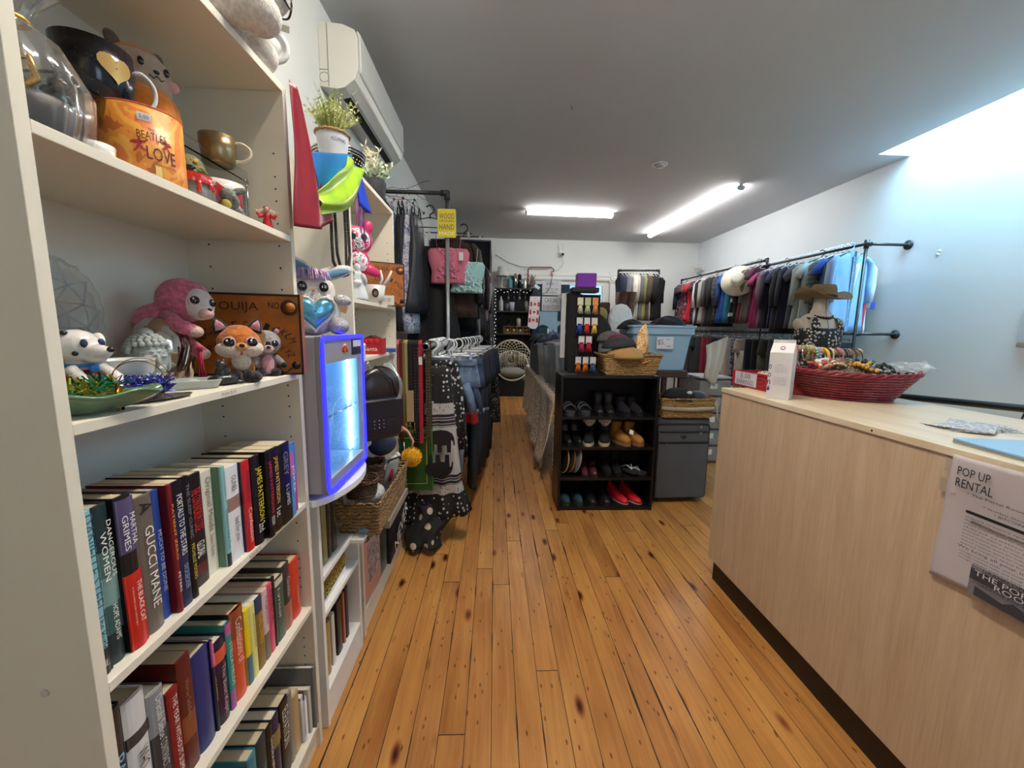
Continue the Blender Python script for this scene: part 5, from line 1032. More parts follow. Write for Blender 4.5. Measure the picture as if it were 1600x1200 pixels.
t = thing('hair_clip', 'bright pink claw hair clip at the back of the accessory basket', 'hair clip', (-.61, 2.08, .80)); b = B(); b.tube([(0, -.03, 0), (0, 0, .03), (.01, .02, .0), (0, .04, .035)], .005, 6); b.tube([(.0, .0, -.02), (.01, .03, .01), (0, .06, -.005)], .005, 6); b.obj('clip', mat('#d3406e', .3), t)
# green gift bag, pompom, NEVER bag, pink box
t = thing('gift_bag', 'dark green gift bag with gold border hanging behind the basket', 'bag', (-.555, 2.58, .43), .06)
B().box(-.15, -.045, 0, .15, .045, .41).obj('bag_body', mat('#1d4a1c', .4, var=.2, vs=6), t, bev=.002)
b = B(); gx = .115
for a0, a1, c0, c1 in ((-gx, gx, .045, .049), (-gx, gx, .355, .359), (-gx, -gx+.004, .045, .359), (gx-.004, gx, .045, .359)): b.box(a0, -.0462, c0, a1, -.0452, c1)
b.obj('gold_border', mat('#b9b84a', .3, metal=.4), t)
b = B(); b.box(-.15, -.046, .39, .15, .046, .412); b.box(.146, -.046, 0, .151, .046, .41); b.obj('green_edge', mat('#3f7a34', .4), t)
b = B(); b.tube([(.02, -.05, .335), (.07, -.05, .33), (.09, -.05, .345)], .004, 6); b.obj('clasp', mat('#b8c0a8', .3, metal=.5), t)
t = thing('pompom', 'mustard yellow wool pompom hanging on a pink cord', 'pompom', (-.52, 2.46, .685)); b = B(); b.ell((0, 0, 0), .055, 24, 16)
rr = random.Random(4)
for i in range(500):
    d = Vector((rr.gauss(0, 1), rr.gauss(0, 1), rr.gauss(0, 1))).normalized(); q = d.orthogonal().normalized()*.0035; b.add([d*.05-q, d*.05+q, d*.068], [(0, 1, 2)], False)
b.obj('wool', mat('#dba01c', .95, var=.2, vs=90), t)
t2 = thing('lanyard', 'pink cord with a kraft tag running from the belts down to the pompom', 'cord', (-.52, 2.46, .75)); b = B(); b.tube([(0, 0, -.02), (.01, 0, .04), (-.02, 0, .1), (-.07, .02, .13), (-.095, .05, .14), (-.115, .1, .2)], .008, 8); b.obj('cord', mat('#c98a86', .5), t2); B().prism([(-.018, -.03), (.018, -.03), (.018, .03), (-.018, .03)], -.001, .001, 'y', M=Matrix.Translation((-.07, -.012, .13)) @ Matrix.Rotation(-.3, 4, 'Y')).obj('tag', mat('#a98a72', .8), t2)
def sheetbox(name, label, cat, c4, d, m, **k):
    v = [Vector(q) for q in c4]; n = (v[1]-v[0]).cross(v[3]-v[0]).normalized()*d; b = B(); b.add([*v, *[q+n for q in v]], [(3, 2, 1, 0), (4, 5, 6, 7), (0, 1, 5, 4), (1, 2, 6, 5), (2, 3, 7, 6), (3, 0, 4, 7)], False); return b.obj(name, m, **k)
t = thing('tote_bag', 'black tote bag with white NEVER lettering leaning on the far bookcase', 'bag', (-.60, 2.12, .0), 0, None)
b = B(); b.grid(lambda u, v: (.012+.02*sin(pi*u)*sin(pi*v), .0+.36*u, .17+.02*u+(.33+.06*u)*v), 10, 10); b.obj('bag_body', mat('#15161c', .7, bump=.1, bs=40), t, thick=.02)
txt('NEVER', .34, .085, frame((.046, .17, .32), (0, .93, .36), (0, -.3, .95)), mat('#dddad4', .7), t, ex=.003)
b = B(); b.tube([(.02, .3, .56), (.01, .36, .7), (0, .35, .8)], .006, 6); b.obj('strap', mat('#15161c', .7), t)
t = thing('belt_clasp', 'silver swivel clasp hanging above the NEVER tote bag', 'clasp', (-.565, 2.5, .47)); b = B(); b.tube([(0, 0, .0), (0, 0, .03), (0, .008, .045), (0, 0, .06), (0, -.008, .045), (0, 0, .03)], .0035, 6); b.tube([(0, 0, .06), (-.002, 0, .16), (-.01, .0, .3)], .003, 6); b.obj('clasp_body', mat('#c8c8c8', .15, metal=1), t)
t = thing('art_book', 'tall pink picture book with a grey drawing leaning in the bottom of the far bookcase', 'book', (-.635, 1.81, .131)); B().box(-.012, 0, 0, .012, .27, .33).obj('cover', mat('#d79a8a', .5), t); b = B(); b.grid(lambda u, v: (.0128, .06+.2*u, .08+.22*v), 1, 1); b.obj('drawing', blotch(['#d79a8a', '#b9b0b0', '#7b7880', '#d79a8a', '#c9c2c2'], 14, .5), t)
t = thing('plastic_sleeve', 'folded clear plastic sleeve stuffed above the pink picture book', 'plastic bag', (-.62, 1.83, .47)); b = B(); b.grid(lambda u, v: (.03*sin(pi*v)+.008*sin(19*u+11*v), .2*u, .10*v-.01+.01*sin(14*u)), 20, 14); b.obj('film', mat('#a8a49c', .15, trans=.4, alpha=.7, bump=1, bs=30), t, thick=.002)
t = thing('red_purse', 'small bright red fabric purse under the woven basket', 'purse', (-.58, 2.12, .515)); B().ell((0, 0, 0), (.04, .08, .035)).obj('purse_body', mat('#b52a3c', .6), t)
# ---------------------------------------------------------------- garments
def garment_parts(kind, w=1.0, L=1.0, seed=0, th=1.0, folds=1.0):
    """meshes (name, B) for one garment; local frame: hangs from the origin, width along x, front towards -y"""
    rr = random.Random(seed); ph = [rr.uniform(0, 6.3) for _ in range(4)]; out = []
    def body(prof, amp=.012, k=5, n=36):
        rings = []
        for i, (z_, hw, t_, *c) in enumerate(prof):
            cx = c[0] if c else 0; f = min(1, max(0, (-z_-.12)/.35)); r = []
            for j in range(n):
                a = 2*pi*j/n; ca, sa = cos(a), sin(a); x = hw*w*(abs(ca)**.8)*(1 if ca > 0 else -1)
                y = t_*th*(abs(sa)**.9)*(1 if sa > 0 else -1)
                y += f*amp*folds*(sin(k*ca*2+ph[0]+z_*3)+.6*sin(9*ca+ph[1]-z_*5)); x *= 1+.03*f*sin(ph[2]+z_*9)
                zz = z_*L
                if i == 0: zz -= .0
                r.append((x+cx, y, zz))
            rings.append(r)
        b = B(); b.loops(rings, smooth=True); return b
    def sleeve(s, ln, r0=.075, r1=.06, out_=.07):
        b = B(); x0 = .17*w; pts = [(s*x0, 0, -.055), (s*(x0+.05), .0, -.12), (s*(x0+out_), rr.uniform(-.02, .02), -.12-(ln-.12)*.5), (s*(x0+out_+rr.uniform(-.02, .02)), rr.uniform(-.03, .03), -ln)]
        b.tube(pts, [r0*.6, r0, (r0+r1)/2, r1], 12, flat=.5); return b
    if kind in ('tee', 'shirt', 'jacket', 'blouse'):
        t0 = {'tee': .028, 'shirt': .03, 'jacket': .05, 'blouse': .026}[kind]
        out.append(('body', body([(.0, .05, .03), (-.02, .09, t0), (-.05, .17, t0), (-.085, .205, t0*1.1), (-.16, .205, t0*1.2), (-.3, .205, t0*1.2), (-.45, .215, t0*1.3), (-.6, .225, t0*1.3), (-.68, .23, t0*1.2)])))
        ln = .24 if kind in ('tee', 'blouse') else .6
        for s in (-1, 1): out.append(('sleeve', sleeve(s, ln, .07 if kind != 'jacket' else .085, .075 if ln < .3 else .05, .085 if ln < .3 else .07)))
        b = B()
        if kind in ('shirt', 'jacket'):
            b.loops([[(.062*cos(a), .04*sin(a), -.005+.02*(k == 1)+(-.05 if k == 0 and sin(a) < -.7 else 0)) for a in [2*pi*i/16 for i in range(16)]] for k in (0, 1)], cap=False)
        else: b.tube([(.062*cos(a), .036*sin(a), .001-.012*(sin(a) < 0)) for a in [2*pi*i/18 for i in range(18)]], .006, 6, closed=True)
        out.append(('collar', b))
    elif kind in ('dress', 'tank', 'gown'):
        Z = -.62 if kind == 'tank' else -1.02
        pr = [(-.13, .13, .02), (-.16, .16, .03), (-.22, .17, .035), (-.34, .155, .035), (-.45, .17, .04)]; Z0 = -.45
        for i in range(1, 6): pr.append((Z0+(Z-Z0)*i/5, .17+.09*i/5*(1 if kind != 'tank' else .4), .04+.02*i/5))
        out.append(('body', body(pr, .018, 6)))
        for s in (-1, 1): b = B(); b.tube([(s*.1*w, -.015, -.15*L), (s*.11*w, -.01, -.07), (s*.10*w, 0, -.025), (s*.11*w, .015, -.15*L)], .006, 6, flat=.5); out.append(('strap', b))
    elif kind == 'bustier':
        out.append(('body', body([(0, .15, .03), (-.03, .17, .05), (-.1, .165, .06), (-.18, .14, .045), (-.26, .145, .045), (-.28, .14, .04)], .006, 8, 48)))
        for s in (-1, 1): b = B(); b.tube([(s*.09*w, -.03, -.01), (s*.10*w, -.01, .08), (s*.1*w, .0, .12)], .006, 6, flat=.4); out.append(('strap', b))
    elif kind in ('pants', 'jeans'):
        out.append(('body', body([(0, .19, .022), (-.04, .195, .025), (-.16, .21, .04), (-.24, .215, .045)], .004)))
        for s in (-1, 1):
            b = B(); Lp = -.98*L; pts = [(s*.10*w, 0, -.2*L), (s*.105*w, 0, -.45*L), (s*.10*w+s*.01, rr.uniform(-.02, .02), -.7*L), (s*.1*w, rr.uniform(-.02, .02), Lp)]; b.tube(pts, [.11*w, .1*w, .09*w, .085*w], 14, flat=.38); out.append(('leg', b))
    elif kind == 'shorts':
        out.append(('body', body([(0, .19, .02), (-.04, .195, .025), (-.14, .215, .04), (-.2, .22, .045)], .004)))
        for s in (-1, 1): b = B(); b.tube([(s*.10*w, 0, -.17), (s*.13*w, 0, -.26), (s*.15*w, 0, -.36*L)], [.11*w, .115*w, .12*w], 16, flat=.36); out.append(('leg', b))
    elif kind == 'folded':                            # trousers or scarf folded over a hanger bar
        out.append(('body', body([(0, .16, .012), (-.01, .165, .02), (-.2, .165, .028), (-.5, .16, .03), (-.62, .158, .028)], .008, 4)))
    elif kind == 'skirt':
        out.append(('body', body([(0, .15, .02), (-.03, .155, .024), (-.2, .2, .035), (-.45, .235, .04), (-.62, .25, .045)], .02, 7)))
    return out
_gm = {}
def garment(kind, m, label, loc, rz=0, group=None, w=1.0, L=1.0, seed=0, th=1.0, cat=None, mats={}, name=None, sc=None):
    key = (kind, w, L, seed, th)
    nm = name or {'tee': 't_shirt', 'shirt': 'shirt', 'jacket': 'jacket', 'blouse': 'blouse', 'dress': 'dress', 'gown': 'dress', 'tank': 'tank_top', 'bustier': 'bustier', 'pants': 'trousers', 'jeans': 'jeans', 'shorts': 'denim_shorts', 'folded': 'trousers', 'skirt': 'skirt'}[kind]
    cat = cat or {'tee': 't-shirt', 'tank': 'top', 'gown': 'dress', 'folded': 'trousers', 'pants': 'trousers', 'shorts': 'shorts'}.get(kind, kind)
    t = thing(nm, fit(label), cat, loc, rz, group, sc=sc)
    if key not in _gm: _gm[key] = [(n, b.mesh(n, m)) for n, b in garment_parts(kind, w, L, seed, th)]
    for n, me in _gm[key]:
        o = bpy.data.objects.new(n, me); C.objects.link(o); o.parent = t; recol(o, mats.get(n, m))
    return t
_hm = {}
def hanger(loc, rz, m, label, kind='plastic', group=None, w=.38):
    key = (kind, w)
    if key not in _hm:
        b = B(); hk = [(0, 0, -.075), (0, 0, -.042)]+[(.036*sin(a), 0, -.036*cos(a)) for a in [pi*(.12+.15*i) for i in range(9)]]
        b.tube(hk, .0062, 6); body = B()
        if kind == 'clip': body.tube([(-w/2, 0, -.075), (w/2, 0, -.075)], .005, 6)
        else: body.tube([(0, 0, -.065), (-w*.2, 0, -.082), (-w/2, 0, -.135), (-w/2+.01, 0, -.15), (w/2-.01, 0, -.15), (w/2, 0, -.135), (w*.2, 0, -.082)], .0045 if kind == 'plastic' else .003, 6, closed=True)
        cl = B()
        if kind == 'clip':
            for s in (-1, 1): cl.box(s*w*.42-.01, -.008, -.105, s*w*.42+.01, .008, -.068)
        _hm[key] = (b.mesh('hook', m), body.mesh('bar', m), cl.mesh('clip', mat('#b8b8ba', .2, metal=.9)) if kind == 'clip' else None)
    t = thing('hanger', label, 'hanger', loc, rz, group); h, bd, cl = _hm[key]
    for n, me in (('hook', h), ('bar', bd), ('clips', cl)):
        if me: o = bpy.data.objects.new(n, me); C.objects.link(o); o.parent = t; 
        if me and n != 'clips': recol(o, m)
    return t
pip = mat('#3a3b3e', .45, metal=.6, var=.25, vs=30); pgal = mat('#8f9294', .35, metal=.7)
def pipe(b, p0, p1, r=.017, fit0=False, fit1=False):
    b.cyl(p0, p1, r, n=16); d = (Vector(p1)-Vector(p0)).normalized()
    for f, p, s in ((fit0, Vector(p0), 1), (fit1, Vector(p1), -1)):
        if f: b.cyl(p, p+d*s*.045, r*1.42, n=16); b.cyl(p+d*s*.045, p+d*s*.055, r*1.6, n=16)
whp_ = mat('#e0e0e2', .3); blkp = mat('#18181a', .4)
# ---- left rack
RX = -.43
t = thing('pipe_rack', 'black pipe clothes rack fixed to the left wall', 'clothes rack', (XL, 3.7, 0))
b = B(); pipe(b, (0, 0, 2.66), (RX-XL, 0, 2.66), fit0=True, fit1=True); b.cyl((0, 0, 2.66), (.012, 0, 2.66), .05, n=20); b.ell((RX-XL, 0, 2.66), .027); b.obj('top_pipe', pip, t)
b = B(); pipe(b, (RX-XL, 0, 2.66), (RX-XL, 0, 2.44), fit0=True, fit1=True); b.obj('upright', pip, t)
b = B(); pipe(b, (RX-XL, 0, 2.40), (RX-XL, 0, .0)); b.cyl((RX-XL, 0, 0), (RX-XL, 0, .012), .05, n=20); b.obj('post', mat('#9b9e9f', .4, metal=.5), t)
b = B(); pipe(b, (RX-XL, 0, 2.42), (RX-XL, 3.3, 2.42), fit0=True); b.obj('upper_rail', pip, t)
b = B(); b.ell((RX-XL, 3.3, 2.42), .025); pipe(b, (RX-XL, 3.3, 2.42), (RX-XL, 3.3, 0)); b.cyl((RX-XL, 3.3, 0), (RX-XL, 3.3, .012), .05, n=20); b.obj('far_post', pip, t)
b = B(); pipe(b, (RX-XL, -1.2, 1.38), (RX-XL, 3.3, 1.38)); b.cyl((RX-XL, -1.2, 1.38), (RX-XL, -1.17, 1.38), .024, n=20); b.obj('lower_rail', pgal, t)
b = B(); pipe(b, (RX-XL, -1.1, 1.38), (0, -1.1, 1.38)); b.cyl((0, -1.1, 1.38), (.012, -1.1, 1.38), .05, n=20); b.obj('lower_bracket', pip, t)
# dresses edge-on on the top pipe
floral = blotch(['#246aa8', '#3f92d0', '#246aa8', '#b06aa8', '#5aa4dc', '#205890'], 22); lace = spots('#121214', '#3a3a3e', 60, .2)
wlav = blotch(['#b9bcc4', '#c9cdd6', '#8a84a8', '#c4c8d0', '#5a628a'], 12)
up = [('jacket', mat('#17171c', .8), 'black sleeveless top', -1.0, .5), ('gown', floral, 'blue floral print dress', -.872, 1.05), ('dress', lace, 'black lace dress', -.835, 1.1), ('tank', mat('#2a2a30', .7), 'charcoal satin top', -.80, 1.1), ('gown', wlav, 'white and lavender tie dye dress', -.765, 1.12), ('dress', mat('#26262b', .5), 'dark satin strappy dress', -.70, .95)]
for i, (k, m, d, x, L) in enumerate(up):
    garment(k, m, d+' hanging edge-on on the crosswise pipe of the left rack'+(' next to the '+up[i-1][2] if i else ''), (x, 3.7, 2.585), pi/2+R.uniform(-.15, .15), 'dresses on the crosswise pipe', 1.0, L, seed=i)
    hanger((x, 3.7, 2.66), pi/2, whp_ if i else blkp, ('white' if i else 'black')+' plastic hanger carrying the '+d, group='hangers on the crosswise pipe')
garment('gown', mat('#0f0f12', .8, bump=.1, bs=20), 'long black strappy evening dress facing the camera beside the rack post', (-.58, 3.87, 2.39), .05, 'garments on the upper rail of the left rack', 1.05, 1.15, 31)
hanger((-.58, 3.7, 2.52), .05, blkp, 'wide black hanger tilted in front of the pipe, carrying the long black dress', 'plastic', w=.44)
pinkr = mat('#c2748a', .8, var=.3, vs=60, bump=1, bs=70)
def ruffle(t, m, w_=.3, h_=.26, n=150, y=-.055):
    b = B(); rr = random.Random(9)
    for i in range(n):
        u = rr.uniform(-1, 1); x = u*w_/2*.92; z_ = -.01-rr.random()*h_; yy_ = y*(1-u*u*.75)-.002; a = rr.uniform(0, 6); r = .016
        b.add([(x, yy_-.012, z_)]+[(x+r*cos(a+k*pi/3), yy_+.002*((k % 2)*3-1), z_+r*sin(a+k*pi/3)) for k in range(6)], [(0, 1+k, 1+(k+1) % 6) for k in range(6)], False)
    b.obj('ruffles', m, t, kind='stuff')
t = garment('bustier', mat('#b9667c', .8), 'pink ruffled bustier top clipped to a hanger behind the rack post', (-.43, 3.79, 2.21), 0, None, 1.12, 1.12, 5); ruffle(t, pinkr)
t = garment('bustier', mat('#8fb8b8', .8), 'mint green ruffled bustier just behind the pink one', (-.27, 3.83, 2.10), 0, None, 1.0, 1.0, 6); ruffle(t, mat('#a6c6c6', .8, var=.3, vs=60, bump=1, bs=70))
hanger((-.425, 3.78, 2.42), 0, blkp, 'black clip hanger holding the pink ruffled bustier', 'clip', w=.42); hanger((-.30, 3.90, 2.42), 0, blkp, 'black clip hanger holding the mint green ruffled bustier', 'clip', w=.36)
t = thing('price_tag', 'white price tag on the pink ruffled bustier', 'tag', (-.31, 3.70, 2.13)); B().box(-.02, -.002, -.035, .02, 0, .035).obj('tag_card', mat('#c9c9cc', .6), t)
lg = [('jacket', '#3a2620', 'dark brown jacket'), ('jacket', '#0e0e10', 'black wool coat'), ('shirt', '#131316', 'black long sleeved shirt'), ('jacket', '#101012', 'black blazer'), ('gown', '#1b1b1f', 'long black knit dress'), ('jacket', '#8a7d70', 'taupe coat'), ('shirt', '#2a2c34', 'charcoal shirt'),
      ('jacket', '#34363d', 'slate grey coat'), ('blouse', '#8c1620', 'red blouse'), ('jacket', '#a39a90', 'light beige coat'), ('shirt', '#1c2028', 'navy shirt'), ('jacket', '#232325', 'charcoal coat'), ('gown', '#141416', 'black maxi dress'), ('jacket', '#5a4a42', 'brown coat'), ('shirt', '#3c3c44', 'grey shirt'), ('jacket', '#151517', 'black parka')]
y = 4.02
for i, (k, c, d) in enumerate(lg):
    garment(k, mat(c, .85, var=.15, vs=10), d+' on the upper rail of the left rack, behind the '+(lg[i-1][2] if i else 'mint bustier'), (RX+R.uniform(-.0, .05)+(.06 if i > 6 else 0), y, 2.345), R.uniform(-.12, .12), 'garments on the upper rail of the left rack', 1.02, 1.1+.2*(k == 'jacket')*(i % 3), i % 4, 1.2)
    hanger((RX, y, 2.42), 0, whp_ if i % 3 else blkp, ('white' if i % 3 else 'black')+' hanger carrying the '+d+' on the left rack', group='hangers on the upper rail of the left rack'); y += .185
# yellow sign tied to the post
t = thing('yellow_sign', 'yellow laminated hand written sign tied to the post of the left rack', 'sign', (RX, 3.665, 2.40))
B().prism(rrect(-.08, -.12, .08, .12, .012), -.002, .002, 'y').obj('card', mat('#c9b83a', .25, coat=.5), t)
for s, zz, h_ in (('WOOD', .06, .045), ('HANGERS', .02, .02), ('HAND', -.03, .045), ('MADE', -.085, .03)): txt(s, .13, h_, frame((0, -.0024, zz), (1, 0, 0), (0, 0, 1)), mat('#3a3412' if s != 'MADE' else '#e8dfa0'), t)
# belts
t_b = [('pink', '#c9666e', -.607, .028, .56, None), ('olive', '#7a7a42', -.570, .026, .60, None), ('tan', '#a89a6a', -.551, .03, .50, None), ('wide black', '#16171a', -.527, .04, .5, None), ('red', '#a8283c', -.468, .022, .64, None), ('black studded', '#141216', -.492, .03, .66, 1), ('gold studded', '#3a2f1c', -.42, .03, .62, 2), ('oxblood', '#5a1a1c', -.586, .02, .62, None)]
for i, (d, c, x, w_, L, st_) in enumerate(t_b):
    t = thing('belt', d+' leather belt hanging from the lower bracket of the left rack', 'belt', (x, 2.575-.006*i, 1.395), R.uniform(-.05, .05), 'belts on the lower bracket')
    b = B(); b.box(-w_/2, -.026, -L, w_/2, -.022, -.0); b.box(-w_/2, .022, -L*.9, w_/2, .026, -.0); b.grid(lambda u, v: (-w_/2+w_*u, -.024*cos(pi*v), .024*sin(pi*v)), 1, 8); b.obj('strap', mat(c, .4), t)
    if st_:
        b = B(); [b.ell((s*w_*.3, -.027, -.03-.02*k), .0032, 6, 4) for k in range(int(L/.02)-2) for s in (-1, 1)]; b.obj('studs', mat('#c8b890' if st_ == 2 else '#8a8a90', .2, metal=1), t, kind='stuff')
    if d == 'red': b = B(); b.box(-.012, -.03, -.13, .012, -.0265, -.08); b.obj('white_label', mat('#dcd8d4'), t)
t = thing('belt', 'tan webbing belt end with square brass buckle in front of the black belt', 'belt', (-.535, 2.52, 1.10)); B().box(-.022, -.004, -.2, .022, .004, 0).obj('strap', mat('#a08a62', .7), t)
b = B(); b.tube([(-.026, 0, -.205), (.026, 0, -.205), (.026, 0, -.27), (-.026, 0, -.27)], .004, 6, closed=True); b.tube([(0, 0, -.205), (0, -.004, -.27)], .003, 6); b.obj('buckle', mat('#b89a4a', .2, metal=1), t)
# lower rail: patterned skirt, shorts and trousers facing the camera
g = G('elephant_print', .85); sx = g.n('SeparateXYZ'); g.l(g.map(), sx.inputs[0]); Zo = sx.outputs[2]
v1 = g.n('TexVoronoi', Scale=30.); v1.inputs['Randomness'].default_value = .5; g.l(g.map(), v1.inputs[0]); dots = g.ramp(v1.outputs['Distance'], [(0, '#b8b4b0'), (.26, '#141317')], 'CONSTANT')
v2 = g.n('TexVoronoi', Scale=60.); g.l(g.map(), v2.inputs[0]); geo = g.ramp(v2.outputs['Distance'], [(0, '#3c3a40'), (.25, '#a5a19e')], 'CONSTANT')
st2 = g.ramp(g.math('FRACT', g.math('MULTIPLY', Zo, 24)), [(0, '#19161c'), (.45, '#9a9694'), (.6, '#3a2834'), (.9, '#a8a4a0')], 'CONSTANT')
v3 = g.n('TexVoronoi', Scale=9.); v3.distance = 'CHEBYCHEV'; g.l(g.map(scale=(1, .1, 1)), v3.inputs[0]); plain = g.ramp(v3.outputs['Distance'], [(0, '#a7a3a0'), (1, '#a7a3a0')])
def band(z0, z1): return g.math('MULTIPLY', g.math('GREATER_THAN', Zo, z0), g.math('LESS_THAN', Zo, z1))
c = g.mix(band(-.24, .1), plain, dots); c = g.mix(band(-.31, -.24), c, geo); c = g.mix(band(-.40, -.31), c, st2); c = g.mix(band(-.80, -.73), c, st2); c = g.mix(band(-.86, -.80), c, geo); c = g.mix(band(-2, -.86), c, dots); g.col(c)
skirtm = g.m
t = thing('maxi_skirt', 'long black and white elephant and polka dot print skirt at the front of the lower rail', 'skirt', (-.385, 2.66, 1.24), .02)
b = B(); rings = []
for i in range(19):
    v = i/18; hw = .09+.13*v**1.1+(.05 if v > .8 else 0)*(v-.8)*5; z_ = -1.06*v; r = []
    for j in range(48):
        a = 2*pi*j/48; x = hw*cos(a)*(1+.0*v)-.03*v; y_ = (.035+.05*v)*sin(a)+.016*v*sin(9*a+4*v)+.01*v*sin(5*cos(a)*3); r.append((x, y_, z_-.04*v*(1-cos(a))*.5*(cos(a) < 0)*0+.05*v*cos(a)*v))
    rings.append(r)
b.loops(rings); b.obj('skirt_body', skirtm, t)
ele = [(-.5, 0), (-.62, .12), (-.66, .3), (-.55, .45), (-.3, .52), (0, .55), (.3, .52), (.52, .42), (.62, .25), (.66, 0), (.6, -.05), (.56, .12), (.48, .18), (.46, -.3), (.28, -.3), (.26, -.02), (.05, -.04), (.03, -.3), (-.16, -.3), (-.18, 0), (-.3, .02), (-.34, -.28), (-.46, -.3)]
for k, (zc, fl) in enumerate(((-.48, 1), (-.64, -1))):
    b = B(); b.prism([(x*.14, fl*(z_-.12)*.18) for x, z_ in ele], -.0, .004, 'y', M=Matrix.Translation((.035-.01*k, -.112-.016*k, zc)) @ Matrix.Rotation(.05, 4, 'X')); e = b.obj('elephant_print', mat('#1a181c', .8), t)
    B().box(-.03, -.0, -.012*fl-.02, .03, -.0, .02).obj('saddle_print', mat('#a39f9c', .8), e, loc=(-.02, -.101-.012*k, zc+.03*fl)) if False else None
hanger((-.41, 2.66, 1.38), 0, mat('#dcdcdc', .3), 'white hanger at the front end of the lower rail', 'clip', w=.3)
t = thing('folded_dress', 'dark dress hem with large cream polka dots trailing onto the floor', 'dress', (-.46, 2.66, .0), .1)
b = B(); b.grid(lambda u, v: ((u-.5)*(.32-.1*v)+.03*sin(6*v), -.08*sin(pi*u)+.03*sin(11*u+3*v)-.12*v, .30*(1-v)+.012+.05*sin(pi*u)*v), 24, 16); b.obj('cloth', spots('#141216', '#b5a898', 14, .3), t, thick=.004)
pol = [('skirt', spots('#141317', '#b8b4b0', 34, .28), 'black skirt with white polka dots', .9, 1.0), ('shorts', 'a', 'faded blue denim shorts', 1.0, 1.0), ('shorts', 'b', 'dark denim shorts with frayed cuffs', 1.15, 1.05), ('jeans', 'c', 'light wash jeans', .9, .9), ('skirt', mat('#c2323f', .7), 'coral red skirt', .9, .8), ('jeans', 'd', 'dark green jeans', 1.0, 1.05),
       ('pants', 'e', 'black trousers', 1.0, 1.05), ('jeans', 'f', 'indigo jeans', 1.05, 1.05), ('pants', 'e', 'black dress trousers', 1.05, 1.1), ('pants', 'g', 'charcoal trousers', 1.05, 1.1), ('jeans', 'f', 'navy jeans', 1.1, 1.1), ('pants', 'h', 'dark brown trousers', 1.0, 1.1), ('pants', 'e', 'black wide trousers', 1.1, 1.15), ('skirt', spots('#141216', '#8a8680', 40, .25), 'dark skirt with small print', 1.1, 1.3), ('pants', 'f', 'navy wide trousers', 1.1, 1.15)]
DN = dict(a=mat('#5b6d85', .8, var=.35, vs=16, bump=.2, bs=300), b=mat('#2c3d57', .8, var=.3, vs=16, bump=.2, bs=300), c=mat('#7d90a5', .8, var=.25, vs=12), d=mat('#1c2c34', .8), e=mat('#121216', .8), f=mat('#18223a', .8, var=.2, vs=12), g=mat('#24262c', .8), h=mat('#2c201c', .8))
y = 2.74
for i, (k, m, d, w_, L) in enumerate(pol):
    m = DN[m] if isinstance(m, str) else m
    x = RX+.04+.012*i+(.06 if i in (1, 2) else 0)+(.05 if i > 4 else 0)
    t = garment(k, m, d+' on the lower rail of the left rack'+(', behind the '+pol[i-1][2] if i else ''), (x, y, 1.28), R.uniform(-.25, .25)+(.35 if i in (1, 2) else 0), 'clothes on the lower rail of the left rack', w_, L, i, 1.0)
    if i in (1, 2):
        b = B(); 
        for s in (-1, 1):
            for q in range(40): xx = s*.15*w_-.10*w_+.2*w_*q/39; b.tube([(xx, -.03*sin(pi*q/39)-.005, -.355*L), (xx+R.uniform(-.006, .006), -.03*sin(pi*q/39)-.006, -.355*L-.03*R.random()-.01)], .0011, 4)
        b.obj('frayed_hem', mat('#a5b0bf', .9), t, kind='stuff'); b = B(); b.box(-.19*w_, -.034, -.045, .19*w_, -.02, -.002); b.obj('waistband', m, t, bev=.004)
        b = B(); [b.tube([(s*.15*w_, -.03, -.06), (s*.13*w_, -.046, -.11), (s*.08*w_, -.048, -.115)], .0015, 4) for s in (-1, 1)]; b.obj('pocket_stitching', mat('#8a97a8', .8), t)
    hanger((x, y, 1.38), R.uniform(-.15, .15), mat('#d5d8dc', .3) if i % 3 else mat('#c4c6c8', .2, metal=.8), 'clip hanger carrying the '+d+' on the lower left rail', 'clip', 'clip hangers on the lower rail of the left rack', w=.36); y += .065 if i < 5 else .15
for k in range(14):
    o = hanger((RX-.005, 2.80+.045*k, 1.38), R.uniform(-.3, .3), mat('#d0d4da', .3), 'empty white plastic hanger bunched on the front of the lower rail', 'clip', 'empty white hangers bunched on the lower rail', w=.16)
# ---- tall dark wardrobe behind the rack
t = thing('wardrobe', 'tall black fabric wardrobe at the back left of the shop', 'wardrobe', (-.62, 8.0, 0))
dkf = mat('#17161a', .8, var=.2, vs=3)
b = B(); b.box(-.5, -.72, .0, .52, .72, 3.0); b.obj('cover', dkf, t, bev=.02); b = B(); 
for x, y_ in ((.52, -.72), (.52, .72), (-.5, -.72)): b.cyl((x, y_, 0), (x, y_, 3.01), .018)
b.tube([(.52, -.72, 3.01), (.52, .72, 3.01), (-.5, .72, 3.01), (-.5, -.72, 3.01)], .018, 8, closed=True); b.obj('tube_frame', mat('#3c3c40', .4, metal=.4), t)
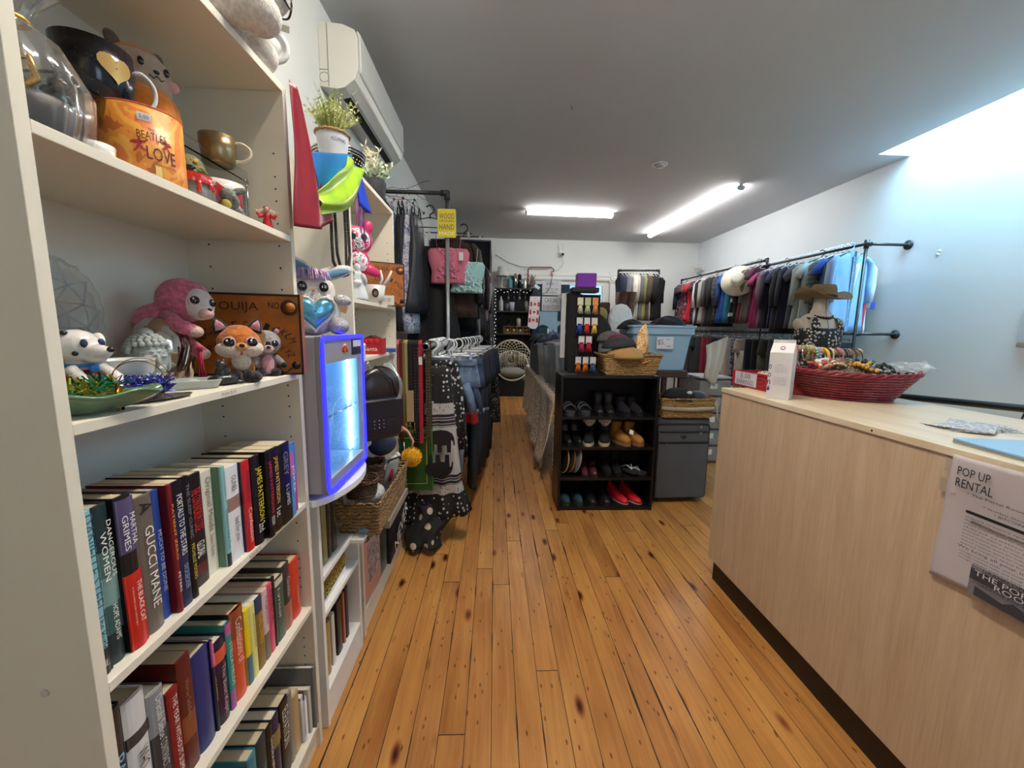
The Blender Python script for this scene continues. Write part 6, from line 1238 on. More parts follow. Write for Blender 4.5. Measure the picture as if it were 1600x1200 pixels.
# ---------------------------------------------------------------- back of the shop
dk = mat('#121114', .55); 
t = thing('shelf_unit', 'black open shelf unit with fairy lights against the back wall', 'shelf', (0, 9.36, 0)); SZ = [2.42, 1.9, 1.38, .72, .1]
B().box(-.02, 0, 0, .02, .38, 2.42).obj('side_panel', dk, t); B().box(.86, 0, 0, .9, .38, 2.42).obj('side_panel', dk, t); B().box(.0, .37, 0, .88, .385, 2.42).obj('back_panel', dk, t)
for z in SZ: B().box(-.02 if z > 2.4 else .02, 0, z-.03, .9 if z > 2.4 else .86, .37, z).obj('shelf', mat('#2a2826', .5), t)
b = B(); [b.ell((.0+.012*sin(i*3), -.012, 2.38-.075*i), .011, 6, 5) for i in range(24)]; [b.ell((.05+.075*i, -.012, 2.34+.03*sin(i*2)), .010, 6, 5) for i in range(11)]; b.obj('fairy_lights', mat('#e8e8ff', emit=.25), t, kind='stuff')
def vase(name, label, cat, x, z, prof, m, y=9.44, group=None, lid=None):
    t = thing(name, label, cat, (x, y, z), group=group); b = B(); b.lathe(prof, 18); b.obj('body', m, t)
    if lid: r, z0, z1, m2 = lid; B().cyl((0, 0, z0), (0, 0, z1), r, n=16).obj('lid', m2, t)
    return t
bt = lambda r, h, n=.35: [(r*.95, 0), (r, .01), (r, h*.65), (r*n, h*.86), (r*n, h), (.001, h)]
cy = lambda r, h, f=1: [(r, 0), (r*f, h), (r*f*.9, h), (r*.85, .01), (.001, .01)]
z = SZ[0]+.001
t = thing('table_lamp', 'white cone shaded lamp on glass stem at the left end of the black shelf unit top', 'lamp', (.15, 9.5, z)); b = B(); b.lathe([(.15, .27), (.09, .48), (.05, .48)], 24, cap=False); b.obj('lamp_shade', mat('#c9c9c4', .6), t, thick=.004); B().lathe([(.1, 0), (.1, .015), (.02, .03), (.014, .28), (.04, .4)], 18).obj('lamp_base', mat('#b9b9b4', .3), t)
b = B(); [b.cyl((x, 0, .02), (x, 0, .27), .006) for x in (-.08, .08)]; b.obj('posts', mat('#8f8f8c', .4), t)
S_ = mat('#c9c4b4', .2, metal=.9)
vase('detergent_bottle', 'teal plastic bottle on top of the black shelf unit', 'bottle', .33, z, bt(.06, .26), mat('#4a7f86', .4)); t = thing('teal_box', 'dark teal box behind the teal bottle', 'box', (.37, 9.6, z)); B().box(-.06, -.05, 0, .06, .05, .3).obj('box', mat('#2f555c', .6), t)
vase('flask', 'silver flask on top of the black shelf unit', 'flask', .46, z, cy(.035, .33), S_); vase('flask', 'tall black flask right of the silver flask', 'flask', .555, z, cy(.045, .3), gloss, lid=(.03, .3, .33, S_)); vase('flask', 'pale tapered bottle right of the black flask', 'flask', .68, z, bt(.04, .24), mat('#d0cdc0', .25, metal=.4))
t = thing('coral_ornament', 'branching brown coral ornament at the right end of the shelf unit top', 'ornament', (.86, 9.5, z)); b = B(); rr = random.Random(2)
for i in range(12): b.tube([(0, 0, .02), (rr.uniform(-.08, .08), rr.uniform(-.05, .05), .14), (rr.uniform(-.13, .13), rr.uniform(-.05, .05), rr.uniform(.2, .34))], [.014, .012, .006], 6)
b.ell((0, 0, .02), (.09, .06, .03)); b.obj('branches', mat('#77685c', .8, var=.4, vs=20), t)
t = thing('heater_pipe', 'thin red hose arching over the window from the black shelf unit', 'pipe', (0, 0, 0)); b = B(); b.tube([(.77, 9.7, 2.45), (.77, 9.7, 2.9), (.80, 9.7, 2.94), (1.32, 9.7, 2.95), (1.38, 9.7, 2.9), (1.36, 9.7, 2.84)], .014, 8); b.obj('hose', mat('#86302e', .5), t); B().cyl((1.34, 9.7, 2.84), (1.34, 9.7, 2.76), .03).obj('end_fitting', mat('#c9a8a0', .4), t)
t = thing('power_cord', 'thin cord sagging along the back wall from the wardrobe to the red hose', 'cord', (0, 0, 0)); B().tube([(.0, 9.77, 3.22), (.3, 9.77, 3.05), (.6, 9.77, 2.96), (.77, 9.7, 2.94)], .006, 5).obj('cord', mat('#6f7070', .6), t)
t = thing('power_cord', 'dark cord hanging from the red hose across the white signs', 'cord', (0, 0, 0)); B().tube([(1.34, 9.69, 2.76), (1.30, 9.62, 2.5), (1.22, 9.62, 2.36), (1.0, 9.62, 2.28), (.93, 9.3, 2.36)], .006, 5).obj('cord', blkp, t)
z = SZ[1]+.001
vase('bottle', 'tall matt white bottle on the second black shelf', 'bottle', .13, z, bt(.055, .33), mat('#a8a8a4', .6)); vase('tin_cup', 'dark grey tin cup on the second black shelf', 'cup', .27, z, cy(.05, .17), mat('#55565a', .4)); vase('planter', 'pale ribbed pot on the second black shelf', 'pot', .38, z, cy(.055, .2, 1.25), mat('#aab0be', .5)); vase('bottle', 'grey brushed bottle right of the pale pot', 'bottle', .72, z, cy(.045, .22), mat('#6f706c', .4), lid=(.02, .22, .25, S_)); vase('bowl', 'small tan bowl at the right of the second black shelf', 'bowl', .82, z, cy(.03, .12, 1.4), mat('#8a8276', .5))
for i in range(4): t = thing('ladle', 'dark utensil hanging under the top of the black shelf unit', 'utensil', (.3+.13*i, 9.40, 2.385), group='utensils hanging under the black shelf top'); b = B(); b.cyl((0, 0, 0), (0, 0, -.16), .006, n=6); b.ell((0, 0, -.19), (.025, .01, .04)); b.obj('ladle', mat('#4a3c34' if i % 2 else '#77787a', .3, metal=.5), t)
z = SZ[2]+.001
t = thing('wooden_crate', 'wooden compartment crate holding gold tins on the third black shelf', 'crate', (.2, 9.40, z)); b = B(); wd = mat('#a58a66', .7)
for x in (0, .15, .3, .45, .6): b.box(x, 0, 0, x+.012, .2, .17)
b.box(0, 0, 0, .612, .2, .012); b.box(0, 0, .16, .612, .2, .172); b.box(0, .19, 0, .612, .2, .17); b.obj('crate_body', wd, t)
for i in range(4): vase('gold_tin', 'round %s tin in the %s compartment of the wooden crate' % (('bright gold', 'dull gold', 'silver', 'rust red')[i], ('first', 'second', 'third', 'last')[i]), 'tin', .285+.15*i, z+.0125, cy(.055, .1), (mat('#b09a62', .2, metal=.8), mat('#9a8a62', .3, metal=.6), mat('#8f8a80', .3, metal=.6), mat('#6a3c2c', .5))[i], y=9.47)
vase('candle_jar', 'tall white lidded jar standing on the wooden crate', 'jar', .55, z+.173, cy(.05, .17), mat('#b9b7b2', .4), y=9.5, lid=(.04, .17, .2, S_)); vase('glass', 'clear drinking glass left of the wooden crate', 'glass', .1, z, cy(.035, .2), acryl); vase('glass', 'tall clear glass standing on the crate left side', 'glass', .32, z+.173, cy(.03, .16), acryl, y=9.5)
# macrame chair on a black box
t = thing('black_box', 'low black box under the macrame chair', 'box', (.4, 9.0, 0)); B().box(-.32, -.25, 0, .32, .25, .34).obj('box', mat('#101012', .7), t, bev=.01)
t = thing('macrame_chair', 'round cream macrame swing chair resting on the black box', 'chair', (.385, 9.0, .80)); cr = mat('#c6bda4', .85)
b = B(); b.ring((0, .05, 0), .44, .018, 48, 8, rot=(pi/2-.1, 0, 0)); b.ring((0, -.12, -.12), .36, .016, 40, 8, rot=(pi/2-.5, 0, 0)); b.obj('hoop', cr, t)
b = B(); rr = random.Random(8)
def cp(a, r): return (r*cos(a), .05+.12*(1-(r/.44)**2), r*sin(a))
for k in range(24):
    a = 2*pi*k/24
    for d in (1, -1): b.tube([cp(a+d*f*1.1, .44*(1-f*.8)) for f in (0, .25, .5, .75, 1)], .007, 4)
b.obj('netting', cr, t)
b = B(); 
for k in range(60): x = rr.uniform(-.34, .34); z_ = .44*sqrt(max(0, 1-(x/.44)**2))*rr.choice((.5, .7)); b.tube([(x, -.02, z_*.6), (x+rr.uniform(-.02, .02), -.05, z_*.6-rr.uniform(.1, .3))], .005, 4)
for k in range(40): s = rr.choice((-1, 1)); x = s*rr.uniform(.3, .42); b.tube([(x, -.1, -.2), (x+s*rr.uniform(0, .05), -.12, -.55)], .005, 4)
b.obj('fringe', cr, t, kind='stuff'); b = B(); b.ell((0, -.05, -.28), (.3, .16, .12)); b.obj('cushion', fur('#8f8a80', .3, 60), t)
drape('throw', 'grey patterned throw hanging over the edge beside the macrame chair', 'blanket', [(.68, 9.0, .85), (.92, 8.9, .8)], [(.62, 8.9, .1), (.95, 8.85, .12)], lambda u, v: (0, .03*sin(9*u), 0), blotch(['#8f8c88', '#a9a6a0', '#6a6866'], 30), n=(12, 12))
drape('throw', 'black and white patterned cloth hanging between the rack and the macrame chair', 'cloth', [(-.13, 8.4, 1.3), (-.02, 8.3, 1.3)], [(-.12, 8.4, .35), (.02, 8.3, .3)], lambda u, v: (0, .03*sin(12*u), 0), spots('#a9a6a4', '#1c1b20', 26, .3), n=(12, 12))
# canada stocking banner and white signs
t = thing('flag_banner', 'hanging banner of three small Canadian flags in front of the window', 'banner', (.89, 8.98, 2.40)); W = .115
fr_, fw_ = mat('#b3202c', .7), mat('#cfcdd0', .8)
B().prism([(-W-.01, -.19), (W-.01, -.19), (W-.05, -.83), (.02, -.9), (-.08, -.9), (-W-.05, -.84)], 0, .006, 'y').obj('cloth', fw_, t); b = B(); b.tube([(-W, .003, -.19), (0, .003, -.04), (W, .003, -.19)], .006, 5); b.tube([(0, .003, -.04), (0, .2, .03), (-.04, .40, .04)], .005, 5); b.obj('hanger', mat('#77787c', .3, metal=.6), t)
lf = [(0, 1), (.18, .6), (.4, .72), (.34, .3), (.75, .42), (.68, .2), (.9, .05), (.4, -.35), (.48, -.55), (.06, -.48), (.05, -.95), (-.05, -.95), (-.06, -.48), (-.48, -.55), (-.4, -.35), (-.9, .05), (-.68, .2), (-.75, .42), (-.34, .3), (-.4, .72), (-.18, .6)]
for k in range(3):
    zc, xc = -.36-.175*k, -.014*k-.012; f = B()
    for s in (-1, 1): f.box(xc+s*.082-.022, -.003, zc-.05, xc+s*.082+.022, 0, zc+.05)
    f.prism([(xc+x*.042, zc+y_*.045) for x, y_ in lf], -.003, 0, 'y'); f.obj('printed_flag', fr_, t)
    B().box(xc-.105, -.002, zc+.072, xc+.105, 0, zc+.077).obj('seam', mat('#55565a'), t)
txt('CANADA', .07, .02, frame((-.01, -.001, -.235), (1, 0, 0), (0, 0, 1)), fr_, t)
for lb, z0, z1, L3 in (('upper white letter sign reading smile on the back window', 2.30, 2.64, (('Smile : )', .26, .1, 0.09), ("YOU'RE ON", .3, .06, -.03), ('CAMERA', .26, .06, -.11))), ('lower white letter sign on the back window', 1.93, 2.27, (('CASUAL', .32, .11, .08), ('+', .03, .03, -.005), ('EVERYDAY', .38, .11, -.09)))):
    t = thing('sign_board', lb, 'sign', (1.335, 9.66, (z0+z1)/2)); B().box(-.225, 0, z0-(z0+z1)/2, .225, .02, z1-(z0+z1)/2).obj('board', mat('#bfc1c3', .6), t, bev=.003)
    for s, w_, h_, zz in L3: txt(s, w_, h_, frame((0, -.001, zz), (1, 0, 0), (0, 0, 1)), mat('#55585c'), t)
t = thing('flower_arrangement', 'cream and green artificial flowers on a wire stand by the window', 'flowers', (1.72, 9.4, 1.95)); foliage(t, 30, .2, .3, [mat('#5c6440', .8), mat('#b8b49c', .8), mat('#a89a4a', .8)], lw=.02, leaf=.06, base=.1, seed=12); b = B(); b.tube([(-.15, 0, .25), (0, 0, .1), (.15, 0, .12)], .012, 6); b.cyl((0, 0, .1), (0, 0, -.95), .012); b.cyl((0, 0, -.95), (0, 0, -.93), .12); b.obj('stand', dk, t)
t = thing('lantern', 'ornate cream patterned glass jar in front of the window', 'jar', (1.72, 9.2, 1.72)); B().lathe(cy(.1, .28), 20).obj('body', spots('#8b8f88', '#c9c3a4', 40, .3), t)
t = thing('reflector', 'small bright white card stuck on the window beside the signs', 'card', (1.0, 9.78, 2.5), rot=(0, .6, 0)); B().box(-.07, 0, -.035, .07, .006, .035).obj('card', mat('#d8ecea', .3), t)
t = thing('bottle_rack', 'row of pale blue translucent bottles along the window sill', 'bottles', (0, 0, 0))
for i in range(6): vase('bottle', 'pale blue bottle standing by the window sill', 'bottle', .98+.11*i, 1.07, bt(.035, .2+.12*(i % 3)), mat('#a9c0e0' if i % 2 else '#d0d8e8', .2, coat=.3), y=9.1, group='pale blue bottles by the window')
bpy.data.objects.remove(t)
B().box(.93, 8.95, 1.03, 2.0, 9.25, 1.069).obj('window_ledge', mat('#8f9294', .6), label='narrow grey ledge board under the back window', cat='ledge')
b = B(); b.box(.95, 9.0, 0, 1.0, 9.2, 1.029); b.box(1.93, 9.0, 0, 1.98, 9.2, 1.029); b.obj('ledge_support', mat('#6a6c6e', .6), label='pair of grey uprights holding the ledge under the back window', cat='support')
# coat rack at the back
t = thing('clothes_rack', 'pipe coat rack standing crosswise at the back right of the shop', 'clothes rack', (2.66, 8.8, 0))
b = B(); pipe(b, (0, 0, 2.78), (.9, 0, 2.80), .02, True, True); b.obj('rail', pip, t)
for x in (.0, .9): b = B(); pipe(b, (x, 0, 2.79), (x, 0, 0), .02); b.cyl((x, 0, 0), (x, 0, .015), .09, n=20); b.obj('upright', pip, t)
cb = [('#1b2233', 'navy coat', 'jacket'), ('#23283a', 'dark blue coat', 'jacket'), ('#6a6c72', 'grey jacket', 'jacket'), ('#a89c8c', 'beige coat', 'jacket'), ('#c9c4ba', 'cream blouse', 'shirt'), ('#b0a89c', 'stone cardigan', 'shirt'), ('#5c5c60', 'grey striped coat', 'jacket'), ('#7f8244', 'olive green jacket', 'jacket'), ('#4a3c34', 'brown coat', 'jacket'), ('#a39a8e', 'sand coat', 'jacket'), ('#131417', 'long black coat', 'jacket'), ('#0f1013', 'black coat with high collar', 'jacket')]
for i, (c_, d, k) in enumerate(cb):
    x = 2.72+.072*i; garment(k, mat(c_, .85, var=.12, vs=8), d+' on the crosswise back rack'+(', right of the '+cb[i-1][1] if i else ', at its left end'), (x, 8.8, 2.705), pi/2+(-.95 if i == 11 else R.uniform(-.5, -.1)), 'coats on the crosswise back rack', .95, 1.45, i % 4, 1.1)
    hanger((x, 8.8, 2.79), pi/2, whp_, 'white hanger of the '+d+' on the crosswise back rack', group='hangers on the crosswise back rack')
# ---------------------------------------------------------------- centre: shoe rack, displays, table, suitcase
bkw = mat('#121013', .35, var=.2, vs=8)
SRX, SRY = .53, 3.13
t = thing('shoe_rack', 'black four shelf shoe rack in the middle of the shop', 'shoe rack', (SRX, SRY, 0)); SR = [.80, .545, .285, .03]
B().box(0, 0, 0, .02, .3, 1.115).obj('side_panel', bkw, t, bev=.001); B().box(.78, 0, 0, .8, .3, 1.115).obj('side_panel', bkw, t, bev=.001)
B().box(-.0, -.003, 1.1155, .80, .3, 1.137).obj('top_panel', bkw, t, bev=.001); B().box(.02, .292, .0, .78, .299, 1.115).obj('back_panel', mat('#0c0b0d', .6), t)
for z in SR: B().box(.02, .002, z-.022, .78, .29, z).obj('shelf', bkw, t, bev=.001)
B().box(.02, .01, 0, .78, .025, .008).obj('kick_board', bkw, t)
def shoe(x, z, name, label, cat, m, sole='#1a1a1c', kind='shoe', rz=0, L=.255, w=.088, shaft=0, mats=None, hs=.022, y=None, group=None, cuff=None, laces=None, toe=.05, tilt=0):
    t = thing(name, label, cat, (x, SRY+.145 if y is None else y, z+.0008), group=group, rot=(tilt, 0, rz)); m = mat(m, .4, coat=.2) if isinstance(m, str) else m
    def prof(f):                                       # half width along the length, toe f=0 .. heel f=1
        return w/2*(.55+.45*sin(min(1, f*2.2)*pi/2))*(1 if f < .35 else 1-.22*min(1, (f-.35)/.3)+.08*max(0, (f-.65)/.35))*(sin(min(1, (1-f)*9)*pi/2)**.5 if f > .9 else 1)*(sin(min(1, f*7+.25)*pi/2)**.6)
    F = [i/14 for i in range(15)]
    out = [(prof(f), -L/2+L*f) for f in F]; ol = [(a*1.05, b_) for a, b_ in out]+[(-a*1.05, b_) for a, b_ in reversed(out)]
    hl = hs if not isinstance(hs, tuple) else hs[1]; hf = hs if not isinstance(hs, tuple) else hs[0]
    s = B(); n = len(ol); hh = lambda y_: hf+(hl-hf)*min(1, max(0, (y_/L+.5-.45)/.25))
    s.loops([[(a, b_, 0 if hl == hf or b_ > L*.18 or b_ < -L*.02 else (hl-hf)) for a, b_ in ol], [(a, b_, hh(b_)) for a, b_ in ol]], smooth=False); s.obj('sole', mat(sole, .6), t)
    if kind == 'flipflop':
        b = B(); b.tube([(w*.42, .03, hf), (w*.2, -.03, hf+.03), (0, -.07, hf+.004)], .006, 6); b.tube([(-w*.42, .03, hf), (-w*.2, -.03, hf+.03), (0, -.07, hf+.004)], .006, 6); b.obj('strap', mats or m, t); return t
    if kind == 'sandal':
        for yy, hh_ in ((-.06, .05), (.0, .06), (.085, .055)): b = B(); b.loops([[((w*.5)*cos(a), yy+d+.0*a, hf+hh_*sin(a)) for d in (-.018, .018)] for a in [pi*i/12 for i in range(13)]], cap=False, closed=False); b.obj('strap', mat('#4a4b4e', .8), t, thick=.006)
        return t
    if kind in ('shoe', 'boot', 'loafer', 'heel'):
        b = B(); rings = []
        for i, f in enumerate(F):
            a = max(.004, prof(f)); y_ = -L/2+L*f; top = toe*(.5+.5*sin(min(1, f*3.2)*pi/2))+(.045*max(0, f-.3)/.4 if kind != 'loafer' and kind != 'heel' else 0)*(1 if f < .7 else 1)
            if kind in ('loafer', 'heel') and f > .38: top = .038+.03*max(0, f-.6)
            z0 = hh(y_); rings.append([(a*cos(q), y_, z0+top*sin(q)**.8) for q in [pi*k/12 for k in range(13)]]+[(-a*.6, y_, z0-.001), (a*.6, y_, z0-.001)])
        b.loops(rings); b.obj('upper', m, t)
        if kind in ('loafer', 'heel'): b = B(); b.lathe([(.001, 0), (w*.36, 0)], 20, sy=2.2, M=Matrix.Translation((0, L*.17, hh(L*.2)+.046))); b.obj('insole', mat('#8a7c62' if kind == 'loafer' else '#2a1a20', .8), t); b = B(); b.tube([(w*.4*cos(a), L*.17+L*.3*sin(a), hh(L*.2)+.044+.006*sin(a)) for a in [2*pi*i/20 for i in range(20)]], .0035, 6, closed=True); b.obj('opening_edge', m, t)
    if shaft: b = B(); b.tube([(0, L*.2, hl+.02), (0, L*.22, hl+.08), (0, L*.21, hl+shaft)], [.036, .038, .045], 16, flat=1.1, cap=True); b.obj('shaft', m, t)
    if cuff: b = B(); b.tube([(0, L*.22, hl+shaft-.05), (0, L*.2, hl+shaft)], [.052, .06], 18); b.ell((0, .0, hl+shaft-.03), (.04, .035, .045)); b.obj('cuff', cuff, t)
    if laces:
        b = B(); zb = hf+toe
        for k in range(5): y_ = -L*.12+k*.026; zt = zb+.012*k+(.03*k if shaft else 0)*(.5 if shaft < .1 else .8); b.tube([(-.022, y_, zt-.004), (0, y_-.003, zt+.004), (.022, y_, zt-.004)], .0022, 5); b.tube([(-.02, y_, zt), (.02, y_+.026, zt+.014)], .002, 5)
        b.obj('laces', mat(laces, .8), t)
    return t
tanm = mat('#a8732e', .8, var=.1, vs=20); flc = fur('#c9c6c4', .6, 160)
X0 = SRX
for i, d in enumerate(('left', 'right')):
    r1 = 'shoes on the shoe rack'
    shoe(X0+.09+.125*i, SR[0], 'sandal', d+' charcoal strapped sandal on the top shelf of the shoe rack', 'sandal', '#3a3b3e', '#38393c', 'sandal', .05, w=.1, hs=.035)
    shoe(X0+.345+.09*i, SR[0], 'ankle_boot', d+' shiny black ankle boot on the top shoe shelf', 'boot', '#17171a', '#101012', 'boot', -.1, shaft=.16, toe=.045)
    shoe(X0+.555+.1*i, SR[0], 'suede_boot', d+' navy black suede boot at the right of the top shoe shelf', 'boot', mat('#16161f', .9), '#1a1a22', 'boot', .1, shaft=.12)
    shoe(X0+.075+.085*i, SR[1], 'lace_up_boot', d+' black patent lace up boot at the left of the second shoe shelf', 'boot', '#121214', '#0e0e10', 'boot', .15, shaft=.16, laces='#8a8a90', w=.08)
    shoe(X0+.275+.135*i, SR[1], 'winter_boot', d+' black winter boot with speckled fleece cuff and cream sole', 'boot', mat('#141317', .8), '#c9b48c', 'boot', -.25, shaft=.19, cuff=flc, w=.095, hs=.028)
    shoe(X0+.545+.11*i, SR[1], 'work_boot', d+' tan lace up work boot on the second shoe shelf', 'boot', tanm, '#8f6a3c', 'boot', .35, shaft=.15, laces='#5c3c1c', w=.1, hs=.028, toe=.06)
    shoe(X0+.245+.075*i, SR[2], 'heeled_shoe', d+' burgundy patent pump on the third shoe shelf', 'shoe', mat('#5a2632', .2, coat=.5), '#3a1a22', 'heel', -.1, hs=(.008, .055), w=.075)
    shoe(X0+.43+.085*i, SR[2], 'tall_boot', d+' black suede tall boot on the third shoe shelf', 'boot', mat('#0e0d10', .9), '#0c0c0e', 'boot', 0, shaft=.19, w=.08)
    shoe(X0+.62+.05*i, SR[2]+.0*i+(.0 if i else .022), 'flip_flop', ('black flip flop with white strap lying on top of its pair', 'black flip flop underneath on the third shoe shelf')[i], 'flip flop', mat('#d8d8d8', .4), '#2c2c30', 'flipflop', .3+.5*i, w=.105, hs=.02)
    shoe(X0+.075+.11*i, SR[3], 'loafer', d+' dark teal velvet loafer on the bottom shoe shelf', 'loafer', mat('#1d4248', .75), '#3a3426', 'loafer', .12, w=.088)
    shoe(X0+.305+.12*i, SR[3], 'dress_shoe', d+' black square toed shoe on the bottom shoe shelf', 'shoe', '#1a191c', '#262428', 'shoe', .05, w=.095, hs=(.014, .035), laces='#2c2c30')
    shoe(X0+.55+.115*i, SR[3]+.006, 'football_boot', d+' bright red football boot with studs on the bottom shoe shelf', 'football boot', mat('#c8202c', .3, coat=.3), '#b9b0ac', 'shoe', .4, w=.092, hs=.01, laces='#5a1218')
t = thing('price_tag', 'white paper tag on the tan work boot', 'tag', (X0+.60, SRY+.02, SR[1]+.125), rot=(-.5, .4, 0)); B().box(-.018, 0, -.018, .018, .002, .018).obj('tag_card', mat('#dcdcd8', .6), t)
for i, (c_, e_) in enumerate((('#1a1a1c', '#b89a5c'), ('#24211f', '#8a5a34'), ('#6f7072', '#8a8b8c'))):
    t = thing('slipper', ('black slipper with gold edge', 'brown edged dark slipper', 'light grey slipper')[i]+' standing on its side on the third shoe shelf', 'slipper', (X0+.055+.05*i, SRY+.10, SR[2]+.13), rot=(0, .12+.05*i, .3)); b = B(); b.ell((0, 0, 0), (.016, .1, .115)); b.obj('sole_body', mat(c_, .7), t); b = B(); b.tube([(.0, .1*cos(a), .115*sin(a)) for a in [2*pi*k/30 for k in range(30)]], .005, 6, closed=True); b.obj('edge', mat(e_, .5), t)
# accessory stand on top
ZT = 1.1385
t = thing('display_stand', 'tall black pegboard column on top of the shoe rack', 'display stand', (.655, 3.33, ZT)); B().box(-.05, -.03, 0, .04, .11, .66).obj('column', mat('#0d0c0e', .8), t, bev=.002); B().box(.04, .10, .0, .24, .11, .655).obj('dark_backing', mat('#0d0c0e', .8), t); B().box(-.1, .06, .12, -.062, .07, .66).obj('edge_strip', mat('#b9bab8', .5), t); B().box(-.08, -.1, 0, .3, .1, .006).obj('base', dk, t)  # dark board added to cover the bright window behind the tassels
for z in (.14, .31, .46, .62): b = B(); b.cyl((.0, -.035, z), (.2, -.035, z), .004, n=6); [b.cyl((x, -.035, z), (x, -.09, z+.012), .0025, n=6) for x in (.03, .06, .1, .15, .18)]; b.obj('peg_bar', dk, t)
tc_ = [[('cream', '#c9c4a8'), ('pale green', '#a8b08a'), ('orange striped', '#d08a4c')], [('royal blue', '#23408f'), ('scarlet', '#c2282c'), ('yellow', '#c9a43c')], [('magenta', '#a02850'), ('red', '#b0242c')], [('amber', '#b8601c'), ('copper', '#c46a24'), ('steel blue', '#3c5a78')]]
for k, rw in enumerate(tc_):
    zc = ZT+(.62, .46, .31, .14)[k]
    for i, (nm, c_) in enumerate(rw):
        t = thing('tassel_earrings', nm+' tassel earrings on a white card, '+('top', 'second', 'third', 'bottom')[k]+' row of the black stand', 'earrings', (.69+.06*i+(.02 if k == 2 else 0), 3.27-.006*i, zc), R.uniform(-.2, .2), 'tassel earrings on the black stand')
        B().box(-.024, -.001, -.065, .024, .001, -.002).obj('card', mat('#c9c8c4', .6) if k != 0 else mat(c_, .8), t); b = B(); rr = random.Random(k*5+i)
        for q in range(26): x = rr.uniform(-.02, .02); b.tube([(x*.5, -.004, -.055), (x*1.3, rr.uniform(-.012, .0), -.135+rr.uniform(0, .02))], .003, 4)
        b.ell((0, -.004, -.058), (.02, .008, .008)); b.obj('tassel', mat(c_, .8), t)
t = thing('box', 'glossy purple box on top of the black column stand', 'box', (.74, 3.33, ZT+.70), -.06); B().box(-.08, -.05, 0, .08, .05, .115).obj('box_body', mat('#6a2c92', .25, coat=.3), t, bev=.008)
t = thing('tray', 'flat black tray under the purple box', 'tray', (.73, 3.33, ZT+.662)); B().box(-.11, -.06, 0, .11, .06, .037).obj('tray_body', dk, t, bev=.004)
for i in range(3): t = thing('sunglasses', 'dark object', 'sunglasses', (.80+.05*i, 3.26, ZT+.655)); bpy.data.objects.remove(t)
t = thing('scissors', 'small pair of dark scissors on top of the shoe rack', 'scissors', (.60, 3.2, ZT)); b = B(); b.ring((-.02, 0, .004), .014, .003, 14, 5); b.ring((-.02, .03, .004), .014, .003, 14, 5); b.box(-.005, .008, 0, .07, .02, .004); b.obj('scissors_body', mat('#77787c', .3, metal=.8), t)
# hats in a wicker basket
wk2 = wicker('#c29a5e', '#5e4020', 44)
bk = basket('basket', 'light woven basket heaped with hats on top of the shoe rack', (1.10, 3.28, ZT), -.02, .40, .26, .165, wk2, 1.22, .02)
def cap(name, label, loc, rz, m, r=(.11, .13, .075), brim=True, bm_=None, rot=None, cat='hat', k=1):
    t = thing(name, label, cat, loc, rz, rot=rot); b = B(); rings = []
    for i in range(9): a = pi/2*i/8; rings.append([(r[0]*cos(a)*cos(q)*(1+.02*sin(6*q)), r[1]*cos(a)*sin(q), r[2]*sin(a)) for q in [2*pi*j/28 for j in range(28)]])
    b.loops(rings[:-1]+[[(x*.02, y_*.02, r[2]) for x, y_, z_ in rings[0]]]); b.obj('crown', m, t)
    if brim: b = B(); b.grid(lambda u, v: ((u-.5)*r[0]*1.9*(1-.35*v), -r[1]*(.5+.0*v)*sqrt(max(0, 1-(2*u-1)**2*.8))-.07*v, .006-.012*v-.02*(2*u-1)**2), 14, 6); b.obj('brim', bm_ or m, t, thick=.004)
    return t
zb = ZT+.125
cap('flat_cap', 'tan flat cap at the front of the woven hat basket', (1.06, 3.21, zb+.01), -.1, mat('#a07a48', .85, var=.08, vs=20), (.16, .14, .10), brim=False); cap('beret', 'charcoal felt hat slumped on the tan cap', (1.02, 3.26, zb+.10), .2, mat('#2c2d31', .9), (.145, .12, .085), brim=False, rot=(0, -.1, .2))
cap('beanie', 'crimson knitted beanie on top of the hat pile', (1.03, 3.32, zb+.145), .3, mat('#6e1c34', .95, var=.4, vs=70, bump=.8, bs=120), (.1, .08, .06), brim=False); cap('scarf_roll', 'grey brown knitted scarf bundle at the back of the hat pile', (.98, 3.37, zb+.14), 0, mat('#5a5458', .95, var=.4, vs=50), (.12, .07, .09), brim=False, cat='scarf')
t = cap('sun_visor', 'bright orange and white patterned cap standing on edge in the hat basket', (1.19, 3.27, zb+.04), .3, mat('#e0761c', .8), (.085, .035, .16), brim=False, rot=(0, .35, .3)); b = B(); b.grid(lambda u, v: (-.005+.06*sin(pi*v)**.7*(2*u-1)-.06*v, -.04-.012*sin(pi*u), .27*v-.03), 8, 12); b.obj('patterned_brim', blotch(['#e0761c', '#e8b04a', '#e8dcc8', '#e0861c'], 30, .6), t, thick=.005)
cap('cap', 'black and orange cap lying at the right of the hat basket', (1.19, 3.22, zb+.0), .5, mat('#161418', .8), (.09, .07, .055), bm_=mat('#d8761c', .7)); cap('cap', 'crumpled white cap behind the orange patterned cap', (1.25, 3.36, zb+.05), 0, mat('#cfcfd4', .8), (.05, .06, .08), brim=False)
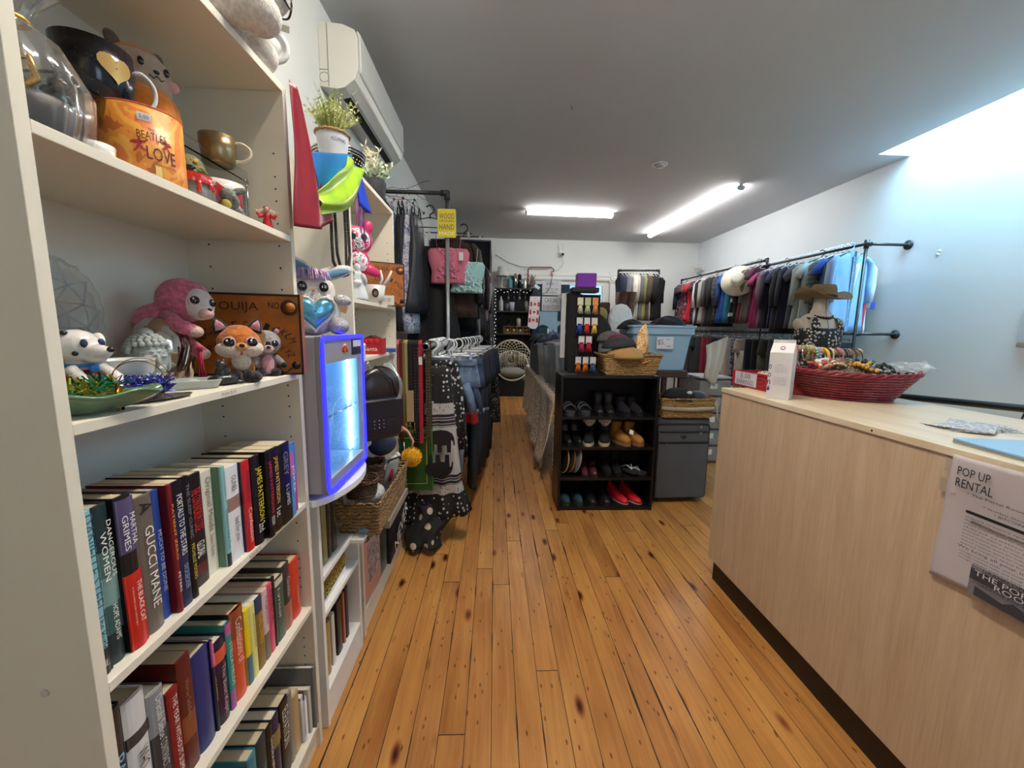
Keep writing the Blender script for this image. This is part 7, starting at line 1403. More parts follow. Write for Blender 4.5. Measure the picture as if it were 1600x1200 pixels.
# suitcase, second basket
t = thing('suitcase', 'large upright charcoal fabric suitcase beside the shoe rack', 'suitcase', (1.385, 3.28, 0), .03); cs = mat('#505156', .8, bump=.25, bs=400, var=.06, vs=6); zp = mat('#1a1a1c', .5)
B().box(0, 0, .03, .49, .26, .765).obj('shell', cs, t, bev=.03, seg=4); B().box(.02, -.025, .05, .47, .0, .545).obj('lower_pocket', cs, t, bev=.012, seg=3); B().box(.02, -.018, .55, .47, .0, .64).obj('upper_pocket', cs, t, bev=.01, seg=3)
b = B(); b.tube([(.015, -.004, .06), (.015, -.004, .69), (.03, -.004, .71), (.46, -.004, .71), (.478, -.004, .69), (.478, -.004, .06)], .005, 6); b.tube([(.03, -.02, .645), (.465, -.022, .645)], .006, 6); b.tube([(.03, -.028, .548), (.465, -.028, .548)], .004, 6); b.tube([(.0, .12, .06), (.0, .12, .7)], .005, 6); b.obj('zips', zp, t)
b = B(); [b.ring((x, -.026, z_), .009, .003, 14, 6, rot=(pi/2, 0, 0)) or b.box(x-.003, -.03, z_+.008, x+.003, -.024, z_+.03) for x, z_ in ((.39, .685), (.39, .63), (.09, .53))]; b.obj('zip_pulls', mat('#b9bab8', .2, metal=.9), t); b = B(); b.lathe([(.028, 0), (.026, .004), (.001, .005)], 20, sy=.6, M=frame((.24, -.017, .60), (1, 0, 0), (0, 0, 1))); b.obj('oval_badge', zp, t)
for x in (.05, .44): B().cyl((x-.015, .12, .022), (x+.015, .12, .022), .022).obj('wheel', zp, t)
basket('basket', 'wicker tray basket on top of the suitcase with a pale ribbon round it', (1.645, 3.40, .7665), .02, .44, .26, .16, wk2, 1.1, .02); B().tube([(1.645+.232*cos(a)*(1 if abs(cos(a)) < .7 else 1), 3.40+.143*sin(a), .86) for a in [2*pi*i/4+pi/4 for i in range(4)]], .001, 4, closed=True) 
t = thing('ribbon', 'pale ribbon band wrapped across the suitcase basket front', 'ribbon', (1.645, 3.40, .855)); B().grid(lambda u, v: (-.232+.464*u, -.147, -.02+.035*v-.012*sin(pi*u)), 16, 2).obj('band', mat('#a89a84', .7), t, thick=.002); b = B(); b.tube([(.245, -.15, .0), (.26, -.16, .06), (.25, -.16, .09), (.235, -.16, .06), (.245, -.15, .0), (.25, -.155, -.07), (.27, -.15, -.12)], .005, 6); b.obj('bow', mat('#b9b5ac', .7), t)
t = cap('baseball_cap', 'black cap with white embroidery lying on the suitcase basket', (1.60, 3.36, .93), 0, mat('#131316', .85), (.15, .1, .085), brim=True); b = B(); b.ell((.06, -.075, .05), (.025, .006, .015)); b.obj('embroidery', mat('#cfcfcf', .6), t); cap('beanie', 'dark grey fuzzy beanie at the right end of the suitcase basket', (1.80, 3.42, .92), 0, fur('#3a3b42', .2), (.08, .08, .06), brim=False)
# dark stool and blue bin
t = thing('table', 'small dark wooden table under the blue bin', 'table', (1.36, 3.95, 0)); wdk = mat('#3a2622', .5); B().box(0, 0, 1.03, .60, .5, 1.098).obj('tabletop', wdk, t, bev=.004); [B().box(x, y_, 0, x+.05, y_+.05, 1.03).obj('leg', wdk, t) for x in (.02, .53) for y_ in (.02, .43)]
t = thing('storage_bin', 'large pale blue plastic bin with a handwritten price sign', 'bin', (1.70, 4.2, 1.099)); pb = mat('#90b0c8', .4, var=.03, vs=5)
r_ = lambda w_, d_, z_, q=.04: [(x, y_, z_) for x, y_ in rrect(-w_, -d_, w_, d_, q, 4)]
B().loops([r_(.26, .17, 0), r_(.305, .2, .36), r_(.325, .22, .365), r_(.33, .225, .43), r_(.34, .235, .435), r_(.34, .235, .455), r_(.315, .21, .455), r_(.3, .195, .36), r_(.25, .16, .01)], smooth=False).obj('bin_body', pb, t, bev=.003)
B().box(-.07, -.226, .22, .10, -.216, .34).obj('paper_sign', mat('#cfd0d6', .7), t); txt('$5.', .07, .06, frame((-.025, -.2264, .285), (1, 0, 0), (0, 0, 1)), mat('#8a2c4c'), t); txt('00', .03, .015, frame((.04, -.2264, .315), (1, 0, 0), (0, 0, 1)), mat('#8a2c4c'), t); txt('each', .045, .02, frame((.055, -.2264, .25), (1, 0, 0), (0, 0, 1)), mat('#3a2c34'), t)
def heap(name, label, loc, r, m, seed, rz=0, cat='garment', amp=.35):
    rr = random.Random(seed); p = [rr.uniform(0, 6) for _ in range(6)]; b = B(); rings = []
    for i in range(12):
        a = pi/2*i/11; rings.append([((r[0]*cos(a)+.0)*(1+amp*.3*sin(3*q+p[0]+i*.4)+amp*.12*sin(7*q+p[1]-i*.5))*cos(q), r[1]*cos(a)*(1+amp*.3*sin(2*q+p[2])+amp*.12*sin(8*q+p[3]+i*.6))*sin(q), r[2]*sin(a)*(1+amp*.2*sin(4*q+p[4]+i*.5))) for q in [2*pi*j/36 for j in range(36)]])
    b.loops(rings); return b.obj(name, m, loc=loc, rz=rz, label=fit(label), cat=cat)
for i, (c_, d, x, y_, r3) in enumerate((('#1a1d27', 'navy black garment heaped on the right of the blue bin', 1.84, 4.22, (.2, .17, .14)), ('#4a2a34', 'plum garment spilling over the front left of the blue bin', 1.56, 4.15, (.2, .14, .06)), ('#121318', 'black lacy garment hanging over the left of the blue bin', 1.44, 4.22, (.13, .16, .1)), ('#5c3c48', 'mauve garment in the middle of the blue bin', 1.72, 4.12, (.12, .08, .05)))): heap('folded_garment', d, (x, y_, 1.51), r3, mat(c_, .9, var=.15, vs=12), 20+i)
# boots and bags behind the hats
t = thing('tall_boots', 'pair of slouchy brown leather boots standing behind the blue bin', 'boots', (1.52, 4.75, 1.42)); [B().tube([(x, 0, 0), (x, 0, .25), (x+.01, 0, .52)], [.07, .09, .12], 14, flat=.6).obj('boot', mat('#4a3024', .6, var=.3, vs=14), t) for x in (-.03, .06)]
t = thing('plinth', 'dark tall crate carrying the boots behind the blue bin', 'crate', (1.42, 4.78, 0)); B().box(-.25, -.16, 0, .3, .2, 1.419).obj('crate_body', wdk, t)
t = thing('bag', 'dark maroon leather bag left of the brown boots', 'bag', (1.28, 4.72, 1.42)); B().box(-.06, -.05, 0, .06, .05, .4).obj('bag_body', mat('#3c1a20', .5), t, bev=.02); t = thing('oven_mitt', 'white quilted rounded cosy standing before the brown boots', 'cosy', (1.42, 4.54, 1.37)); b = B(); b.prism([(-.13, 0), (.13, 0), (.135, .28), (.11, .36), (.06, .41), (0, .425), (-.06, .41), (-.11, .36), (-.135, .28)], -.04, .04, 'y'); b.obj('cosy_body', mat('#dde0e2', .7, bump=1.5, bs=24), t, bev=.02, seg=3)
t = thing('crate', 'black crate under the white quilted cosy', 'crate', (1.42, 4.54, 0)); B().box(-.14, -.07, 0, .14, .07, 1.369).obj('crate_body', dk, t)
cap('felt_hat', 'olive yellow felt hat hanging behind the black column stand', (1.10, 4.36, 1.62), 0, mat('#8c8048', .85), (.1, .05, .14), brim=False, rot=(.3, .7, 0)); heap('black_bag', 'big black bag standing behind the hat basket', (1.12, 4.3, 1.10), (.2, .15, .55), mat('#101013', .7), 44, cat='bag', amp=.15)
# cloth covered table with bins and folded clothes
t = thing('long_table', 'long folding table covered by a small floral cloth behind the shoe rack', 'table', (.56, 3.62, 0)); B().box(0, 0, .84, .95, 3.3, .87).obj('tabletop', mat('#c9c9c4', .5), t); [B().cyl((x, y_, 0), (x, y_, .84), .018).obj('leg', mat('#c2c3c4', .4), t) for x in (.03, .9) for y_ in (.06, 3.2)]
flo = spots('#d6c9b8', '#7a5a54', 34, .34, '#4a3836'); 
t = thing('tablecloth', 'beige cloth with small dark flowers hanging from the long table', 'tablecloth', (.56, 3.60, 0)); b = B(); b.grid(lambda u, v: (-.012-.035*v*(1+sin(34*u+2*v))-.06*v*v*(1-u), 3.34*u+.02*sin(9*v), .872-(.70+.08*sin(7*u))*v), 80, 14); b.obj('side_drop', flo, t, thick=.003); b = B(); b.grid(lambda u, v: (-.012+.97*u, -.005, .872-.7*v), 30, 8); b.obj('front_drop', flo, t, thick=.003); b = B(); b.box(-.012, -.005, .8705, .96, 3.34, .874); b.obj('cloth_top', flo, t)
clr = mat('#a3aeb8', .15, trans=.3, alpha=.7); zt = .8745
for i, (x, y_, w_, d_, h_, lb) in enumerate(((.83, 4.0, .24, .3, .47, 'large clear grey tote bin of clothes directly behind the black column stand'), (.83, 4.95, .24, .34, .42, 'clear tote bin with slanted lid further back on the long table'))):
    t = thing('storage_tote', lb, 'tote', (x, y_, zt)); B().loops([r_(w_, d_, 0), r_(w_+.03, d_+.03, h_), r_(w_+.045, d_+.045, h_+.005), r_(w_+.045, d_+.045, h_+.02), r_(w_+.02, d_+.02, h_+.02), r_(w_-.01, d_-.01, .01)], smooth=False).obj('tote_body', clr, t); B().box(-w_+.02, -d_+.02, .012, w_-.02, d_-.02, h_-.06).obj('folded_contents', blotch(['#5f6874', '#77808c', '#4e5662', '#868c94'], 3), t, bev=.03)
heap('yellow_garment', 'bright yellow garment on top of the near tote bin', (.86, 3.98, zt+.425), (.15, .14, .09), mat('#b4b02c', .8), 51); heap('folded_garment', 'maroon folded cloth across the far tote bin', (.83, 4.9, zt+.43), (.24, .3, .07), mat('#4e1f24', .8), 52, amp=.1)
cl = ['#26304a', '#3c4a68', '#8f8c88', '#1d2230', '#5a3c40', '#a8a49c', '#2f3c52', '#4a5a78', '#7a7470', '#22262f']
for i, c_ in enumerate(cl): heap('folded_garment', ('navy', 'denim blue', 'grey', 'black', 'plum', 'cream', 'slate', 'mid blue', 'taupe', 'charcoal')[i]+' garment in the heap at the far end of the long table', (.72+.16*(i % 3), 5.5+.3*(i//3), zt+.40+.03*(i % 2)), (.16, .17, .12+.03*(i % 3)), mat(c_, .9, var=.2, vs=14), 60+i, cat='garment')
t = thing('storage_tote', 'row of low grey boxes under the heap of clothes on the long table', 'tote', (.85, 5.95, zt)); B().box(-.27, -.55, 0, .27, .6, .40).obj('tote_body', mat('#5f666e', .6), t, bev=.01)
# clear drawers near the counter end
t = thing('drawer_tower', 'clear plastic drawer tower beyond the counter end', 'drawer tower', (2.28, 4.3, 0)); gp = mat('#8b8c8c', .3, trans=.3, alpha=.9)
for k in range(5): 
    d_ = B().box(0, 0, .03+.19*k, .36, .4, .20+.19*k).obj('drawer', gp, t, bev=.008); B().box(.12, -.008, .11+.19*k, .2, -.0005, .17+.19*k).obj('label_holder', mat('#cfcfcb', .4), d_)
B().box(-.01, -.005, .985, .37, .41, 1.0).obj('top_panel', mat('#a9aaa8', .4), t)
drape('shirt', 'off white shirt draped over the clear drawer tower', 'shirt', [(2.34, 4.35, 1.35), (2.55, 4.3, 1.45)], [(2.30, 4.27, 1.01), (2.42, 4.26, .9)], lambda u, v: (0, -.03*sin(pi*v)-.01*sin(14*u), 0), mat('#b5b0a4', .85), n=(14, 14))
# ---------------------------------------------------------------- right wall racks
t = thing('pipe_rack', 'two tier black pipe clothes rack fixed along the right wall', 'clothes rack', (4.38, 4.72, 0))
b = B(); pipe(b, (0, 0, 2.555), (.52, 0, 2.555), fit0=True); b.cyl((.508, 0, 2.555), (.52, 0, 2.555), .055, n=24); b.cyl((.5, 0, 2.555), (.508, 0, 2.555), .03, n=20); b.obj('top_bracket', pip, t)
b = B(); pipe(b, (0, 0, 1.50), (.52, 0, 1.50), fit0=True); b.cyl((.508, 0, 1.5), (.52, 0, 1.5), .055, n=24); b.cyl((.5, 0, 1.5), (.508, 0, 1.5), .03, n=20); b.obj('lower_bracket', pip, t)
b = B(); pipe(b, (0, 0, 2.6), (0, 0, 0), fit0=True); b.cyl((0, 0, 0), (0, 0, .012), .055, n=20); b.cyl((0, 0, 2.50), (0, 0, 2.60), .026, n=16); b.obj('near_post', pip, t)
b = B(); pipe(b, (0, -.05, 2.555), (0, 1.75, 2.57), fit1=True); pipe(b, (0, 1.75, 2.66), (0, 4.75, 2.69), fit0=True, fit1=True); b.cyl((0, 1.75, 2.54), (0, 1.75, 2.69), .022); b.obj('upper_rail', pip, t)
b = B(); pipe(b, (0, 0, 1.50), (0, 4.75, 1.50)); b.obj('lower_rail', pip, t); b = B(); pipe(b, (0, 4.75, 2.7), (0, 4.75, 0)); b.cyl((0, 4.75, 0), (0, 4.75, .012), .055); pipe(b, (0, 1.75, 2.55), (0, 1.75, 0), .015); b.obj('far_post', pip, t)
dkfl = blotch(['#1a1a22', '#5a2230', '#1c1c24', '#8a8480', '#16161c'], 12)
U = [('navy', '#1a2238', 'shirt'), ('dark floral', dkfl, 'blouse'), ('navy floral', blotch(['#1c2440', '#7a3040', '#1c2440', '#88808a'], 14), 'blouse'), ('rose floral', blotch(['#5a1c2c', '#a8324a', '#241a20', '#c9a0a8'], 16), 'blouse'), ('hot pink', '#c02848', 'tank'), ('bright red', '#b01c30', 'blouse'), ('black spotted', spots('#141318', '#9a9298', 40, .25), 'blouse'), ('white', '#c9c9cc', 'shirt'), ('black', '#141518', 'jacket'), ('pale stone', '#9a9690', 'shirt'), ('grey', '#4a4b4e', 'jacket'), ('black wool', '#101114', 'jacket'), ('jet black', '#121214', 'jacket'), ('charcoal plaid', plaid('#1b1c20', '#34363a', '#5c5e62'), 'shirt'),
     ('dark blue', '#1d3a72', 'shirt'), ('royal blue', '#1f4f9a', 'tee'), ('teal', '#1f6f80', 'tee'), ('navy and white trimmed', stripes(['#141a30', '#141a30', '#141a30', '#c9ccd0'], 4), 'tee'), ('black slim', '#15161a', 'shirt'), ('maroon', '#5e2232', 'tee'), ('grey brown', '#5c585a', 'shirt'), ('dark burgundy', '#4c2434', 'tee'), ('magenta', '#8a2458', 'tee'), ('mauve brown', '#5a4650', 'shirt'), ('midnight', '#14162a', 'shirt'), ('ink blue', '#1b2244', 'tee'), ('near black', '#16171c', 'jacket'), ('dark navy', '#12182c', 'shirt'), ('slate', '#38404c', 'tee'), ('grey green', '#7e8a86', 'shirt'), ('silver grey', '#9aa3a6', 'tee'), ('green check', plaid('#263430', '#3c5044', '#8a9488', 16), 'shirt'), ('cobalt blue', '#1f44a0', 'tee'), ('dark teal', '#1a3c4c', 'shirt')]
n = len(U); y = 9.25; U2 = list(reversed(range(n)))
for i, (d, m, k) in enumerate(U):
    y = 9.25-(9.25-4.98)*i/(n-1); zr = (2.57 if y < 6.45 else 2.67); m = mat(m, .85, var=.1, vs=9) if isinstance(m, str) else m; kk = {'tee': 't-shirt', 'tank': 'top'}.get(k, k)
    garment(k, m, d+' '+kk+' on the upper rail of the right wall rack, in front of the '+(U[i-1][0]+' one' if i else 'corner'), (4.38, y, zr-.085), R.uniform(-.16, .22), 'tops on the upper rail of the right wall rack', 1.08, 1.36 if k != 'jacket' else 1.45, i % 5, 1.15)
    hanger((4.38, y, zr), R.uniform(-.1, .1), whp_ if i % 5 else blkp, ('white' if i % 5 else 'black')+' hanger of the '+d+' '+kk+' on the right wall rack', group='hangers on the upper rail of the right wall rack')
for k in range(26): hanger((4.38, 5.05+.13*k, 2.57 if 5.05+.13*k < 6.45 else 2.67), R.uniform(-.5, .5), whp_, 'spare white hanger crowded on the upper rail of the right wall rack', group='spare white hangers on the right wall rack', w=.3)
lb_ = mat('#7798c0', .7, var=.05, vs=8, bump=.1, bs=14)
t = garment('shirt', lb_, 'large light blue button up shirt facing the camera at the near end of the right rack', (4.34, 4.86, 2.475), .05, None, 1.12, 1.42, 3, 1.0)
B().box(-.018, -.052, -.95, .018, -.046, -.05).obj('button_placket', lb_, t, bev=.003); b = B(); [b.ell((0, -.054, -.1-.14*k), (.006, .003, .006)) for k in range(6)]; b.obj('buttons', mat('#c9d4e0', .3), t)
hanger((4.33, 4.86, 2.56), .1, mat('#9ac0e0', .3), 'pale blue hanger of the large light blue shirt')
t = garment('shirt', mat('#c3c8ce', .7), 'white jersey with red side panel hanging behind the near post of the right rack', (4.56, 4.93, 2.43), .35, None, .8, 1.4, 2, .9); B().grid(lambda u, v: (.0+.1*u-.02*v, -.045, -.12-.8*v), 3, 10).obj('red_panel', mat('#b41f34', .7), t, thick=.006)
B().box(.2, -.05, -.62, .27, -.04, -.52).obj('blue_cuff', mat('#23409a', .7), t); hanger((4.56, 4.93, 2.555), .5, blkp, 'black hanger of the white and red jersey')
t = thing('sun_hat', 'wide brimmed cream sun hat hanging on the right wall rack', 'hat', (4.10, 6.75, 2.36), rot=(1.25, .1, -.75)); ch = mat('#c4c0ae', .8, var=.05, vs=30)
B().lathe([(.001, .13), (.06, .13), (.1, .11), (.115, .0), (.27, -.012), (.272, -.006), (.12, .008), (.105, .1), (.001, .12)], 40, cap=False).obj('hat_body', ch, t); B().ring((0, 0, .012), .117, .008, 30, 6).obj('hat_band', mat('#a8a48c', .7), t)
Lw = [('charcoal', '#33363c', 'folded'), ('dark grey', '#2c2e33', 'folded'), ('denim', '#3c4a5c', 'jeans'), ('slate grey', '#3a3d42', 'folded'), ('faded black', '#26282c', 'jeans'), ('graphite', '#2c2f34', 'folded'), ('wine red', '#7a1a2c', 'folded'), ('dark wine', '#5a1626', 'folded'), ('midnight navy', '#10142a', 'jeans'), ('black', '#121316', 'folded'), ('cream', '#a8a49a', 'folded'), ('navy print', blotch(['#1a2040', '#8a8ca0', '#1a2040', '#2c3458'], 18), 'folded'), ('stone', '#8f8a80', 'jeans'), ('blue black', '#171b2c', 'folded'), ('jet', '#101013', 'folded'), ('dark olive', '#2e3028', 'jeans'), ('iron grey', '#34373a', 'folded'), ('coal', '#16171a', 'folded'), ('brown', '#3c2e28', 'folded'), ('inky', '#14182a', 'jeans'), ('soot', '#1c1d20', 'folded'), ('pitch', '#111214', 'folded')]
for i, (d, m, k) in enumerate(Lw):
    y = 9.2-(9.2-4.95)*i/(len(Lw)-1); m = mat(m, .85, var=.1, vs=9) if isinstance(m, str) else m
    garment(k, m, d+(' jeans' if k == 'jeans' else ' trousers')+' on the lower rail of the right wall rack, in front of the '+(Lw[i-1][0]+' pair' if i else 'corner'), (4.38, y, 1.385), R.uniform(-.2, .3), 'trousers on the lower rail of the right wall rack', 1.2, 1.35 if k == 'folded' else 1.0, i % 4, 1.5)
    hanger((4.38, y, 1.50), R.uniform(-.1, .1), mat('#a9abac', .2, metal=.8), 'metal hanger of the '+d+(' jeans' if k == 'jeans' else ' trousers')+' on the lower right rail', 'clip', 'metal hangers on the lower rail of the right wall rack')
# wall bits
t = thing('handrail', 'black pipe handrail standing in front of the right wall', 'handrail', (4.6, 4.35, 0)); b = B(); pipe(b, (0, 0, .80), (0, -2.6, .98), .034); b.obj('rail', mat('#15161a', .4), t); [B().cyl((0, y_, 0), (0, y_, .80-.18/2.6*y_), .02).obj('post', mat('#15161a', .4), t) for y_ in (-.2, -2.4)]
t = thing('wall_paper_sheet', 'sheet of paper taped on the right wall at the frame edge', 'paper', (4.897, 3.28, 1.40)); B().grid(lambda u, v: (-.006-.01*v*0-.012*sin(pi*u)*(1-v), .28*u-.01*v, .4*v), 8, 8).obj('sheet', mat('#b9bcc0', .8), t, thick=.001)
for i, (y_, z_) in enumerate(((4.37, 2.42), (4.38, 2.39))): B().ell((0, 0, 0), (.004, .02, .016), 10, 8).obj('wall_anchor', mat('#d8dcde', .5), loc=(4.898, y_, z_), label=('upper', 'lower')[i]+' small white filler dab on the right wall', cat='filler dab')
# mannequin bust with hat
t = thing('mannequin', 'cream dress form in a black and white flowered top behind the counter', 'mannequin', (2.73, 3.3, 0)); skn = mat('#a89f92', .6, bump=.1, bs=20)
b = B(); pr_ = [(1.0, .14, .10), (1.08, .145, .105), (1.2, .125, .09), (1.3, .135, .095), (1.42, .165, .115), (1.50, .18, .11), (1.57, .185, .095), (1.62, .17, .075), (1.655, .11, .06), (1.68, .062, .055), (1.72, .052, .052), (1.80, .05, .05), (1.815, .03, .03)]
b.loops([[(hw*cos(a), -.01*(.2 if z_ > 1.6 else 1)+d_*sin(a)*(1.12 if sin(a) < 0 and 1.35 < z_ < 1.5 else 1), z_) for a in [2*pi*i/32 for i in range(32)]] for z_, hw, d_ in pr_]); b.obj('torso', skn, t, sub=1)
for s in (-1, 1): B().ell((s*.168, 0, 1.565), (.028, .058, .06), rot=(0, s*.25, 0)).obj('shoulder_cap', skn, t)
b = B(); b.tube([(0, -.057, 1.80), (0, -.064, 1.68), (0, -.093, 1.6), (0, -.135, 1.48)], .0018, 5); b.obj('seam', mat('#5c564e', .6), t); b = B(); b.cyl((0, 0, 0), (0, 0, 1.02), .018); b.cyl((0, 0, 0), (0, 0, .02), .16); b.obj('stand', dk, t)
t = thing('flowered_top', 'sleeveless black top with white flowers worn by the dress form', 'top', (2.73, 3.3, 0)); flw = spots('#15141a', '#b9b4a8', 36, .34, '#15141a')
b = B(); tp = [(.99, .152, .112), (1.08, .157, .117), (1.2, .137, .102), (1.3, .147, .107), (1.42, .177, .127), (1.50, .188, .12), (1.54, .186, .11)]
b.loops([[(hw*cos(a), -.01+d_*sin(a)*(1.12 if sin(a) < 0 and 1.35 < z_ < 1.5 else 1), z_) for a in [2*pi*i/40 for i in range(40)]] for z_, hw, d_ in tp], cap=False); b.obj('bodice', flw, t, thick=.003)
for s in (-1, 1): B().grid(lambda u, v: (s*(.075+.06*u), (-.125+.25*v)*(1-.15*u), 1.53+.12*sin(pi*v)**.55*(1-.12*u)), 3, 16).obj('strap', flw, t, thick=.003)
t = thing('necklace', 'black beaded choker round the neck of the dress form', 'necklace', (2.73, 3.3, 1.655)); b = B(); [b.ell((.085*cos(a), .075*sin(a)-.012, .03*sin(a)-.0), .011, 8, 6) for a in [2*pi*i/26 for i in range(26)]]; b.obj('beads', mat('#191619', .2), t, kind='stuff')
t = thing('straw_hat', 'tan straw cowboy hat on top of the dress form', 'hat', (2.73, 3.29, 1.795), rot=(.05, .06, .15)); sw = wicker('#a98f66', '#6e5636', 110)
b = B(); N = 48
def hb(r, a): z_ = .075*abs(cos(a))**3*max(0, (r-.1)/.11)**1.4-.012*abs(sin(a)); return (r*1.0*cos(a), r*.92*sin(a), z_)
b.loops([[hb(r, 2*pi*i/N) for i in range(N)] for r in (.088, .12, .15, .18, .205)], cap=False); b.obj('brim', sw, t, thick=.004)
b = B(); b.loops([[(r*cos(a), r*1.15*sin(a), z_-.015*(abs(sin(a)) < .5)*(z_ > .09)) for a in [2*pi*i/36 for i in range(36)]] for r, z_ in ((.09, 0), (.09, .03), (.082, .075), (.07, .105), (.04, .112), (.005, .098))]); b.obj('crown', sw, t); b = B(); b.loops([[(r*cos(a), r*1.15*sin(a), z_) for a in [2*pi*i/36 for i in range(36)]] for r, z_ in ((.0925, .0), (.0925, .022))], cap=False); b.obj('hat_band', mat('#1c1a1c', .6), t)
# ---------------------------------------------------------------- counter and what is on it
g = G('pale_maple_laminate', .42); n1 = g.n('TexNoise', Scale=2.2, Detail=7., Distortion=.6); n1.inputs['Roughness'].default_value = .6; g.l(g.map(scale=(2, 9, .7)), n1.inputs[0]); n2 = g.n('TexNoise', Scale=60., Detail=2.); g.l(g.map(scale=(1, 2.5, .12)), n2.inputs[0])
g.col(g.mix(.25, g.ramp(n1.outputs[0], [(.3, '#b59a7c'), (.5, '#c3aa8c'), (.7, '#ccb698')]), g.ramp(n2.outputs[0], [(.3, '#a88c6e'), (.7, '#d0bb9e')]))); maple = g.m
g = G('maple_top', .3); n1 = g.n('TexNoise', Scale=2., Detail=6., Distortion=.6); g.l(g.map(scale=(9, 1.2, 1)), n1.inputs[0]); g.col(g.ramp(n1.outputs[0], [(.3, '#cbb796'), (.5, '#d6c5a6'), (.7, '#ddd0b6')])); mtop = g.m
CX_, CY1, CH = 1.315, 2.235, 1.18
ct = thing('counter', 'pale maple laminate sales counter on the right', 'counter', (CX_, 0, 0))
B().box(.005, -.6, .135, .025, CY1-.005, 1.155).obj('front_panel', maple, ct, bev=.001); B().box(.025, CY1-.025, .135, .72, CY1-.005, 1.155).obj('end_panel', maple, ct, bev=.001); B().box(0, -.6, 1.1555, .735, CY1, CH).obj('countertop', mtop, ct, bev=.0015); B().box(.03, -.6, 0, .05, CY1-.03, .1345).obj('kick_board', mat('#1e1814', .5), ct); B().box(.05, CY1-.05, 0, .7, CY1-.03, .1345).obj('end_kick', mat('#1e1814', .5), ct)
b = B(); b.lathe([(.004, 0), (.001, .001)], 10, M=frame((-.0006, 1.3, 1.167), (0, 1, 0), (0, 0, 1))); b.obj('screw_hole', hole, ct); B().box(.4, -.6, .14, .42, CY1-.03, 1.155).obj('inner_panel', maple, ct)
# poster
po = thing('poster', 'wrinkled pop up rental notice taped on the counter front', 'poster', (CX_+.0035, .62, .80))
B().grid(lambda u, v: (-.0055-.004*sin(5*u+3*v)*sin(3*v)-.002*sin(9*v)*u, .425*u+.012*(1-v)*u-.0*v, .365*v-.02*(1-v)*(1-u)*0+.012*(1-v)*sin(4*u)), 26, 26).obj('paper', mat('#b9b0b0', .7, var=.03, vs=8), po, thick=.0008)
ink = mat('#17161a', .6); PF = lambda y_, z_: frame((-.0125, y_, z_), (0, -1, 0), (0, 0, 1))
def pt(s, w_, h_, y1, z_, m=ink): txt(s, w_, h_, PF(y1-w_/2, z_), m, po, ex=.0008)
pt('POP UP', .075, .024, .405, .325); pt('RENTAL', .085, .024, .405, .292); pt('Fill up fast', .08, .014, .25, .335); pt('* The Portal Room - A Sacred Space', .24, .0085, .375, .268); pt('Craft *', .05, .0085, .22, .257); pt('* Golden Goods, Jr. Beds *', .16, .006, .335, .246); pt('* BITCOIN . Get to Know', .14, .007, .31, .236)
b = B(); b.prism(rrect(.195, .216, .37, .224, .004), -.014, -.0130, 'x'); b.prism(rrect(.09, .216, .18, .224, .004), -.014, -.0130, 'x'); b.obj('black_banner', ink, po)
rr = random.Random(3)
for k in range(9): pt('shared creative space for makers and pop up guests'[:24+int(20*rr.random())], .16+.05*rr.random(), .005, .37, .205-.0095*k)
pt('We bring all your ideas to life!', .22, .009, .375, .118)
for k in range(3): pt('vintage market stalls and small events', .17, .005, .37, .106-.009*k)
B().box(-.0145, .145, .0, -.0130, .335, .085).obj('photo_panel', mat('#77757a', .6, var=.3, vs=12), po); B().box(-.0150, .145, .045, -.0146, .335, .075).obj('dark_band', mat('#3a393e', .6), po)
PW = mat('#d8d4d4', .6); txt('GRAND OPENING', .13, .0085, frame((-.0152, .245, .081), (0, -1, 0), (0, 0, 1)), ink, po); txt('THE PORTAL', .16, .0145, frame((-.0156, .245, .067), (0, -1, 0), (0, 0, 1)), PW, po); txt('ROOM', .08, .0135, frame((-.0156, .24, .052), (0, -1, 0), (0, 0, 1)), PW, po); txt('* CREATIVE POP-UP SPACE *', .17, .007, frame((-.0152, .24, .04), (0, -1, 0), (0, 0, 1)), ink, po)
B().prism([(.16, .004), (.32, .004), (.32, .03), (.26, .02), (.24, .034), (.2, .022), (.16, .03)], -.0152, -.0147, 'x').obj('photo_print', mat('#3c3b40', .6), po)
for y_, z_ in ((.42, .33), (.425, .27)): B().box(-.008, y_-.02, z_-.02, -.0072, y_+.022, z_+.02).obj('tape', mat('#b9aa98', .3, alpha=.7), po)
# laptop and papers
t = thing('laptop', 'closed silver blue laptop on the near end of the counter', 'laptop', (1.385, 1.12, CH+.0005), -.12); B().prism(rrect(0, -.36, .26, .0, .012), 0, .006, 'z').obj('base', mat('#9fa6ad', .3, metal=.6), t, bev=.002); B().prism(rrect(0, -.36, .26, .0, .012), .0065, .0125, 'z').obj('lid', mat('#8fb4cf', .3, metal=.35), t, bev=.002)
t = thing('flyer_stack', 'stack of glossy black and white flyers behind the laptop', 'papers', (1.66, 1.29, CH+.0005))
for i in range(6): B().box(-.11, -.06, .0016*i, .11, .06, .0016*i+.0012).obj('flyer', blotch(['#c9c6c6', '#8a8488', '#d0cdcd', '#2c2a2e'], 12+i, .3), t, rz=.15*(i-3)+.3)
t = thing('pen', 'thin dark pen sticking up behind the counter top edge', 'pen', (2.03, 1.42, CH), rot=(.2, 0, 0)); B().cyl((0, 0, .005), (0, 0, .06), .003).obj('barrel', dk, t)
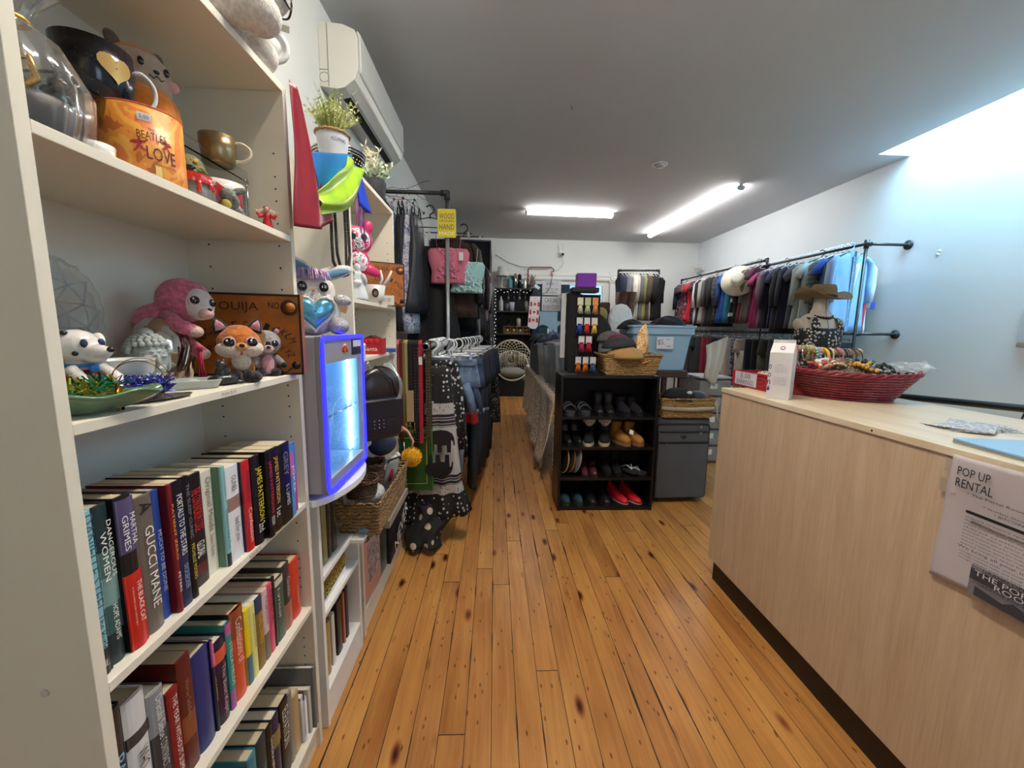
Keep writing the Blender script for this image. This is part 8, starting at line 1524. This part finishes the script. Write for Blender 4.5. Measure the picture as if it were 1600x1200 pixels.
# red woven box with price sign
t = thing('sale_box', 'red woven box with a white handwritten price sign on the counter end', 'box', (1.47, 2.215, CH+.0005), -pi/2); rw_ = wicker('#b81c24', '#6e0c12', 60); rp = mat('#b3222a', .5)
b = B()
for a0, a1, c0, c1 in ((-.17, .17, 0, .006), (-.17, .17, .154, .16), (-.17, -.164, .006, .154), (.164, .17, .006, .154)): b.box(a0, c0, 0, a1, c1, .09)
b.box(-.16, .006, 0, .16, .154, .004); b.obj('woven_sides', rw_, t)
b = B(); b.box(-.172, -.003, .082, .172, .0, .092); b.box(-.172, -.003, 0, .172, 0, .008); b.box(-.172, -.003, .008, -.15, 0, .082); b.obj('red_rim', rp, t)
B().box(-.14, -.006, .01, .06, -.0035, .086).obj('paper_sign', mat('#c9c4cc', .7), t); txt('5.00', .09, .028, frame((-.04, -.0065, .066), (1, 0, 0), (0, 0, 1)), mat('#4a4650'), t); txt('EARRINGS', .15, .026, frame((-.04, -.0065, .03), (1, 0, 0), (0, 0, 1)), mat('#5a5660'), t)
heap('jewellery_pile', 'tangle of earrings and cards inside the red woven box', (1.55, 2.20, CH+.006), (.06, .14, .09), blotch(['#2c2a2c', '#8a7c5c', '#c9c4c0', '#3a3236'], 40, .4), 71, cat='jewellery')
# oat carton
t = thing('drink_carton', 'tall white drink carton with gable folds and purple print', 'carton', (1.40, 1.88, CH+.0005), -.83); cm_ = mat('#cfcac8', .45); w_ = .048; d_ = .04; h_ = .225
b = B(); b.box(-w_, -d_, 0, w_, d_, h_); b.loops([[(-w_, -d_, h_), (w_, -d_, h_), (w_, d_, h_), (-w_, d_, h_)], [(-w_*.96, -.004, h_+.045), (w_*.96, -.004, h_+.045), (w_*.96, .004, h_+.045), (-w_*.96, .004, h_+.045)], [(-w_*.96, -.004, h_+.06), (w_*.96, -.004, h_+.06), (w_*.96, .004, h_+.06), (-w_*.96, .004, h_+.06)]], smooth=False); b.obj('carton_body', cm_, t, bev=.001)
pi_ = mat('#4a4680', .6); CF = lambda x, z_: frame((x, -d_-.0006, z_), (1, 0, 0), (0, 0, 1))
txt('INGREDIENTS', .03, .004, CF(.0, .165), pi_, t)
for k in range(5): txt('oat base water oats', .05, .003, CF(.004, .155-.006*k), pi_, t)
for k in range(7): txt('calcium vitamin d2 riboflavin', .052, .003, CF(.004, .105-.006*k), pi_, t)
for s, zz in (('o', .155), ('o', .115), ('n', .08), ('i', .05)): txt(s, .012, .022, frame((-w_+.007, -d_-.0006, zz), (1, 0, 0), (0, 0, 1)), mat('#2c2a5c', .6), t)
b = B(); b.ring((0, -d_*.62, h_+.022), .009, .0015, 18, 5, rot=(.9, 0, 0)); b.obj('round_seal', pi_, t)
t = thing('red_bin', 'second red plastic basket half hidden behind the white carton', 'basket', (1.60, 2.02, CH+.0005), -.5); B().box(-.09, -.06, 0, .09, .06, .115).obj('basket_body', rw_, t, bev=.01)
# bracelet stands
def stand(loc, rz, w_, h_, label):
    t = thing('bracelet_stand', label, 'jewellery stand', loc, rz); wn = mat('#c2a074', .5); b = B(); b.cyl((-w_/2, 0, h_), (w_/2, 0, h_), .017, n=16); b.ell((-w_/2, 0, h_), .02); b.ell((w_/2, 0, h_), .02); b.obj('bar', wn, t); b = B(); b.cyl((0, 0, 0), (0, 0, h_-.015), .012); b.cyl((0, 0, 0), (0, 0, .012), .06, n=24); b.obj('post', wn, t); return t
def bracelets(loc, rz, w_, h_, specs, where):
    c_, s_ = cos(rz), sin(rz)
    for i, (d, col, r, tk) in enumerate(specs):
        x = -w_/2+w_*(i+.5)/len(specs); t = thing('bracelet', d+' bracelet hanging on the '+where, 'bracelet', (loc[0]+x*c_, loc[1]+x*s_, loc[2]+h_+.018-r), rz+pi/2+R.uniform(-.3, .3), 'bracelets on the '+where); m = mat(col, .25, coat=.3) if isinstance(col, str) else col
        b = B(); n = int(2*pi*r/(tk*1.9))
        if i % 3 == 0: b.ring((0, 0, 0), r, tk, 28, 8, rot=(pi/2, 0, 0), sy=1)
        else: [b.ell((r*cos(2*pi*k/n), 0, r*sin(2*pi*k/n)), tk, 8, 6) for k in range(n)]
        b.obj('ring', m, t)
L1 = (1.86, 2.13, CH); gold = mat('#b8924a', .2, metal=.9)
stand((1.86, 2.13, CH+.0005), -.2, .26, .22, 'wooden T bar bracelet stand behind the red oval basket')
bracelets(L1, -.2, .24, .22, [('orange bangle', '#c87a2c', .04, .005), ('mint bead', '#8ac0a8', .036, .008), ('lilac bead', '#a89ac0', .038, .008), ('yellow bangle', '#d8a41c', .048, .007), ('dark bead', '#3a2c34', .04, .005), ('cream braided', '#c9c0a0', .05, .004), ('wine', '#6a2438', .038, .004), ('pink bead', '#c08a98', .042, .005), ('black bead', '#1c1a20', .046, .005), ('navy cord', '#1c2440', .05, .003), ('plum bead', '#4a2c44', .04, .004), ('black cord', '#141418', .052, .003)], 'wooden T bar stand')
stand((1.66, 2.14, CH+.0005), -.3, .14, .235, 'second bracelet stand behind the white carton')
bracelets((1.66, 2.14, CH), -.3, .12, .235, [('gold link', gold, .04, .006), ('pale gold', mat('#c9b48c', .25, metal=.8), .05, .006), ('copper bead', mat('#a8744a', .3, metal=.7), .045, .006), ('silver chain', mat('#a8a8ac', .2, metal=1), .05, .003), ('green jade', '#8a9a60', .04, .006)], 'second bracelet stand')
# red oval basket heaped with jewellery
ob = (1.765, 1.90, CH+.0005); orz = -.42
t = thing('basket', 'large oval dark red wicker basket heaped with necklaces on the counter', 'basket', ob, orz); rd = mat('#7c1626', .35, coat=.25, var=.15, vs=40)
b = B(); K = 9; H_ = .115
def orr(f): return (.175+.085*f, .105+.06*f)
for k in range(K+1):
    f = k/K; a_, c_ = orr(f); N = 72; b.tube([(a_*cos(q)*(1+.006*cos(24*q+pi*k)), c_*sin(q)*(1+.01*cos(24*q+pi*k)), .006+H_*f+.012*f*cos(q)**2) for q in [2*pi*i/N for i in range(N)]], .0062, 6, closed=True)
b.obj('woven_wall', rd, t)
b = B(); [b.tube([(orr(f)[0]*.985*cos(q), orr(f)[1]*.985*sin(q), .004+H_*f) for f in (0, .33, .66, 1)], .0045, 5) for q in [2*pi*i/24 for i in range(24)]]; b.obj('uprights', rd, t, kind='stuff')
b = B(); 
for ph in (0, 2.1, 4.2): b.tube([(orr(1.06)[0]*cos(q)*(1+.016*cos(13*q+ph)), orr(1.06)[1]*sin(q)*(1+.02*cos(13*q+ph)), .012+H_+.012*cos(q)**2+.008*sin(13*q+ph)) for q in [2*pi*i/110 for i in range(110)]], .0065, 6, closed=True)
b.obj('braided_rim', rd, t); B().loops([[(a_*cos(q), c_*sin(q), z_) for q in [2*pi*i/40 for i in range(40)]] for a_, c_, z_ in ((.17, .1, .004), (.17, .1, .01))]).obj('base', rd, t)
rr = random.Random(21); JC = [('orange red', '#b8482c'), ('black', '#1a181a'), ('brown shell', '#6a4c34'), ('pearl white', '#cfc8c8'), ('green', '#2c5a3c'), ('amber', '#c08a2c'), ('silver', '#8f9094'), ('tan', '#a08460'), ('dark wood', '#2e2018'), ('lilac', '#a08ab0'), ('coral', '#b0584a'), ('bone', '#b8ab8c')]
cz, sz_ = cos(orz), sin(orz)
for i in range(24):
    d, col = JC[i % 12]; u = rr.uniform(-.75, .75); v = rr.uniform(-.6, .6); cx_, cy_ = u*.2, v*.11; hh_ = .10+.075*(1-u*u)*(1-v*v)
    if d == 'pearl white': cx_, cy_, hh_ = -.10+.03*(i > 12), .03, .165
    t = thing('necklace', d+(' bead necklace' if i < 12 else ' stone necklace')+' in the heap inside the red oval basket', 'necklace', (ob[0]+cx_*cz-cy_*sz_, ob[1]+cx_*sz_+cy_*cz, ob[2]+hh_), rr.uniform(0, 3), 'necklaces heaped in the red oval basket'); b = B(); tk = rr.choice((.006, .007, .008, .010)) if d != 'pearl white' else .012; r0 = rr.uniform(.035, .06); n = int(2*pi*r0/(tk*1.6))
    [b.ell((r0*cos(q)*(1+.25*sin(3*q+i)), r0*.8*sin(q), .014*sin(2*q+i)), (tk, tk*rr.uniform(.7, 1.1), tk), 8, 6) for q in [2*pi*k/n for k in range(n)]]
    r1 = r0*.5; [b.ell((r1*cos(q), r1*sin(q), .012+.01*sin(3*q+i)), tk, 8, 6) for q in [2*pi*k/max(5, n//2) for k in range(max(5, n//2))]]; b.obj('beads', mat(col, .3, coat=.3, metal=.7 if d == 'silver' else 0), t, kind='stuff')
heap('jewellery_pile', 'dark tangled layer of costume jewellery filling the red oval basket', (ob[0], ob[1], CH+.055), (.185, .112, .125), blotch(['#2a2220', '#5c4a3a', '#8a7a64', '#1a1618'], 50, .4), 81, orz, cat='jewellery', amp=.05)
t = thing('plastic_bag', 'clear crinkled plastic bag of beads at the right of the red oval basket', 'bag', (ob[0]+.15, ob[1]-.02, CH+.125), -.35, rot=(0, -.15, -.35)); b = B(); b.grid(lambda u, v: (-.06+.24*u, (v-.5)*.16*(1-.2*u), .05*sin(pi*v)*(1-.3*u)+.008*sin(15*u+9*v)+.006*sin(23*v)), 26, 18); b.obj('film', mat('#d3d8dc', .1, trans=.5, alpha=.55, bump=.6, bs=40), t, thick=.001); b = B(); [b.ell((rr.uniform(-.04, .1), rr.uniform(-.05, .05), rr.uniform(0, .02)), .009, 6, 5) for i in range(50)]; b.obj('bead_filling', mat('#8f8680', .4), t, kind='stuff')
t = thing('leaf_hair_clip', 'purple feather hair clip sticking out above the basket', 'hair clip', (1.66, 1.98, CH+.165), rot=(.2, -.35, -.3)); B().prism([(-.05, -.005), (-.02, .012), (.03, .014), (.06, .004), (.03, -.006), (-.02, -.01)], -.002, .002, 'y').obj('feather', mat('#5c3a6c', .4), t)
